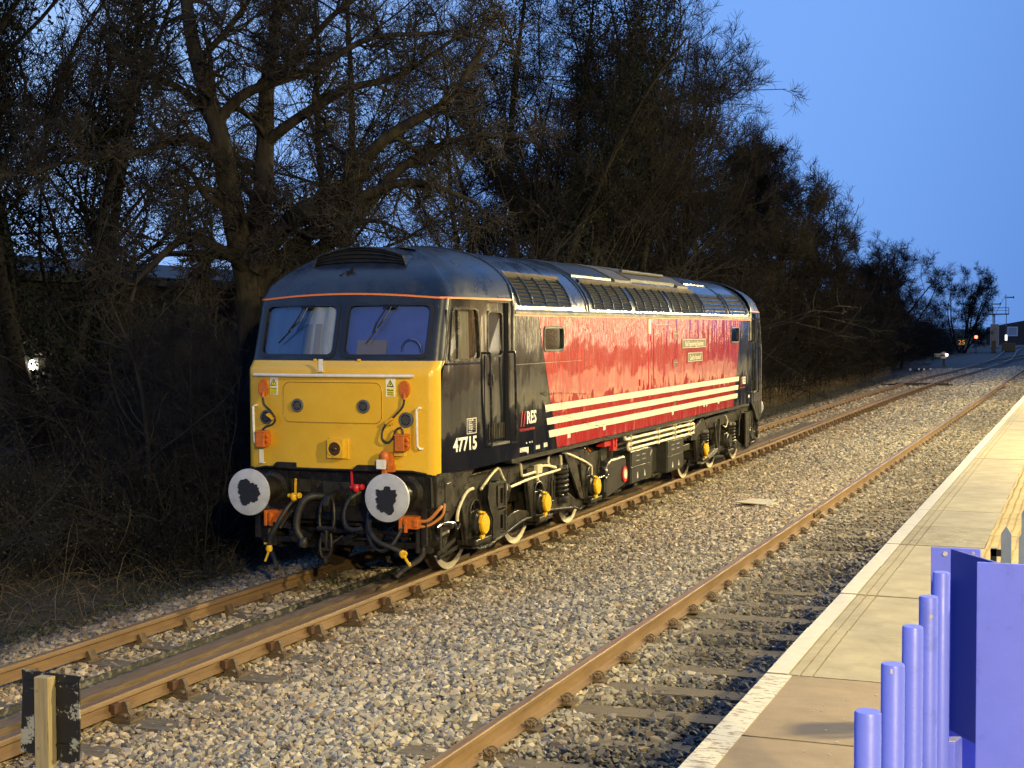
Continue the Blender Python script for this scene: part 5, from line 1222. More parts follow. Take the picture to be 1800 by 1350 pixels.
def bogie(yb, front):
    bog = bpy.data.objects.new('bogie', None); col.objects.link(bog); bog.parent = L_
    ax = [yb - 2.21, yb, yb + 2.21]
    for y in ax: wheel_set(y, bog)
    # f maps the distance from the outer end so that both bogies share the builder: u = -1 outer, +1 inner
    d = 1 if front else -1
    Y = lambda u: yb + d * u
    obj('bogie_centre', MB().box(-.62, .62, yb - 1.6, yb + 1.6, .45, .85).box(-.9, .9, yb - .35, yb + .35, .6, 1.0), M_UND, bog)
    for s in (1, -1):
        top = [(-3.08, .60), (-2.95, .86), (-2.62, 1.10), (-2.45, 1.15), (-1.45, 1.15), (1.15, 1.12), (1.65, 1.10), (2.15, .98), (2.42, .80), (2.50, .56)]
        bot = [(2.38, .56), (2.30, .74), (1.9, .86), (1.2, .90), (-1.3, .90), (-2.0, .92), (-2.55, .84), (-2.86, .66), (-2.92, .58)]
        poly = [(Y(a), b) for a, b in top + bot]
        obj('side_frame', MB().prism(poly, 'x', *sorted((s * .98, s * 1.10))), M_UND2, bog, bevel=.012)
        lip = MB().tube([(s * 1.105, Y(a), b - .012) for a, b in top], .02, 5)
        obj('frame_flange', lip, M_UND2, bog, smooth=True)
        for k, y in enumerate(ax):
            yel = s < 0 or front or k == 0
            u = d * (y - yb)
            axlebox(y, s, bog, yellow=(front or abs(u - 2.21) < .1))
            if front or abs(u) > .5: horn(y, s, bog)
        # equalising beams
        for (a, sg) in ((-2.21, 1), (0, 1)):
            pts = [(a - .20, .34), (a + .12, .235), (a + .42, .235), (a + 1.60, .40), (a + 1.95, .40), (a + 1.95, .47), (a + 1.55, .545), (a + 1.25, .53), (a + .55, .37), (a + .2, .36), (a - .1, .40)]
            if a == 0: pts = [(a + .18, .40), (a + .45, .41), (a + 1.45, .33), (a + 1.72, .27), (a + 1.98, .30), (a + 2.10, .38), (a + 1.9, .42), (a + 1.65, .42), (a + 1.35, .54), (a + 1.0, .56), (a + .6, .53), (a + .2, .47)]
            obj('equalising_beam', MB().prism([(Y(p), q) for p, q in pts], 'x', *sorted((s * 1.06, s * 1.13))), M_UND2, bog, bevel=.008)
            obj('beam_flange', MB().tube([(s * 1.15, Y(p), q) for p, q in pts[:6]], .018, 5), M_UND2, bog)
        if front:
            coil(Y(.94), s, bog, .57, .93, .105, .024, 5.5, 1.12); coil(Y(.42), s, bog, .48, .86, .065, .018, 7, 1.02)
        else:
            coil(Y(-.47), s, bog, .47, .86, .125, .024, 6, 1.10); coil(Y(2.15), s, bog, .58, .88, .10, .02, 6, 1.18)
            obj('bogie_bracket', MB().prism([(Y(3.14), .80), (Y(3.05), .95), (Y(2.35), 1.16), (Y(2.15), 1.16), (Y(1.92), .92), (Y(1.95), .82), (Y(2.5), .86), (Y(2.75), .78)], 'x', *sorted((s * 1.14, s * 1.20))), M_UND2, bog, bevel=.006)
            obj('drag_link', MB().obox((s * 1.2, Y(.9), .72), (.05, .10, .70), (-.25, 0, 0)).obox((s * 1.2, Y(1.15), .72), (.04, .07, .62), (.35, 0, 0)), M_UND2, bog)
            obj('tie_beam', MB().prism([(Y(2.53), .31), (Y(2.35), .29), (Y(1.15), .43), (Y(1.1), .50), (Y(1.3), .50), (Y(2.45), .36)], 'x', *sorted((s * 1.16, s * 1.24))), M_GUT, bog, bevel=.006)
        # sand box / step frame between outer axles
        if front:
            sf = MB(); x0, x1 = s * 1.06, s * 1.24
            ya, yb_ = Y(-2.02), Y(-1.38)
            lo, hi = sorted((x0, x1))
            sf.box(hi - .012 if s > 0 else lo, hi if s > 0 else lo + .012, min(ya, yb_), min(ya, yb_) + .06, .34, 1.0)
            fr_ = MB()
            fr_.ring([(Y(-1.92), .345), (Y(-1.39), .345), (Y(-1.39), 1.0), (Y(-1.92), 1.0)], [(Y(-1.86), .38), (Y(-1.44), .38), (Y(-1.44), .97), (Y(-1.86), .97)], 'x', lo, hi)
            fr_.box(lo, hi, Y(-1.9), Y(-1.41), .635, .655)
            obj('step_frame', fr_, M_UND2, bog, bevel=.004)
            for z0_, z1_ in ((.39, .62), (.70, .95)):
                obj('step_plate', MB().ring([(Y(-1.66), z0_ - .01), (Y(-1.42), z0_ - .01), (Y(-1.42), z1_ + .01), (Y(-1.66), z1_ + .01)], rr(Y(-1.59), Y(-1.49), z0_ + .03, z1_ - .03, .04, 3)[::1] and [(Y(-1.58), z0_ + .03), (Y(-1.50), z0_ + .03), (Y(-1.50), z1_ - .03), (Y(-1.58), z1_ - .03)], 'x', *sorted((s * 1.20, s * 1.225))), M_UND, bog)
                obj('step_tread', MB().box(lo, hi, Y(-1.88), Y(-1.42), z0_ - .02, z0_ - .005), M_UND2, bog)
            fb = MB().prism([(Y(-2.06), .86), (Y(-2.02), 1.04), (Y(-1.80), 1.01), (Y(-1.80), .76), (Y(-1.66), .58), (Y(-1.66), .34), (Y(-1.90), .34), (Y(-1.90), .60), (Y(-1.98), .70)], 'x', *sorted((s * 1.24, s * 1.255)))
            obj('step_side_plate', fb, M_UND, bog)
            obj('sand_box', MB().prism([(Y(-1.85), .62), (Y(-1.45), .62), (Y(-1.42), 1.0), (Y(-1.85), 1.0)], 'x', *sorted((s * 1.0, s * 1.16))), M_UND2, bog, bevel=.01)
        else:
            obj('step_plate', MB().prism([(Y(-1.98), .31), (Y(-1.58), .31), (Y(-1.58), 1.06), (Y(-1.98), 1.06)], 'x', *sorted((s * 1.20, s * 1.225))), M_UND, bog)
            for z_ in (.40, .52, .66, .80, .94): obj('step_slot', MB().box(*sorted((s * 1.226, s * 1.23)), Y(-1.80) - .02, Y(-1.80) + .02, z_, z_ + .045), M_GUT, bog)
            obj('step_edge', MB().box(*sorted((s * 1.1, s * 1.225)), min(Y(-2.0), Y(-2.03)), max(Y(-2.0), Y(-2.03)), .3, 1.07), M_UND2, bog)
        # pipework
        def pp(pts, r_=.017, m_=M_PIPE, x=1.16, nm='bogie_pipe'):
            obj(nm, MB().tube([(s * (x + (p[2] if len(p) > 2 else 0)), Y(p[0]), p[1]) for p in pts], r_, 7, smooth_pts=3), m_, bog, smooth=True)
        if front:
            pp([(-2.78, .66), (-2.76, .76), (-2.62, .90), (-2.45, .98), (-2.30, .99)], .02)
            pp([(-2.1, .96, .02), (-1.85, 1.07, .02), (-1.62, 1.15, .02), (-1.50, 1.15, .02), (-1.40, 1.05, .02), (-1.28, .95, .02), (-1.25, .86, .02)], .017)
            pp([(-1.20, .875), (-.9, .89), (-.4, .915), (.3, .925), (.78, .93), (.88, .96), (.88, 1.08), (.86, 1.12)], .018)
            pp([(-.90, 1.17), (-.76, 1.165), (-.70, 1.13), (-.66, 1.01), (-.60, .98), (-.3, .985), (-.1, .995), (.1, 1.04), (.3, 1.03), (.6, .985), (.66, .97), (.5, 1.0), (.36, 1.06), (.38, 1.15), (.46, 1.18)], .018)
            pp([(-.10, .99), (-.08, .93), (-.08, .87)], .022)
            obj('pipe_tee', MB().box(*sorted((s * 1.14, s * 1.20)), Y(-.16), Y(.02), .96, 1.08), M_PIPE, bog, bevel=.008)
            pp([(.94, 1.16), (1.1, 1.135), (1.8, .98), (2.2, .865), (2.27, .82), (2.28, .72)], .018)
            pp([(2.2, .63, .06), (2.45, .655, .06), (2.68, .66, .06), (2.78, .62, .06), (2.9, .66, .06)], .016, M_ALU)
            obj('bolster_bracket', MB().prism([(Y(.9), 1.17), (Y(1.0), 1.20), (Y(2.0), 1.14), (Y(2.35), .95), (Y(2.38), .70), (Y(2.2), .70), (Y(2.1), .86), (Y(1.7), .92), (Y(1.35), .98)], 'x', *sorted((s * 1.10, s * 1.145))), M_UND2, bog, bevel=.006)
            obj('horn_blade', MB().prism([(Y(1.02), 1.14), (Y(1.28), .90), (Y(1.75), .42), (Y(1.9), .40), (Y(1.62), .86), (Y(1.55), 1.1)], 'x', *sorted((s * 1.13, s * 1.16))), M_UND2, bog)
            obj('swing_link', MB().obox((s * 1.1, Y(.62), .70), (.05, .07, .36), (.05, 0, 0)).obox((s * 1.1, Y(.72), .66), (.05, .05, .36), (-.1, 0, 0)).cyl((s * 1.05, Y(.58), .86), (s * 1.15, Y(.58), .86), .06, 12), M_UND, bog)
            obj('brake_cylinder', MB().lathe([(.0, 0), (.07, 0), (.09, .03), (.09, .22), (.05, .26)], (s * 1.12, Y(-1.3), .72), (0, .35, .5), 14).cyl((s * 1.12, Y(-1.25), .66), (s * 1.12, Y(-1.2), .42), .03, 8), M_UND, bog, smooth=True, angle=35)
            for q_, z_ in ((-.98, 1.0), (.60, 1.02), (-1.18, 1.02)):
                obj('frame_opening', MB().prism(circ(Y(q_), z_, .05, 14, .075), 'x', *sorted((s * 1.1005, s * 1.104))), M_VOID, bog)
        else:
            pp([(.2, 1.1), (.0, 1.0), (.05, .9), (.2, .86), (.35, .9)], .012, M_PIPE, 1.18)
            pp([(-1.2, 1.12), (-1.1, 1.0), (-1.05, .8), (-1.0, .6)], .013, M_UND2, 1.2)
        # brake blocks and hangers
        for y in ax:
            for q in (-.62, .62):
                obj('brake_block', MB().obox((s * .76, y + q * .98, .50), (.09, .07, .34), (.18 * (1 if q > 0 else -1), 0, 0)).obox((s * .86, y + q * 1.02, .62), (.03, .06, .5)), M_CHAIR, bog)
        obj('brake_pull_rod', MB().obox((s * .9, yb, .26), (.03, 4.6, .05)), M_UND, bog)
    return bog
bogie(-5.64, True); bogie(5.64, False)

# ------------- between the bogies
obj('underframe_core', MB().box(-.95, .95, -2.9, 2.4, .38, 1.24).box(-.7, .7, -8.2, 8.2, .95, 1.24), M_UND, L_)
for s in (1, -1):
    X = lambda a, b: sorted((s * a, s * b))
    def bb(name, y0, y1, z0, z1, x1=1.24, x0=.9, m_=M_BOX):
        o = obj(name, MB().box(*X(x0, x1), y0, y1, z0, z1), m_, L_, bevel=.012); return o
    for (y0, y1, z0, z1) in ((-1.60, -.52, .40, .925), (.62, 1.72, .37, .93)):
        o = bb('battery_box', y0, y1, z0, z1)
        obj('box_lid', MB().box(*X(1.24, 1.252), y0 + .02, y1 - .02, (z0 + z1) / 2 + .02, z1 - .015), M_BOX, o, bevel=.004)
        obj('box_door', MB().box(*X(1.24, 1.25), y0 + .02, y1 - .02, z0 + .02, (z0 + z1) / 2 + .005), M_BOX, o, bevel=.004)
        for k in range(2):
            for j in range(2): obj('box_slot', MB().box(*X(1.252, 1.258), y0 + .25 + k * .36, y0 + .45 + k * .36, z1 - .10 - j * .08, z1 - .085 - j * .08), M_STEEL, o)
            obj('box_marker', MB().prism([(y0 + .32 + k * .42, z0 + .07), (y0 + .38 + k * .42, z0 + .07), (y0 + .35 + k * .42, z0 + .17)], 'x', *X(1.25, 1.256)), M_SIGN, o)
    bb('equipment_case', -.50, -.05, .38, .93, 1.16); bb('equipment_case', .0, .60, .40, .95, 1.06)
    bb('equipment_case', 1.75, 2.0, .5, .98, 1.18); bb('equipment_case', 2.05, 2.6, .62, .74, 1.15, m_=M_UND); bb('equipment_case', 2.05, 2.7, .84, .90, 1.15, m_=M_UND)
    obj('latch_handle', MB().obox((s * 1.19, -.24, .80), (.02, .14, .04), (.5, 0, 0)), M_STEEL, L_)
    # fuel / water tank with rounded shoulders
    tp = [(-2.75, .30), (-1.72, .42), (-1.68, .80), (-1.78, .88), (-2.50, .88), (-2.68, .84), (-2.78, .76), (-2.80, .40)]
    o = obj('fuel_tank', MB().prism(tp, 'x', *X(.80, 1.20)), M_BOX, L_, bevel=.03)
    obj('tank_lower', MB().prism([(-3.2, .46), (-2.76, .30), (-1.7, .38), (-1.7, .5), (-2.8, .55), (-3.2, .52)], 'x', *X(.5, 1.10)), M_BOX, L_, bevel=.01)
    gg = obj('fuel_gauge', MB().lathe([(.11, 0), (.11, s * .03), (.09, s * .035)], (s * 1.19, -1.84, .585), (1, 0, 0), 22), M_REDV, L_, smooth=True, angle=35)
    obj('gauge_face', MB().lathe([(.078, 0), (.078, s * .005)], (s * 1.224, -1.84, .585), (1, 0, 0), 22), M_CREAM, gg)
    ri = MB(); ri.tube([(s * 1.215, -1.84 + .118 * math.cos(t), .585 + .118 * math.sin(t)) for t in np.linspace(0, 2 * math.pi, 20)], .012, 6, caps=False); obj('gauge_guard', ri, M_REDV, gg)
    cb = MB().lathe([(.0, 0), (.11, 0), (.12, .04), (.12, .26), (.09, .30), (.05, .34)], (s * 1.05, -2.35, .90), (0, 0, 1), 16); cb.cyl((s * 1.05, -2.9, .75), (s * 1.05, -3.1, .75), .06, 12); cb.box(*X(.9, 1.12), -2.80, -2.50, .86, 1.10)
    obj('filter_housing', cb, M_UND, L_, smooth=True, angle=35)
    cyl = MB().lathe([(.0, 0), (.09, .0), (.10, .03), (.10, .10)], (s * 1.12, -2.84, .70), (0, 1, 0), 18); obj('tank_end_cap', cyl, M_BOX, L_, smooth=True, angle=35)
    obj('drain_pipe', MB().tube([(s * 1.1, -3.35, .72), (s * 1.1, -3.1, .73), (s * 1.1, -2.85, .72)], .03, 8), M_UND, L_)
    obj('isolating_box', MB().box(*X(1.1, 1.24), -2.98, -2.66, 1.10, 1.24), M_REDINK, L_, bevel=.008)
    rf = obj('red_frame', MB().ring([(-2.64, 1.02), (-2.44, 1.02), (-2.44, 1.25), (-2.64, 1.25)], [(-2.59, 1.06), (-2.49, 1.06), (-2.49, 1.24), (-2.59, 1.24)], 'x', *X(1.2, 1.27)), M_REDINK, L_)
    obj('frame_card', MB().box(*X(1.22, 1.23), -2.59, -2.49, 1.06, 1.24), M_CREAM, rf)
    for q in range(4): obj('conduit', MB().tube([(s * 1.0, -3.45 + q * .12, 1.24), (s * 1.02, -3.40 + q * .12, 1.10), (s * 1.05, -3.25 + q * .12, 1.0), (s * 1.05, -3.05 + q * .1, .93)], .022, 7, smooth_pts=3), M_ORANGE if q == 2 else M_RUBBER, L_, smooth=True)
    # four row heating pipe coil
    zz = [(1.225, 1.20), (1.145, 1.13), (1.06, 1.045), (.975, .965)]
    def row(k, y): 
        t = (y + 2.0) / 4.4; return zz[k][0] * 1.0 - .02 * t
    for k in range(4):
        ya = -2.0 if k < 2 else -1.82; P_ = [(s * 1.27, y, row(k, y)) for y in np.linspace(ya, 2.38, 12)]
        obj('cooling_pipe', MB().tube(P_, .024, 8), M_PIPE, L_, smooth=True)
    for (k, y_, sg) in ((0, -2.0, -1), (2, -1.82, -1), (1, 2.38, 1)):
        z0_, z1_ = row(k, y_), row(k + 1, y_); zc_ = (z0_ + z1_) / 2; r_ = (z0_ - z1_) / 2
        obj('pipe_bend', MB().tube([(s * 1.27, y_ + sg * r_ * math.sin(t), zc_ + r_ * math.cos(t)) for t in np.linspace(0, math.pi, 9)], .026, 8), M_PIPE, L_, smooth=True)
    for y_ in (-1.75, -.1, 1.0, 2.1):
        for k in range(4): obj('pipe_clip', MB().box(*X(1.24, 1.305), y_ - .018, y_ + .018, row(k, y_) - .034, row(k, y_) + .034), M_PIPE, L_)
        obj('pipe_hanger', MB().box(*X(1.235, 1.245), y_ - .015, y_ + .015, .96, 1.27), M_UND2, L_)
    obj('frame_fittings', MB().tube([(s * 1.2, -4.0, 1.22), (s * 1.22, -3.9, 1.15), (s * 1.22, -3.8, 1.22)], .018, 6, smooth_pts=3).box(*X(1.1, 1.22), 3.5, 3.9, 1.17, 1.22).box(*X(1.1, 1.2), 5.6, 6.6, 1.16, 1.22), M_UND2, L_)

# ------------------------------------------------------------------ things around the tracks
# near post with the back of a board
sp_ = thing('sign_post', 'square softwood post with a flaking black board behind it, at the bottom left', 'sign', (2.42, -17.2, 0))
obj('post', MB().box(-.048, .048, -.035, .035, -.30, .945), M_WOOD, sp_, bevel=.004)
bd = MB(); nn = 10
bo = obj('board', MB().prism([(-.205, .49), (-.10, .485), (.0, .462), (.13, .455), (.195, .475), (.205, .60), (.205, .93), (.215, .952), (.06, .955), (-.06, .958), (-.19, .965), (-.185, .86), (-.20, .60)], 'y', .036, .046), M_BOARD, sp_)
bo.rotation_euler = (0, R(0), R(0))
for z_ in (.545, .885): obj('board_batten', MB().box(-.195, .20, .026, .036, z_, z_ + .018), M_BOARD, sp_)
for z_ in (.87, .545): obj('bolt', MB().lathe([(.007, 0), (.006, -.006)], (-.025, -.035, z_), (0, 1, 0), 8), M_STEEL, sp_)
# plastic cover lying on the ballast
pb = obj('cover_board', MB().prism([(2.60, -.12), (3.22, -.36), (3.36, .40), (2.78, .46)], 'z', .0, .014), mat('pale_yellow_board', (.46, .46, .36), .5, var=(.52, .50, .34), scale=2)); pb.location = (0, 0, -.005)
tag(pb, 'flat pale yellowish board lying on the ballast between the two tracks', 'board')

# blue steel railing close to the camera
bf = thing('blue_railing', 'bright blue steel railing with five round flat-topped bars and a broad end post', 'railing', (7.455, -21.3, PZ))
for k, y_ in enumerate((-21.29, -20.92, -20.545, -20.17, -19.80)):
    obj('bar', MB().lathe([(.0225, -.05), (.0225, 1.136), (.0205, 1.140)], (0, y_ + 21.3, 0), (0, 0, 1), 28), M_BLUE, bf, smooth=True, angle=40)
    if k in (1, 3): obj('paint_chip', MB().prism([(.0 + .006 * k, -.0005), (.008, .001), (.006, .004), (-.004, .003)], 'z', 1.1402, 1.1408) if False else MB().obox((-.004 + .004 * k, y_ + 21.3 - .0215, 1.130 - .035 * (k > 1)), (.004 + .003 * (k > 1), .0025, .009)), M_CHIP, bf)
obj('bottom_rail', MB().box(-.018, .018, -4.0, 1.72, .075, .115), M_BLUE, bf)
PX_, PY_ = 0.0, 21.3 - 19.66      # end post, local to the railing's base
obj('post_near_plate', MB().box(.082, .26, PY_ - .006, PY_ + .006, -.05, 1.150), M_BLUE, bf, bevel=.002)
obj('post_far_plate', MB().box(-.059, .078, PY_ + .235, PY_ + .245, .3, 1.150), M_BLUE, bf, bevel=.002)
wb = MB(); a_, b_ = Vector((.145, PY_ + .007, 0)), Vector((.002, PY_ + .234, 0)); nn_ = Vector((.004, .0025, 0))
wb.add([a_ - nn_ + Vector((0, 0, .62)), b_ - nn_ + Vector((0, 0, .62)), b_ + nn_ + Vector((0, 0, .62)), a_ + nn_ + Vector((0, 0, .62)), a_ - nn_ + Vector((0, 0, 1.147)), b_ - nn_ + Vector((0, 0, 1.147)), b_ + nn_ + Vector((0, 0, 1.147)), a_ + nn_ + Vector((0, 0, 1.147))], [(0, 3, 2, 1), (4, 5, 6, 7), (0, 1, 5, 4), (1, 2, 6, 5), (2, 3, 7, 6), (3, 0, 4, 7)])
obj('post_web', wb, mat('shaded_blue_web', (.02, .045, .33), .5), bf)  # railing blue darkened: the shade on the web is put into its colour
obj('bolt', MB().lathe([(.008, 0), (.006, -.006)], (-.02, PY_ + .235, 1.132), (0, 1, 0), 10), M_CHIP, bf); obj('bolt', MB().lathe([(.005, 0), (.004, -.004)], (.058, PY_ + .235, 1.138), (0, 1, 0), 10), M_CHIP, bf)
br = MB().prism([(-.012, PY_ - .10), (.035, PY_ - .10), (.050, PY_ - .03), (-.008, PY_ - .03)], 'z', .0, .675)
obj('post_bracket', br, M_BLUE, bf, bevel=.003); obj('paint_chip', MB().prism([(.0, PY_ - .09), (.012, PY_ - .098), (.034, PY_ - .09), (.046, PY_ - .04), (.03, PY_ - .045), (.012, PY_ - .06)], 'z', .6752, .678), M_CHIP, bf)
# picket fence behind it
pf = thing('picket_fence', 'pale grey-blue pointed picket fence just behind the blue railing at the right edge', 'fence', (7.5, -17.0, PZ))
for k in range(9):
    x_ = .01 + k * .075; y_ = .0 - .02 * k
    zt_ = .905 - .012 * k
    if k == 2: continue
    obj('picket', MB().prism([(x_ - .022, -.02), (x_ + .022, -.02), (x_ + .022, zt_ - .035), (x_, zt_), (x_ - .022, zt_ - .035)], 'y', y_ - .009, y_ + .009), M_PICK, pf)
obj('fence_post', MB().prism([(.07, -.02), (.17, -.02), (.17, 1.0), (.12, 1.02), (.07, .95)], 'y', .10, .19), M_PICK, pf)
for z_ in (.25, .62): obj('fence_rail', MB().box(-.02, .7, .01, .04, z_, z_ + .06), M_PICK, pf)
obj('gate_latch', MB().box(-.055, -.03, -.02, .03, .62, .80).box(-.055, -.01, -.02, .0, .77, .80), M_INK, pf)

# ------------------------------------------------------------------ trees
def tubes_mesh(groups, name, m_):
    """groups: list of (pts (N,K,3), radii (N,K), sides)"""
    Vs = []; Fs = []; off = 0
    for pts, rad, n in groups:
        N, K, _ = pts.shape
        if N == 0: continue
        tg = np.gradient(pts, axis=1); tg /= np.linalg.norm(tg, axis=2, keepdims=True) + 1e-9
        ref = np.where(np.abs(tg[..., 2:3]) < .9, np.array([0, 0, 1.0]), np.array([1.0, 0, 0]))
        u = np.cross(tg, ref); u /= np.linalg.norm(u, axis=2, keepdims=True) + 1e-9; w = np.cross(tg, u)
        an = 2 * np.pi * np.arange(n) / n
        V = pts[:, :, None, :] + rad[:, :, None, None] * (u[:, :, None, :] * np.cos(an)[None, None, :, None] + w[:, :, None, :] * np.sin(an)[None, None, :, None])
        idx = off + np.arange(N * K * n).reshape(N, K, n)
        a = idx[:, :-1, :]; b = np.roll(idx, -1, axis=2)[:, :-1, :]; c = np.roll(idx, -1, axis=2)[:, 1:, :]; d = idx[:, 1:, :]
        Fs.append(np.stack([a, b, c, d], -1).reshape(-1, 4)); Vs.append(V.reshape(-1, 3)); off += N * K * n
    V = np.concatenate(Vs); F = np.concatenate(Fs)
    return np_mesh(V, F, name, m_)
def np_mesh(V, F, name, m_):
    me = bpy.data.meshes.new(name); me.vertices.add(len(V)); me.vertices.foreach_set('co', V.astype(np.float32).ravel())
    k = F.shape[1]; me.loops.add(F.size); me.loops.foreach_set('vertex_index', F.astype(np.int32).ravel())
    me.polygons.add(len(F)); me.polygons.foreach_set('loop_start', np.arange(0, F.size, k, dtype=np.int32)); me.polygons.foreach_set('loop_total', np.full(len(F), k, np.int32))
    me.polygons.foreach_set('use_smooth', np.ones(len(F), bool)); me.update(calc_edges=True); me.materials.append(m_); return me
def resample(P, K):
    P = np.array(P, float); t = np.r_[0, np.cumsum(np.linalg.norm(np.diff(P[:, :3], axis=0), axis=1))]; t /= t[-1]
    s = np.linspace(0, 1, K); return np.stack([np.interp(s, t, P[:, i]) for i in range(P.shape[1])], 1)
def grow(rg, start, dirn, length, r0, r1, K, wander, trop, curl=0.0):
    """random-walk polylines. start,dirn (N,3); length,r0 (N,)"""
    N = len(start); d = dirn / (np.linalg.norm(dirn, axis=1, keepdims=True) + 1e-9)
    pts = [start]; step = (length / (K - 1))[:, None]; kick = rg.normal(0, wander, (N, 3))
    for i in range(K - 1):
        kick = .55 * kick + rg.normal(0, wander, (N, 3))
        d = d + kick + np.array(trop) * (1.0 / K); d /= np.linalg.norm(d, axis=1, keepdims=True) + 1e-9
        pts.append(pts[-1] + d * step)
    P = np.stack(pts, 1); t = np.linspace(0, 1, K)[None]
    rad = r0[:, None] * (1 - t) + (r1 if np.ndim(r1) else np.full(N, r1))[:, None] * t
    return P, rad
def sprout(rg, P, rad, per, t0, t1, ang, lenf, ratio, K, wander, trop, rmin, lmin=.15, ltaper=.5, flat=1.0):
    N, Kp, _ = P.shape; M = N * per
    t = rg.uniform(t0, t1, M) ; idx = np.repeat(np.arange(N), per); f = t * (Kp - 1); i0 = np.clip(f.astype(int), 0, Kp - 2); fr = (f - i0)[:, None]
    a = P[idx, i0]; b = P[idx, i0 + 1]; st = a * (1 - fr) + b * fr; tg = b - a; tg /= np.linalg.norm(tg, axis=1, keepdims=True) + 1e-9
    L = np.linalg.norm(P[idx, -1] - P[idx, 0], axis=1)
    rnd_ = rg.normal(0, 1, (M, 3)); rnd_[:, 2] *= flat; perp = rnd_ - tg * (rnd_ * tg).sum(1, keepdims=True); perp /= np.linalg.norm(perp, axis=1, keepdims=True) + 1e-9
    an = rg.uniform(ang[0], ang[1], M)[:, None]; d = tg * np.cos(an) + perp * np.sin(an)
    ln = np.maximum(L * lenf * (1 - ltaper * t) * rg.uniform(.55, 1.25, M), lmin)
    rp = rad[idx, i0]; r0 = np.maximum(rp * ratio * rg.uniform(.75, 1.1, M), rmin)
    return grow(rg, st, d, ln, r0, np.full(M, rmin * .7), K, wander, trop)
def leaves_mesh(rg, pts, size, name, m_, up=.3):
    N = len(pts); a = rg.normal(0, 1, (N, 3)); a /= np.linalg.norm(a, axis=1, keepdims=True); b = rg.normal(0, 1, (N, 3)); b = np.cross(a, b); b /= np.linalg.norm(b, axis=1, keepdims=True)
    s = (size * rg.uniform(.6, 1.3, N))[:, None]
    V = np.stack([pts - a * s, pts + b * s * .6, pts + a * s, pts - b * s * .6], 1).reshape(-1, 3)
    return np_mesh(V, np.arange(N * 4).reshape(N, 4), name, m_)

def make_tree(seed, H, style='spread', twig=.008, dens=1.0, bark=M_BARKD, tw=M_TWIGD, trunk_r=.22, low=.18):
    rg = np.random.default_rng(seed)
    if style == 'multi': nst = 9; st = rg.normal(0, .35, (nst, 3)); st[:, 2] = -.2; d = np.stack([rg.normal(0, .34, nst), rg.normal(0, .34, nst), np.ones(nst)], 1); ln = H * rg.uniform(.6, .92, nst)
    elif style == 'twin': nst = 2; st = rg.normal(0, .2, (nst, 3)); st[:, 2] = -.2; d = np.stack([rg.normal(0, .16, nst), rg.normal(0, .16, nst), np.ones(nst)], 1); ln = H * rg.uniform(.8, .95, nst)
    elif style == 'single': nst = 1; st = np.array([[0, 0, -.3]]); d = np.array([[.03, .02, 1.0]]); ln = np.array([H * .84])
    else: nst = 3; st = rg.normal(0, .10, (nst, 3)); st[:, 2] = -.3; d = np.stack([rg.normal(0, .17, nst), rg.normal(0, .17, nst), np.ones(nst)], 1); ln = H * rg.uniform(.78, .92, nst)
    T_, Tr = grow(rg, st, d, ln, np.full(nst, trunk_r), .025, 14, .055, (0, 0, .3))
    rx, cz, rz = (.37 if nst != 9 else .46) * H, .56 * H, .47 * H
    def inside(P_, g=1.0):
        e = P_[:, -1]; lim = g * (1 + .10 * np.sin(3 * np.arctan2(e[:, 1], e[:, 0]) + seed) + rg.normal(0, .05, len(e)))
        q = (e[:, 0] ** 2 + e[:, 1] ** 2) / rx ** 2 + (np.maximum(e[:, 2] - cz, 0) / rz) ** 2; return q < lim ** 2
    def stop_at_edge(P_, lim):      # boughs stop at the crown's edge
        for i_ in range(len(P_)):
            q = ((P_[i_, :, 0] ** 2 + P_[i_, :, 1] ** 2) / rx ** 2 + (np.maximum(P_[i_, :, 2] - cz, 0) / rz) ** 2) > lim
            if q.any():
                c_ = max(int(np.argmax(q)), 2); Q = P_[i_, :c_].copy(); t_ = np.linspace(0, c_ - 1, P_.shape[1])
                P_[i_] = np.stack([np.interp(t_, np.arange(c_), Q[:, a_]) for a_ in range(3)], 1)
    stop_at_edge(T_, .80)
    n1 = {1: 42, 3: 12, 2: 17, 9: 5}[nst]
    B1, R1 = sprout(rg, T_, Tr, n1, low, 1.0, (.45, 1.2) if nst > 1 else (.7, 1.3), .50 if nst > 1 else .40, .42, 12, .10, (0, 0, .55), .016, ltaper=.35, lmin=1.3)
    stop_at_edge(B1, .95)
    B2, R2_ = sprout(rg, B1, R1, 8, .10, 1.0, (.35, 1.1), .48, .5, 9, .13, (0, 0, .40), .009, lmin=.7)
    k2 = inside(B2, 1.0); B2, R2_ = B2[k2], R2_[k2]
    B3, R3 = sprout(rg, B2, R2_, 8, .1, 1.0, (.3, 1.0), .50, .6, 6, .15, (0, 0, .35), .0062, lmin=.45)
    k3 = inside(B3, 1.05); B3, R3 = B3[k3], R3[k3]
    B4, R4 = sprout(rg, B3, R3, int(6 * dens), .1, 1.0, (.3, .9), .62, .8, 4, .15, (0, 0, .2), twig * .8, lmin=.34)
    tr = tubes_mesh([(T_, Tr, 9), (B1, R1, 5)], 'trunk', bark); cr_ = tubes_mesh([(B2, R2_, 3), (B3, R3, 3), (B4, R4, 3)], 'crown', tw)
    print('tree', seed, len(cr_.polygons) * 2)
    return tr, cr_, (T_, B1, B2)
TREES = {}
def tree_kind(key, *a, **k):
    tr, cr_, sk = make_tree(*a, **k); TREES[key] = (tr, cr_, None, k.get('H', a[1]), sk)
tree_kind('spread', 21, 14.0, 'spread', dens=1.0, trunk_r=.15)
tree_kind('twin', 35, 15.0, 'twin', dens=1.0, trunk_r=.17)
tree_kind('multi', 47, 10.0, 'multi', dens=1.2, trunk_r=.12, twig=.0088)
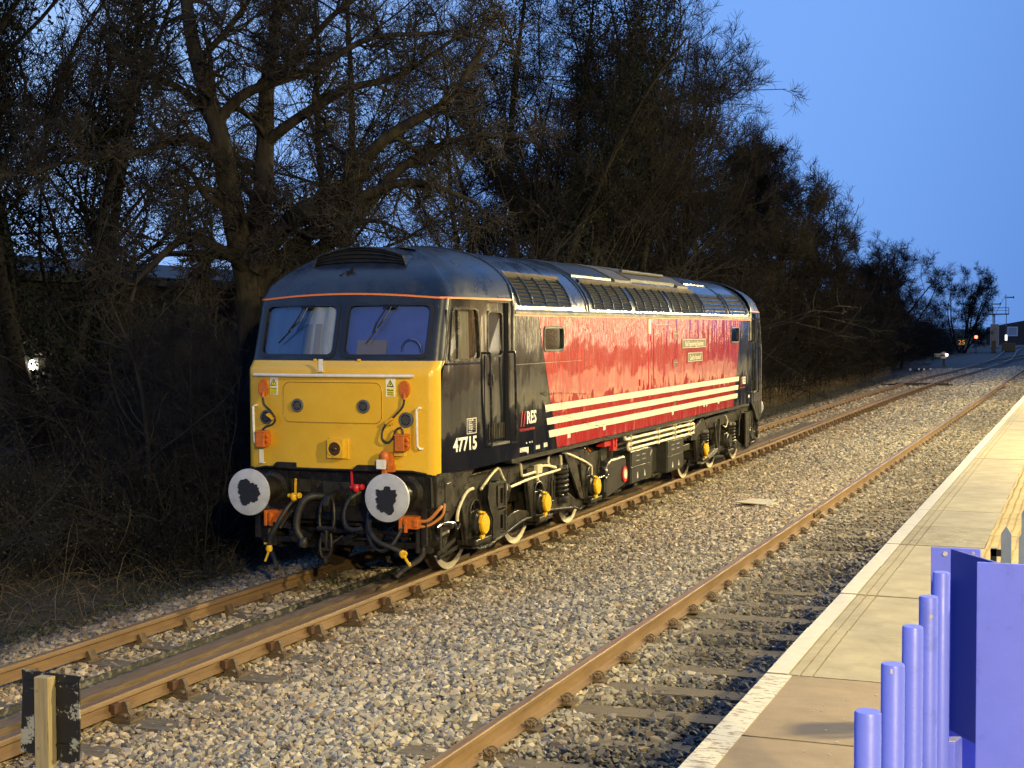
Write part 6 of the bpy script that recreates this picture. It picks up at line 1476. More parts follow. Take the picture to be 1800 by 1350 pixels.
tree_kind('single', 64, 14.0, 'single', dens=1.2, trunk_r=.24, low=.22, twig=.0088)
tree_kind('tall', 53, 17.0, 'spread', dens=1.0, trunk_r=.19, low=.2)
def ivy_on(key, seed, n, rad, zmax, size=.055):
    rg = np.random.default_rng(seed); T_ = TREES[key][4][0]; B1 = TREES[key][4][1]
    P = T_[rg.integers(0, len(T_), n), rg.integers(0, T_.shape[1] - 1, n)]; nxt = T_[0, 1:] - T_[0, :-1]
    P = P + np.array([0, 0, 1.0]) * rg.uniform(0, 1.6, (n, 1)) + rg.normal(0, rad, (n, 3)); P = P[(P[:, 2] < zmax) & (P[:, 2] > 0)]
    k = n // 2; Q = B1[rg.integers(0, len(B1), k), rg.integers(0, 6, k)] + rg.normal(0, .22, (k, 3)); Q = Q[Q[:, 2] < zmax]
    return leaves_mesh(rg, np.concatenate([P, Q]), size, 'ivy', M_IVY)
ivy_tall = ivy_on('tall', 5, 15000, .26, 14.5, .045); ivy_twin = ivy_on('twin', 6, 9000, .22, 10, .042)
def plant_tree(key, x, y, scale, rot, label, cat='tree', z=-.4, ivy=None, name='bare_tree', sx=1.0, group=None, lean=(0, 0)):
    t = thing(name, label, cat, (x, y, z), group); t.rotation_euler = (lean[0], lean[1], rot); t.scale = (scale * sx, scale * sx, scale)
    for nm, me in (('trunk', TREES[key][0]), ('crown', TREES[key][1])):
        o = bpy.data.objects.new(nm, me); col.objects.link(o); o.parent = t
    if ivy is not None:
        o = bpy.data.objects.new('ivy', ivy); col.objects.link(o); o.parent = t
    return t

# the big gnarled tree behind the cab: limbs laid out one by one, then grown
def gnarled():
    t = thing('gnarled_tree', 'old many-limbed gnarled tree with lichen on its branches, right behind the yellow-nosed cab', 'tree', (-4.2, -4.6, -.4))
    rg = np.random.default_rng(99)
    B = np.array([-4.2, -4.6, -.4])
    def pix(u, v, d):      # limb points written as bearing and height about the standing point (metres)
        az = math.atan((u - 900) / 2544) - .3683; x = 7.768 + d * math.sin(az); y = -23.764 + d * math.cos(az); z = 2.88 + (576 - v) / 2544 * d * math.cos(az + .3683); return (x, y, z)
    limbs = [
        ([(448, 700, 22), (446, 560, 22), (440, 480, 22), (424, 430, 22), (412, 380, 22), (405, 320, 22), (398, 260, 22), (385, 215, 22), (372, 180, 22), (352, 110, 22), (335, 20, 22.2), (328, -60, 22.3)], .34, .10),
        ([(446, 520, 22), (452, 430, 22.1), (466, 350, 22.2), (470, 250, 22.3), (473, 160, 22.4), (490, 60, 22.6), (500, -60, 22.8)], .26, .09),
        ([(452, 470, 21.9), (490, 400, 21.7), (560, 350, 21.5), (628, 320, 21.3), (645, 272, 21.2), (690, 232, 21.0), (740, 205, 20.9), (795, 180, 20.8), (812, 130, 20.7), (850, 90, 20.6)], .22, .05),
        ([(450, 500, 22), (520, 430, 21.8), (590, 372, 21.4), (650, 335, 21.2), (720, 315, 21.0), (790, 330, 20.9), (840, 360, 20.8)], .20, .035),
        ([(455, 540, 22), (540, 450, 21.8), (620, 400, 21.5), (690, 300, 21.3), (760, 260, 21.2), (860, 230, 21.0), (930, 250, 20.9)], .20, .03),
        ([(436, 470, 21.9), (400, 438, 21.6), (360, 420, 21.4), (320, 412, 21.2), (285, 448, 21.0), (246, 486, 20.9), (228, 525, 20.8)], .13, .035),
        ([(400, 300, 22), (372, 250, 21.8), (330, 235, 21.6), (290, 250, 21.5), (250, 270, 21.4), (170, 265, 21.3), (60, 300, 21.2)], .12, .03),
        ([(412, 380, 22), (385, 330, 21.9), (345, 325, 21.8), (320, 345, 21.7)], .09, .03),
        ([(385, 215, 22), (430, 160, 21.9), (470, 150, 21.7), (560, 120, 21.4), (640, 70, 21.2), (700, 60, 21.0), (790, 60, 20.8)], .12, .03),
        ([(470, 250, 22.3), (520, 210, 22.0), (570, 180, 21.8), (620, 150, 21.5), (700, 140, 21.3), (830, 50, 21.0)], .12, .03),
        ([(470, 160, 22.4), (540, 80, 22.2), (600, 20, 22.0), (680, -40, 21.8)], .10, .03),
        ([(424, 430, 22), (470, 400, 21.6), (520, 395, 21.2), (560, 420, 21.0), (610, 405, 20.8)], .09, .02),
        ([(398, 260, 22), (360, 180, 22.2), (300, 140, 22.4), (240, 120, 22.5), (180, 60, 22.6)], .11, .03),
        ([(352, 110, 22), (400, 60, 21.8), (440, 10, 21.6), (470, -50, 21.4)], .08, .03),
    ]
    K = 16; P = []; Rr = []
    for pts, r0, r1 in limbs:
        q = resample([pix(*p) for p in pts], K); q = q + rg.normal(0, .02, q.shape) * np.linspace(0, 1, K)[:, None]; P.append(q - B); Rr.append(np.linspace(r0, r1, K) ** 1.0)
    P = np.array(P); Rr = np.array(Rr)
    # smooth
    for _ in range(1): P[:, 1:-1] = .25 * P[:, :-2] + .5 * P[:, 1:-1] + .25 * P[:, 2:]
    Rr[:, 0] *= 1.1
    Rr *= .74
    B1, R1 = sprout(rg, P, Rr, 12, .18, 1.0, (.5, 1.3), .30, .45, 9, .19, (0, 0, .35), .016, lmin=.7)
    B2, R2_ = sprout(rg, B1, R1, 7, .12, 1.0, (.4, 1.2), .5, .6, 7, .20, (0, 0, .25), .009, lmin=.4)
    B3, R3 = sprout(rg, B2, R2_, 6, .1, 1.0, (.3, 1.1), .55, .65, 6, .20, (0, 0, .2), .0055, lmin=.25)
    B4, R4 = sprout(rg, B3, R3, 4, .2, 1.0, (.3, 1.0), .6, .7, 4, .2, (0, 0, .1), .0035, lmin=.18)
    tr = bpy.data.objects.new('trunk', tubes_mesh([(P, Rr, 12)], 'trunk', M_BARK)); col.objects.link(tr); tr.parent = t
    c1 = bpy.data.objects.new('branches', tubes_mesh([(B1, R1, 6), (B2, R2_, 4)], 'branches', M_BARK)); col.objects.link(c1); c1.parent = t
    c2 = bpy.data.objects.new('crown', tubes_mesh([(B3, R3, 3), (B4, R4, 3)], 'crown', M_TWIG)); col.objects.link(c2); c2.parent = t
gnarled()

# neighbours of the gnarled tree and the row behind, each with its own size and place
plant_tree('tall', -8.4, -3.4, .98, 1.1, 'tall ivy-clad tree with a dark straight trunk left of the gnarled tree', ivy=ivy_tall, name='ivy_tree')
plant_tree('twin', -11.5, 1.5, .95, 2.6, 'twin-stemmed bare tree with ivy, second from the left edge of the wood', ivy=ivy_twin)
plant_tree('tall', -9.6, -7.4, .92, .3, 'dark ivy-covered tree filling the left edge of the picture', ivy=ivy_tall, name='ivy_tree', sx=.8)
plant_tree('multi', -13.0, -3.0, 1.1, .6, 'thin many-stemmed bare tree in front of the dark shed at the far left')
plant_tree('twin', -9.5, 9.0, 1.0, 1.4, 'tall twin-stemmed bare tree above the middle of the locomotive roof', ivy=ivy_twin)
plant_tree('tall', -5.8, 12.5, .95, 5.2, 'tall ivy-wrapped tree standing behind the roof grilles of the locomotive', ivy=ivy_tall, name='ivy_tree')
plant_tree('spread', -5.2, 19.5, 1.02, 2.2, 'broad bare tree whose twigs hang over the rear half of the locomotive')
plant_tree('tall', -7.8, 24.0, .98, 3.3, 'tallest dark tree of the group behind the locomotive, reaching the top of the picture', ivy=ivy_tall, name='ivy_tree')
plant_tree('twin', -7.2, 29.0, 1.0, 2.4, 'bare twin-trunk tree leaning over the far cab', sx=.95)
plant_tree('single', -6.6, 38.0, 1.02, .4, 'bare round-topped tree right of the tallest dark tree')
plant_tree('tall', -4.9, 16.5, .88, 2.9, 'dense dark bare tree close behind the second roof grille', ivy=ivy_tall, name='ivy_tree')
plant_tree('twin', -7.4, 33.0, 1.0, .8, 'high bare tree with upswept twigs at the right flank of the tallest dark tree')
plant_tree('spread', -4.6, 24.5, 1.0, 4.6, 'bare tree whose boughs hang low over the rear roof of the locomotive')
plant_tree('spread', -9.8, 31.0, 1.18, 3.6, 'very tall bare tree just behind the tallest dark tree')
plant_tree('multi', -5.2, 60.0, 1.0, 2.5, 'low bare tree at the foot of the lone wide tree')
plant_tree('single', -7.6, 46.5, 1.0, 5.2, 'bare tree just left of the lone wide tree')
plant_tree('multi', -5.6, 44.0, 1.15, 3.5, 'many-stemmed bare tree between the two round-topped trees')
plant_tree('single', -6.3, 53.0, 1.03, 1.9, 'lone bare tree with a wide fan of branches against the open sky', sx=1.28)
plant_tree('multi', -5.0, 74.0, 1.02, 4.9, 'low bare tree stepping down to the right of the lone wide tree', sx=1.15)
plant_tree('spread', -8.5, 64.0, .72, 4.4, 'smaller bare tree low behind the lone wide tree', sx=1.3)
plant_tree('multi', -5.5, 93.0, 1.02, 2.2, 'fan-shaped many-stemmed bare tree at the end of the hedge', sx=1.1)
plant_tree('multi', -8.5, 104.0, .85, .9, 'faint bare tree behind the fan-shaped one')
plant_tree('multi', -5.3, 166.0, 1.20, 3.9, 'last bare tree with clinging leaves, its foot lit yellow, near the red signal light', sx=.95)
plant_tree('multi', -16.0, 190.0, 1.0, 1.2, 'low dark tree far behind the signal cabin')
plant_tree('twin', -13.5, 27.0, 1.05, 5.0, 'background bare tree high above the locomotive middle')
plant_tree('tall', -12.5, 36.0, .95, .5, 'background dark tree behind the tallest one', ivy=ivy_tall, name='ivy_tree')

# clinging leaves and pale basal shoots of the last tree
rg = np.random.default_rng(4)
q = TREES['multi'][4][2]; qq = q[rg.integers(0, len(q), 1500), rg.integers(4, 8, 1500)] * np.array([1.14, 1.14, 1.2]) + rg.normal(0, .25, (1500, 3))
lf = bpy.data.objects.new('clinging_leaves', leaves_mesh(rg, qq, .10, 'clinging_leaves', M_LEAFD)); col.objects.link(lf); lf.location = (-5.3, 166.0, -.4); lf.rotation_euler = (0, 0, 3.9)
tag(lf, 'scattered dead leaves clinging to the last bare tree by the signal', 'leaves'); lf['kind'] = 'stuff'

# shrubs: three kinds, planted along the line
def make_shrub(seed, H, n, spread, leafn=0, m_=M_TWIG, r=.011, lean=.45):
    rg = np.random.default_rng(seed); st = np.stack([rg.normal(0, spread * .35, n), rg.normal(0, spread * .35, n), np.full(n, -.1)], 1)
    d = np.stack([rg.normal(0, lean, n), rg.normal(0, lean, n), np.ones(n)], 1)
    A, Ar = grow(rg, st, d, H * rg.uniform(.5, 1.1, n), np.full(n, r) * rg.uniform(.6, 1.5, n), .004, 9, .10, (0, 0, .1))
    B, Br = sprout(rg, A, Ar, 9, .12, 1.0, (.3, 1.1), .42, .6, 6, .17, (0, 0, -.1), .0038, lmin=.3)
    C_, Cr = sprout(rg, B, Br, 6, .1, 1.0, (.3, 1.1), .5, .7, 4, .17, (0, 0, 0), .0028, lmin=.2)
    me = tubes_mesh([(A, Ar, 4), (B, Br, 3), (C_, Cr, 3)], 'stems', m_)
    lv = None
    if leafn:
        q = B[rg.integers(0, len(B), leafn), rg.integers(0, 6, leafn)] + rg.normal(0, .12, (leafn, 3)); q = q[q[:, 2] > 0]; lv = leaves_mesh(rg, q, .020, 'leaves', M_LEAFD)
    return me, lv
SH = [make_shrub(1, 3.3, 46, 1.6, 1400), make_shrub(2, 4.4, 54, 1.9, 0), make_shrub(3, 2.2, 60, 1.8, 3000), make_shrub(9, 5.6, 40, 1.6, 400)]
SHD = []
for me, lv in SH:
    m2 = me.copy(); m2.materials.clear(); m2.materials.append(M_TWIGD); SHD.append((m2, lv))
def shrub(k, x, y, s, dark, group, label, z=-.42):
    a_ = Vector((CAM.x, CAM.y)); b_ = Vector((-8.7, -3.65)) - a_; t_ = min(max((Vector((x, y)) - a_).dot(b_) / b_.length_squared, 0), 1)
    if (Vector((x, y)) - a_ - b_ * t_).length < 1.9 and y < 5: k = 2; s = min(s, .85)      # a gap in the thicket that lets the flood lamp show
    me, lv = (SHD if dark else SH)[k]; t = thing('shrub', label, 'shrub', (x, y, z), group); t.rotation_euler = (0, 0, rnd.uniform(0, 6.28)); t.scale = (s * 1.1, s * 1.1, s)
    o = bpy.data.objects.new('stems', me); col.objects.link(o); o.parent = t
    if lv: o = bpy.data.objects.new('leaves', lv); col.objects.link(o); o.parent = t
near_l = 'tangled leafless shrub in the dark thicket left of the locomotive'
for i in range(48):
    y = -12.5 + i * .46 + rnd.uniform(-.4, .4); x = -4.1 - rnd.uniform(0, 4.8) - max(0, -7 - y) * .25
    shrub(rnd.choice([0, 1, 2, 3, 0]), x, y, rnd.uniform(.7, 1.1), False, 'shrubs of the left-hand thicket', near_l)
for (x, y, k, s_) in ((-3.7, -5.2, 3, .8), (-3.9, -6.3, 1, .9), (-4.6, -5.9, 3, .95), (-3.5, -3.8, 1, .9), (-4.4, -7.6, 3, .8), (-5.1, -6.9, 1, 1.0)):
    shrub(k, x, y, s_, False, 'shrubs of the left-hand thicket', near_l)
for i in range(44):
    y = 8 + i * 1.35; x = -4.9 - rnd.uniform(0, 3.6)
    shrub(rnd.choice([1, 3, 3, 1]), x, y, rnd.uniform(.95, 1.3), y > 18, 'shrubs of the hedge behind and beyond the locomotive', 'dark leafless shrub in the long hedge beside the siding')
for i in range(46):
    y = 68 + i * 2.4; x = -5.2 - rnd.uniform(0, 5.5) - max(0, (y - 120) * .02)
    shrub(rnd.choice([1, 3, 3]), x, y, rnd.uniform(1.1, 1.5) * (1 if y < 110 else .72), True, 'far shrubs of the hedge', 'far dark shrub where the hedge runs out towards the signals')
# low growth: brambles and dead stems along the verge (nobody could count it)
def verge():
    rg = np.random.default_rng(12)
    n = 9000; y = -14 + 80 * rg.random(n) ** 1.8; x = -2.35 - np.abs(rg.normal(0, 1.1, n))
    st = np.stack([x, y, np.full(n, -.50)], 1); d = np.stack([rg.normal(.1, .8, n), rg.normal(0, .8, n), np.ones(n)], 1)
    ln = np.where(rg.random(n) < .14, rg.uniform(.5, 1.3, n), rg.uniform(.12, .5, n)) * np.clip((-x - 2.0) * .8, .2, 1)
    A, Ar = grow(rg, st, d, ln, np.full(n, .0045), .002, 6, .16, (0, 0, -.9))
    me = tubes_mesh([(A, Ar, 3)], 'verge_brambles', M_LEAFD)
    o = bpy.data.objects.new('verge_brambles', me); col.objects.link(o); o['kind'] = 'stuff'
    n = 42000; y = -14 + 90 * rg.random(n) ** 1.9; x = -1.9 - np.abs(rg.normal(0, 1.5, n)); z = np.where(x > -2.9, -.235 + (x + 1.55) * .15, -.46) + np.abs(rg.normal(0, .09, n)) * np.clip((-x - 2.2), .1, 1.6)
    o = bpy.data.objects.new('leaf_litter', leaves_mesh(rg, np.stack([x, y, z + .02], 1), .020, 'leaf_litter', M_LEAFD)); col.objects.link(o); o['kind'] = 'stuff'
    n = 1500; y = 18 + 60 * rg.random(n); x = -3.6 - np.abs(rg.normal(0, .7, n)); st = np.stack([x, y, np.full(n, -.45)], 1); d = np.stack([rg.normal(0, .15, n), rg.normal(0, .15, n), np.ones(n)], 1)
    A, Ar = grow(rg, st, d, rg.uniform(.5, 1.5, n), np.full(n, .008), .003, 5, .05, (0, 0, 0))
    o = bpy.data.objects.new('dry_reeds', tubes_mesh([(A, Ar, 3)], 'dry_reeds', M_REED)); col.objects.link(o); o['kind'] = 'stuff'
    n = 900; y = -13.5 + 9 * rg.random(n); x = -2.5 - 3.2 * rg.random(n); st = np.stack([x, y, np.full(n, -.46)], 1); d = np.stack([rg.normal(.15, .7, n), rg.normal(0, .8, n), np.ones(n)], 1)
    A, Ar = grow(rg, st, d, rg.uniform(.2, 1.2, n) * np.clip((-x - 1.8) * .6, .3, 1), np.full(n, .0055), .002, 7, .16, (0, 0, -1.3))
    o = bpy.data.objects.new('dry_verge_stems', tubes_mesh([(A, Ar, 3)], 'dry_verge_stems', M_REED)); col.objects.link(o); o['kind'] = 'stuff'
    # far wood behind everything, one mass
    n = 60000; y = 15 + 190 * rg.random(n); x = -11 - 9 * rg.random(n); z = np.abs(rg.random(n)) ** .8 * (4.6 - .006 * y) - .4
    st = np.stack([x, y, z], 1); d = np.stack([rg.normal(0, .5, n), rg.normal(0, .5, n), np.ones(n)], 1)
    A, Ar = grow(rg, st, d, rg.uniform(.6, 1.8, n), np.full(n, .016), .006, 3, .1, (0, 0, 0))
    o = bpy.data.objects.new('far_thicket', tubes_mesh([(A, Ar, 3)], 'far_thicket', M_TWIGD)); col.objects.link(o); o['kind'] = 'stuff'
verge()
# pale sapling in the thicket at the left
rg = np.random.default_rng(31)
sap = thing('sapling', 'slender pale-stemmed sapling with upswept side branches in the thicket at the left', 'tree', (-4.0, -7.1, -.45))
A, Ar = grow(rg, np.array([[0, 0, 0], [0, 0, .05], [.05, 0, 0]]), np.array([[0, 0, 1], [-.35, -.2, 1], [.5, .3, .6]]), np.array([4.6, 2.2, 1.2]), np.array([.055, .02, .02]), .008, 14, .035, (0, 0, .4))
B, Br = sprout(rg, A[:1], Ar[:1], 22, .12, 1.0, (.7, 1.3), .42, .45, 10, .10, (0, 0, .9), .008, lmin=.8)
C_, Cr = sprout(rg, B, Br, 6, .1, 1, (.3, 1.0), .4, .6, 6, .14, (0, 0, .3), .004, lmin=.3)
for nm, g_, mm_ in (('trunk', [(A, Ar, 8)], M_BARK), ('crown', [(B, Br, 5), (C_, Cr, 3)], M_TWIG)):
    o = bpy.data.objects.new(nm, tubes_mesh(g_, nm, mm_)); col.objects.link(o); o.parent = sap
# grass tuft by the siding rail
A, Ar = grow(rg, np.stack([rg.normal(-.45, .05, 22), rg.normal(-8.45, .06, 22), np.full(22, -.22)], 1), np.stack([rg.normal(0, .35, 22), rg.normal(0, .35, 22), np.ones(22)], 1), rg.uniform(.15, .32, 22), np.full(22, .004), .001, 5, .08, (0, 0, -.6))
o = bpy.data.objects.new('grass_tuft', tubes_mesh([(A, Ar, 3)], 'grass_tuft', mat('grass_blade', (.05, .075, .02), .6))); col.objects.link(o); tag(o, 'small green grass tuft beside the left siding rail before the buffers', 'grass')

# ------------------------------------------------------------------ buildings, signals and lamps in the distance
sh_ = thing('shed', 'long low dark shed with a straight roofline behind the left-hand trees', 'building', (-18, 4, -.4))
wl_ = MB()
obj('wall', MB().box(-5, 0, -12, 36, 0, 4.6), M_SHED, sh_)
for k in range(24): obj('cladding_panel', MB().box(0, .04, -12 + k * 2 + .03, -10 + k * 2 - .03, .1, 4.55), M_SHED, sh_)
obj('roof', MB().prism([(-5.3, 4.6), (.5, 4.6), (.5, 4.85), (-2.4, 5.45), (-5.3, 4.85)], 'y', -12.4, 36.4), M_SHEDR, sh_)
fl = thing('flood_lamp', 'bright white lamp glowing through the thicket at the left edge', 'lamp', (-8.7, -3.65, 2.3))
obj('lamp_housing', MB().box(-.10, .10, -.06, .12, -.10, .12), M_DARKS, fl); obj('lamp_glass', MB().lathe([(.0, 0), (.085, -.01), (.08, -.05), (.0, -.07)], (0, -.06, 0), (.6, 1, 0), 14), emit('lamp_glow', (1.0, .93, .78), 30), fl); obj('lamp_pole', MB().cyl((0, .05, -2.3), (0, .05, 0), .04, 8), M_DARKS, fl)
ld = bpy.data.lights.new('flood_light', 'POINT'); ld.energy = 22; ld.color = (1, .85, .6); ld.shadow_soft_size = .08; lo = bpy.data.objects.new('flood_light', ld); col.objects.link(lo); lo.parent = fl; lo.location = (.12, -.28, 0)

hs_ = thing('house', 'small pale-gabled house lit yellow, glimpsed through the hedge beyond the locomotive', 'building', (-13.0, 150, -.3))
obj('wall', MB().box(-3, 3, 0, 8, 0, 4.6), mat('pale_render', (.35, .32, .24), .8), hs_)
obj('gable', MB().prism([(-3.2, 4.6), (3.2, 4.6), (0, 6.6)], 'y', 0, 8), mat('pale_render', (.35, .32, .24)), hs_)
obj('bargeboard', MB().obox((-1.6, -.05, 5.65), (3.9, .06, .25), (0, -.56, 0)).obox((1.6, -.05, 5.65), (3.9, .06, .25), (0, .56, 0)), M_WHITE, hs_)
obj('wall_lamp', MB().lathe([(.0, 0), (.14, -.05), (.0, -.15)], (0, -.3, 4.4), (0, 1, 0), 10), MATS['lamp_glow'], hs_)
ld = bpy.data.lights.new('wall_light', 'POINT'); ld.energy = 420; ld.color = (1, .8, .45); ld.shadow_soft_size = .2; lo = bpy.data.objects.new('wall_light', ld); col.objects.link(lo); lo.parent = hs_; lo.location = (.3, -1.6, 4.6)

bk = thing('brick_building', 'low red-brick building with a pale square window at the far end of the line', 'building', (-2.0, 252, -.2))
obj('wall', MB().box(-4.5, 26, 0, 10, 0, 3.1), M_FBRICK, bk)
obj('gable', MB().prism([(-4.5, 3.1), (26, 3.1), (10, 5.8)], 'y', 0, 10), M_FBRICK, bk)
obj('window_frame', MB().ring([(-.9, 1.5), (.9, 1.5), (.9, 3.2), (-.9, 3.2)], [(-.7, 1.7), (.7, 1.7), (.7, 3.0), (-.7, 3.0)], 'y', -.12, .0), M_WHITE, bk)
obj('window_pane', MB().box(-.7, .7, -.06, -.02, 1.7, 3.0), mat('pale_pane', (.30, .36, .48), .3), bk)
obj('signal_cabin', MB().box(-17, -10, -4, 4, 0, 2.6), M_SHED, bk) if False else None

def gantry():
    g = thing('semaphore_gantry', 'white-posted semaphore signal gantry with two small round-backed arms against the sky', 'signal', (-4.3, 232, -.2))
    obj('main_post', MB().cyl((0, 0, 0), (0, 0, 2.2), .16, 10), M_DARKS, g); obj('white_post', MB().cyl((0, 0, 2.2), (0, 0, 5.2), .24, 10), M_WHITE, g)
    obj('platform', MB().box(-.9, 2.4, -.5, .5, 5.2, 5.4).box(-.9, -.84, -.5, .5, 5.4, 6.4).box(2.34, 2.4, -.5, .5, 5.4, 6.4).box(-.9, 2.4, -.5, -.44, 6.3, 6.4).box(-.9, 2.4, -.5, -.44, 5.85, 5.92), M_DARKS, g)
    obj('lattice', MB().cyl((0, .3, 3.5), (2.2, .3, 3.4), .05, 6).cyl((.3, .3, 5.4), (1.5, .3, 7.9), .04, 6).cyl((2.0, 0, 0.2), (2.0, 0, 5.2), .06, 6), M_GUT, g)
    for x, z in ((-.2, 7.2), (1.9, 8.3)):
        dl = obj('doll_post', MB().cyl((x, 0, 5.4), (x, 0, z + .1), .06, 8).lathe([(.05, 0), (.09, .12), (.0, .4)], (x, 0, z), (0, 0, 1), 8), M_STEEL, g)
        obj('signal_arm', MB().box(x, x + 1.25, -.1, -.06, z - .30, z - .12).box(x + 1.15, x + 1.3, -.12, -.02, z - .42, z + .02), M_DARKS, g); obj('arm_disc', MB().lathe([(.0, 0), (.22, 0), (.22, .06)], (x - .06, -.14, z - .22), (0, 1, 0), 14), M_WHITE, g)
    obj('sighting_lamp', MB().lathe([(.0, 0), (.20, 0), (.2, .9), (.0, 1.0)], (2.0, -.2, .9), (0, 0, 1), 10), emit('warm_white_lamp', (1, .97, .85), 1.6), g)
gantry()
gs = thing('ground_signal', 'small white disc ground signal with a glowing lamp beside the far siding', 'signal', (-1.7, 97, -.2))
obj('post', MB().cyl((0, 0, 0), (0, 0, .62), .07, 8).box(-.12, .12, -.12, .12, 0, .22), M_DARKS, gs)
obj('disc', MB().lathe([(.0, 0), (.28, 0), (.28, -.03), (.0, -.03)], (-.02, 0, .86), (0, 1, 0), 20), M_WHITE, gs); obj('red_bar', MB().box(-.28, .24, -.05, -.03, .82, .90), M_REDV, gs)
obj('lamp', MB().lathe([(.0, 0), (.11, 0), (.10, -.06), (.0, -.07)], (.22, -.04, .90), (0, 1, 0), 12), emit('pinkish_lamp', (1, .72, .66), 4.5), gs); obj('lamp_case', MB().box(.1, .34, 0, .25, .75, 1.02).box(-.75, -.3, 0, .3, .7, 1.0), M_STEEL, gs)
spd = thing('speed_sign', 'small orange 25 speed figures glowing in the dark beside the red light', 'sign', (-3.9, 150, -.2))
obj('post', MB().cyl((0, 0, 0), (0, 0, 1.1), .05, 8), M_DARKS, spd); obj('back_plate', MB().box(-.6, .6, 0, .05, 1.0, 1.8), M_INK, spd)
text('figures', '25', .50, (0, -.02, 1.15), FRONT, emit('orange_figures', (1.0, .45, .12), .55), spd, bold=-.01, align='CENTER', sx=1.1)
rl = thing('red_lamp', 'bright red lamp on a short post next to the orange 25', 'lamp', (-2.45, 152, -.2))
obj('post', MB().cyl((0, 0, 0), (0, 0, 1.9), .05, 8).box(-.15, .15, 0, .2, 1.7, 2.2), M_DARKS, rl); obj('lens', MB().lathe([(.0, 0), (.19, 0), (.15, -.08), (.0, -.1)], (0, -.02, 1.98), (0, 1, 0), 14), emit('red_lens', (1, .10, .05), 9), rl)
for (x, y, w_, h_, lab) in ((-.9, 160, .5, 1.5, 'grey-green relay cabinet right of the red lamp'), (.5, 168, 1.6, 1.1, 'low wide dark equipment cabinet beneath the signal gantry'), (-2.9, 205, 1.2, 3.6, 'tall pale hut wall lit white left of the gantry post')):
    c = thing('relay_cabinet', lab, 'cabinet', (x, y, -.2)); obj('case', MB().box(-w_ / 2, w_ / 2, 0, .5, .12, h_), M_BOX if h_ < 2 else M_WHITE, c); obj('cabinet_door', MB().box(-w_ / 2 + .04, w_ / 2 - .04, -.02, 0, .18, h_ - .06), M_BOX if h_ < 2 else M_GUT, c); obj('plinth', MB().box(-w_ / 2 - .05, w_ / 2 + .05, -.05, .55, 0, .12), M_UND, c)
for i in range(4):
    o = obj('sleeper_stack', MB().box(-1.6, 1.6, -.13, .13, 0, .15), M_SLEEP); o.location = (-4.9 + .25 * (i % 2), 101 + i * .3, -.18 + .0 * i); tag(o, ['old sleeper at the back of the pile beside the ground signal', 'second old sleeper of the pile beside the ground signal', 'third old sleeper of the pile beside the ground signal', 'front sleeper of the pile beside the ground signal'][3 - i], 'sleeper')
# points: the blades and the extra rails where the siding meets the yard
pt = thing('yard_track', 'dark curving yard track leading away past the signal gantry', 'railway track')
for off_ in (0, 1.505):
    pth = catmull([Vector((.62 + off_, 104, -.02)), Vector((2.3 + off_, 130, -.02)), Vector((4.6 + off_, 160, -.02)), Vector((8.5 + off_, 200, -.02)), Vector((14 + off_, 240, -.02))], 4)
    rail(pt, FB, [(p.x, p.y, p.z) for p in pth])
sw = thing('point_lever', 'low dark point machine across the siding rails in the distance', 'point machine', (.75, 55, -.15))
obj('case', MB().box(-1.6, 1.1, -.18, .18, 0, .13), M_UND, sw); obj('drive_rod', MB().cyl((-2.4, .05, .03), (1.3, .05, .03), .04, 6), M_UND, sw)
for i, (x, y) in enumerate(((-3.0, 84), (-2.5, 85), (-2.1, 84.6), (-1.7, 85.2))):
    o = obj('marker_peg', MB().box(-.06, .06, -.06, .06, 0, .14), M_WHITE); o.location = (x, y, -.2); tag(o, 'small white peg in the row on the ground before the ground signal', 'peg', 'white pegs in a row')

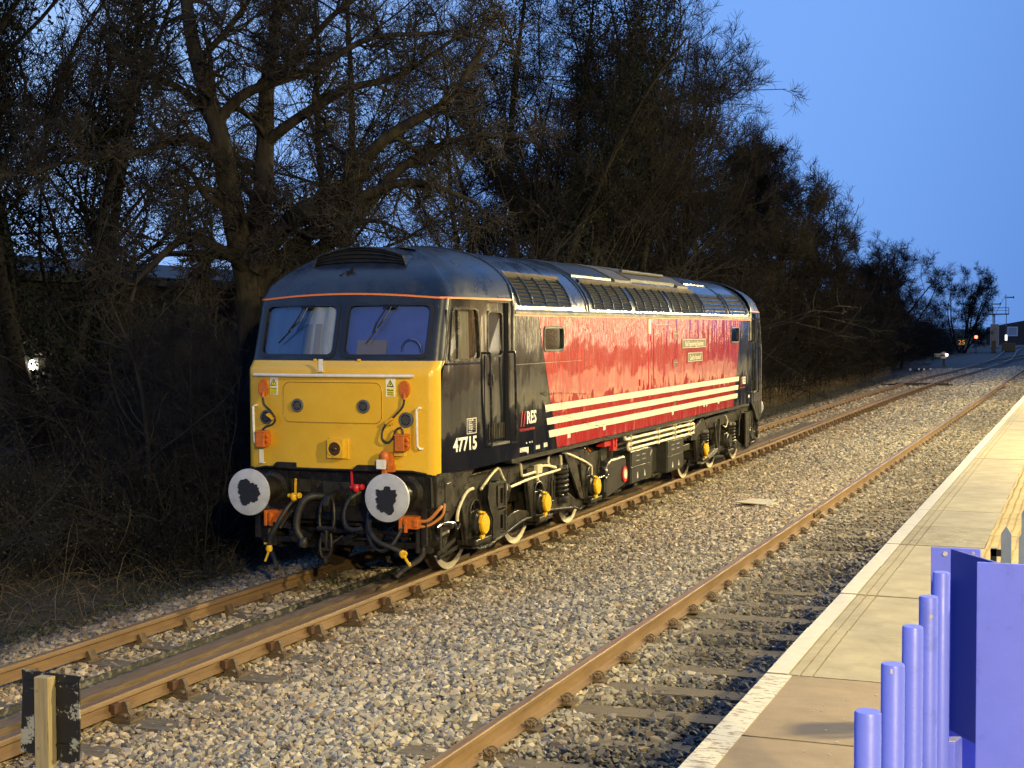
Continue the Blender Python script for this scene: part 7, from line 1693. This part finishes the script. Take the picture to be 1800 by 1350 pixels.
M_WINGLOW = emit('added_window_glow', (1.0, .88, .70), 2.2)  # glow added to lay pale streaks in the locomotive's side reflections
st_ = thing('station_building', 'single-storey brick station building with added glowing windows on the platform, out of frame on the right', 'building', (14.6, 26, PZ))
obj('wall', MB().box(0, 7, -22, 36, -.5, 3.9), mat('dark_station_brick', (.11, .07, .05), .85, var=(.08, .05, .035), scale=3), st_)
obj('roof', MB().prism([(-.9, 3.9), (7.9, 3.9), (3.5, 6.1)], 'y', -22.6, 36.6), M_SHEDR, st_)
for k in range(-4, 7):  # unseen glowing panes, added for those reflections
    w_ = obj('window', MB().box(-.03, .02, 2 + k * 5, 3.4 + k * 5, 1.1, 2.7), M_WINGLOW, st_)
    obj('window_frame', MB().ring([(1.9 + k * 5, 1.0), (3.5 + k * 5, 1.0), (3.5 + k * 5, 2.8), (1.9 + k * 5, 2.8)], [(2 + k * 5, 1.1), (3.4 + k * 5, 1.1), (3.4 + k * 5, 2.7), (2 + k * 5, 2.7)], 'x', -.06, 0), M_WHITE, w_)
# ------------------------------------------------------------------ platform lighting (behind and right of the camera)
for i, (x, y, z, e_) in enumerate(LAMPS):
    t = thing('platform_lamp', ['platform lamp standard behind the viewer', 'platform lamp standard opposite the near end of the platform', 'platform lamp standard opposite the locomotive', 'platform lamp standard beyond the locomotive', 'platform lamp standard by the near end of the station building', 'farthest platform lamp standard'][i], 'lamp', (x, y, PZ), 'lamp standards along the platform')
    obj('lamp_column', MB().lathe([(.09, 0), (.07, .9), (.045, 1.0), (.04, z)], (0, 0, 0), (0, 0, 1), 12), M_DARKS, t, smooth=True, angle=40)
    obj('lamp_arm', MB().tube([(0, 0, z - .1), (-.25, 0, z + .12), (-.6, 0, z + .12)], .03, 8), M_DARKS, t)
    obj('lamp_hood', MB().box(-1.0, -.5, -.15, .15, z + .08, z + .18), M_DARKS, t)
    L = bpy.data.lights.new('lamp_light', 'POINT'); L.energy = LAMP_POWER * e_; L.color = LAMP_COLOR; L.shadow_soft_size = .16
    lo = bpy.data.objects.new('lamp_light', L); col.objects.link(lo); lo.parent = t; lo.location = (-.75, 0, z - .12)
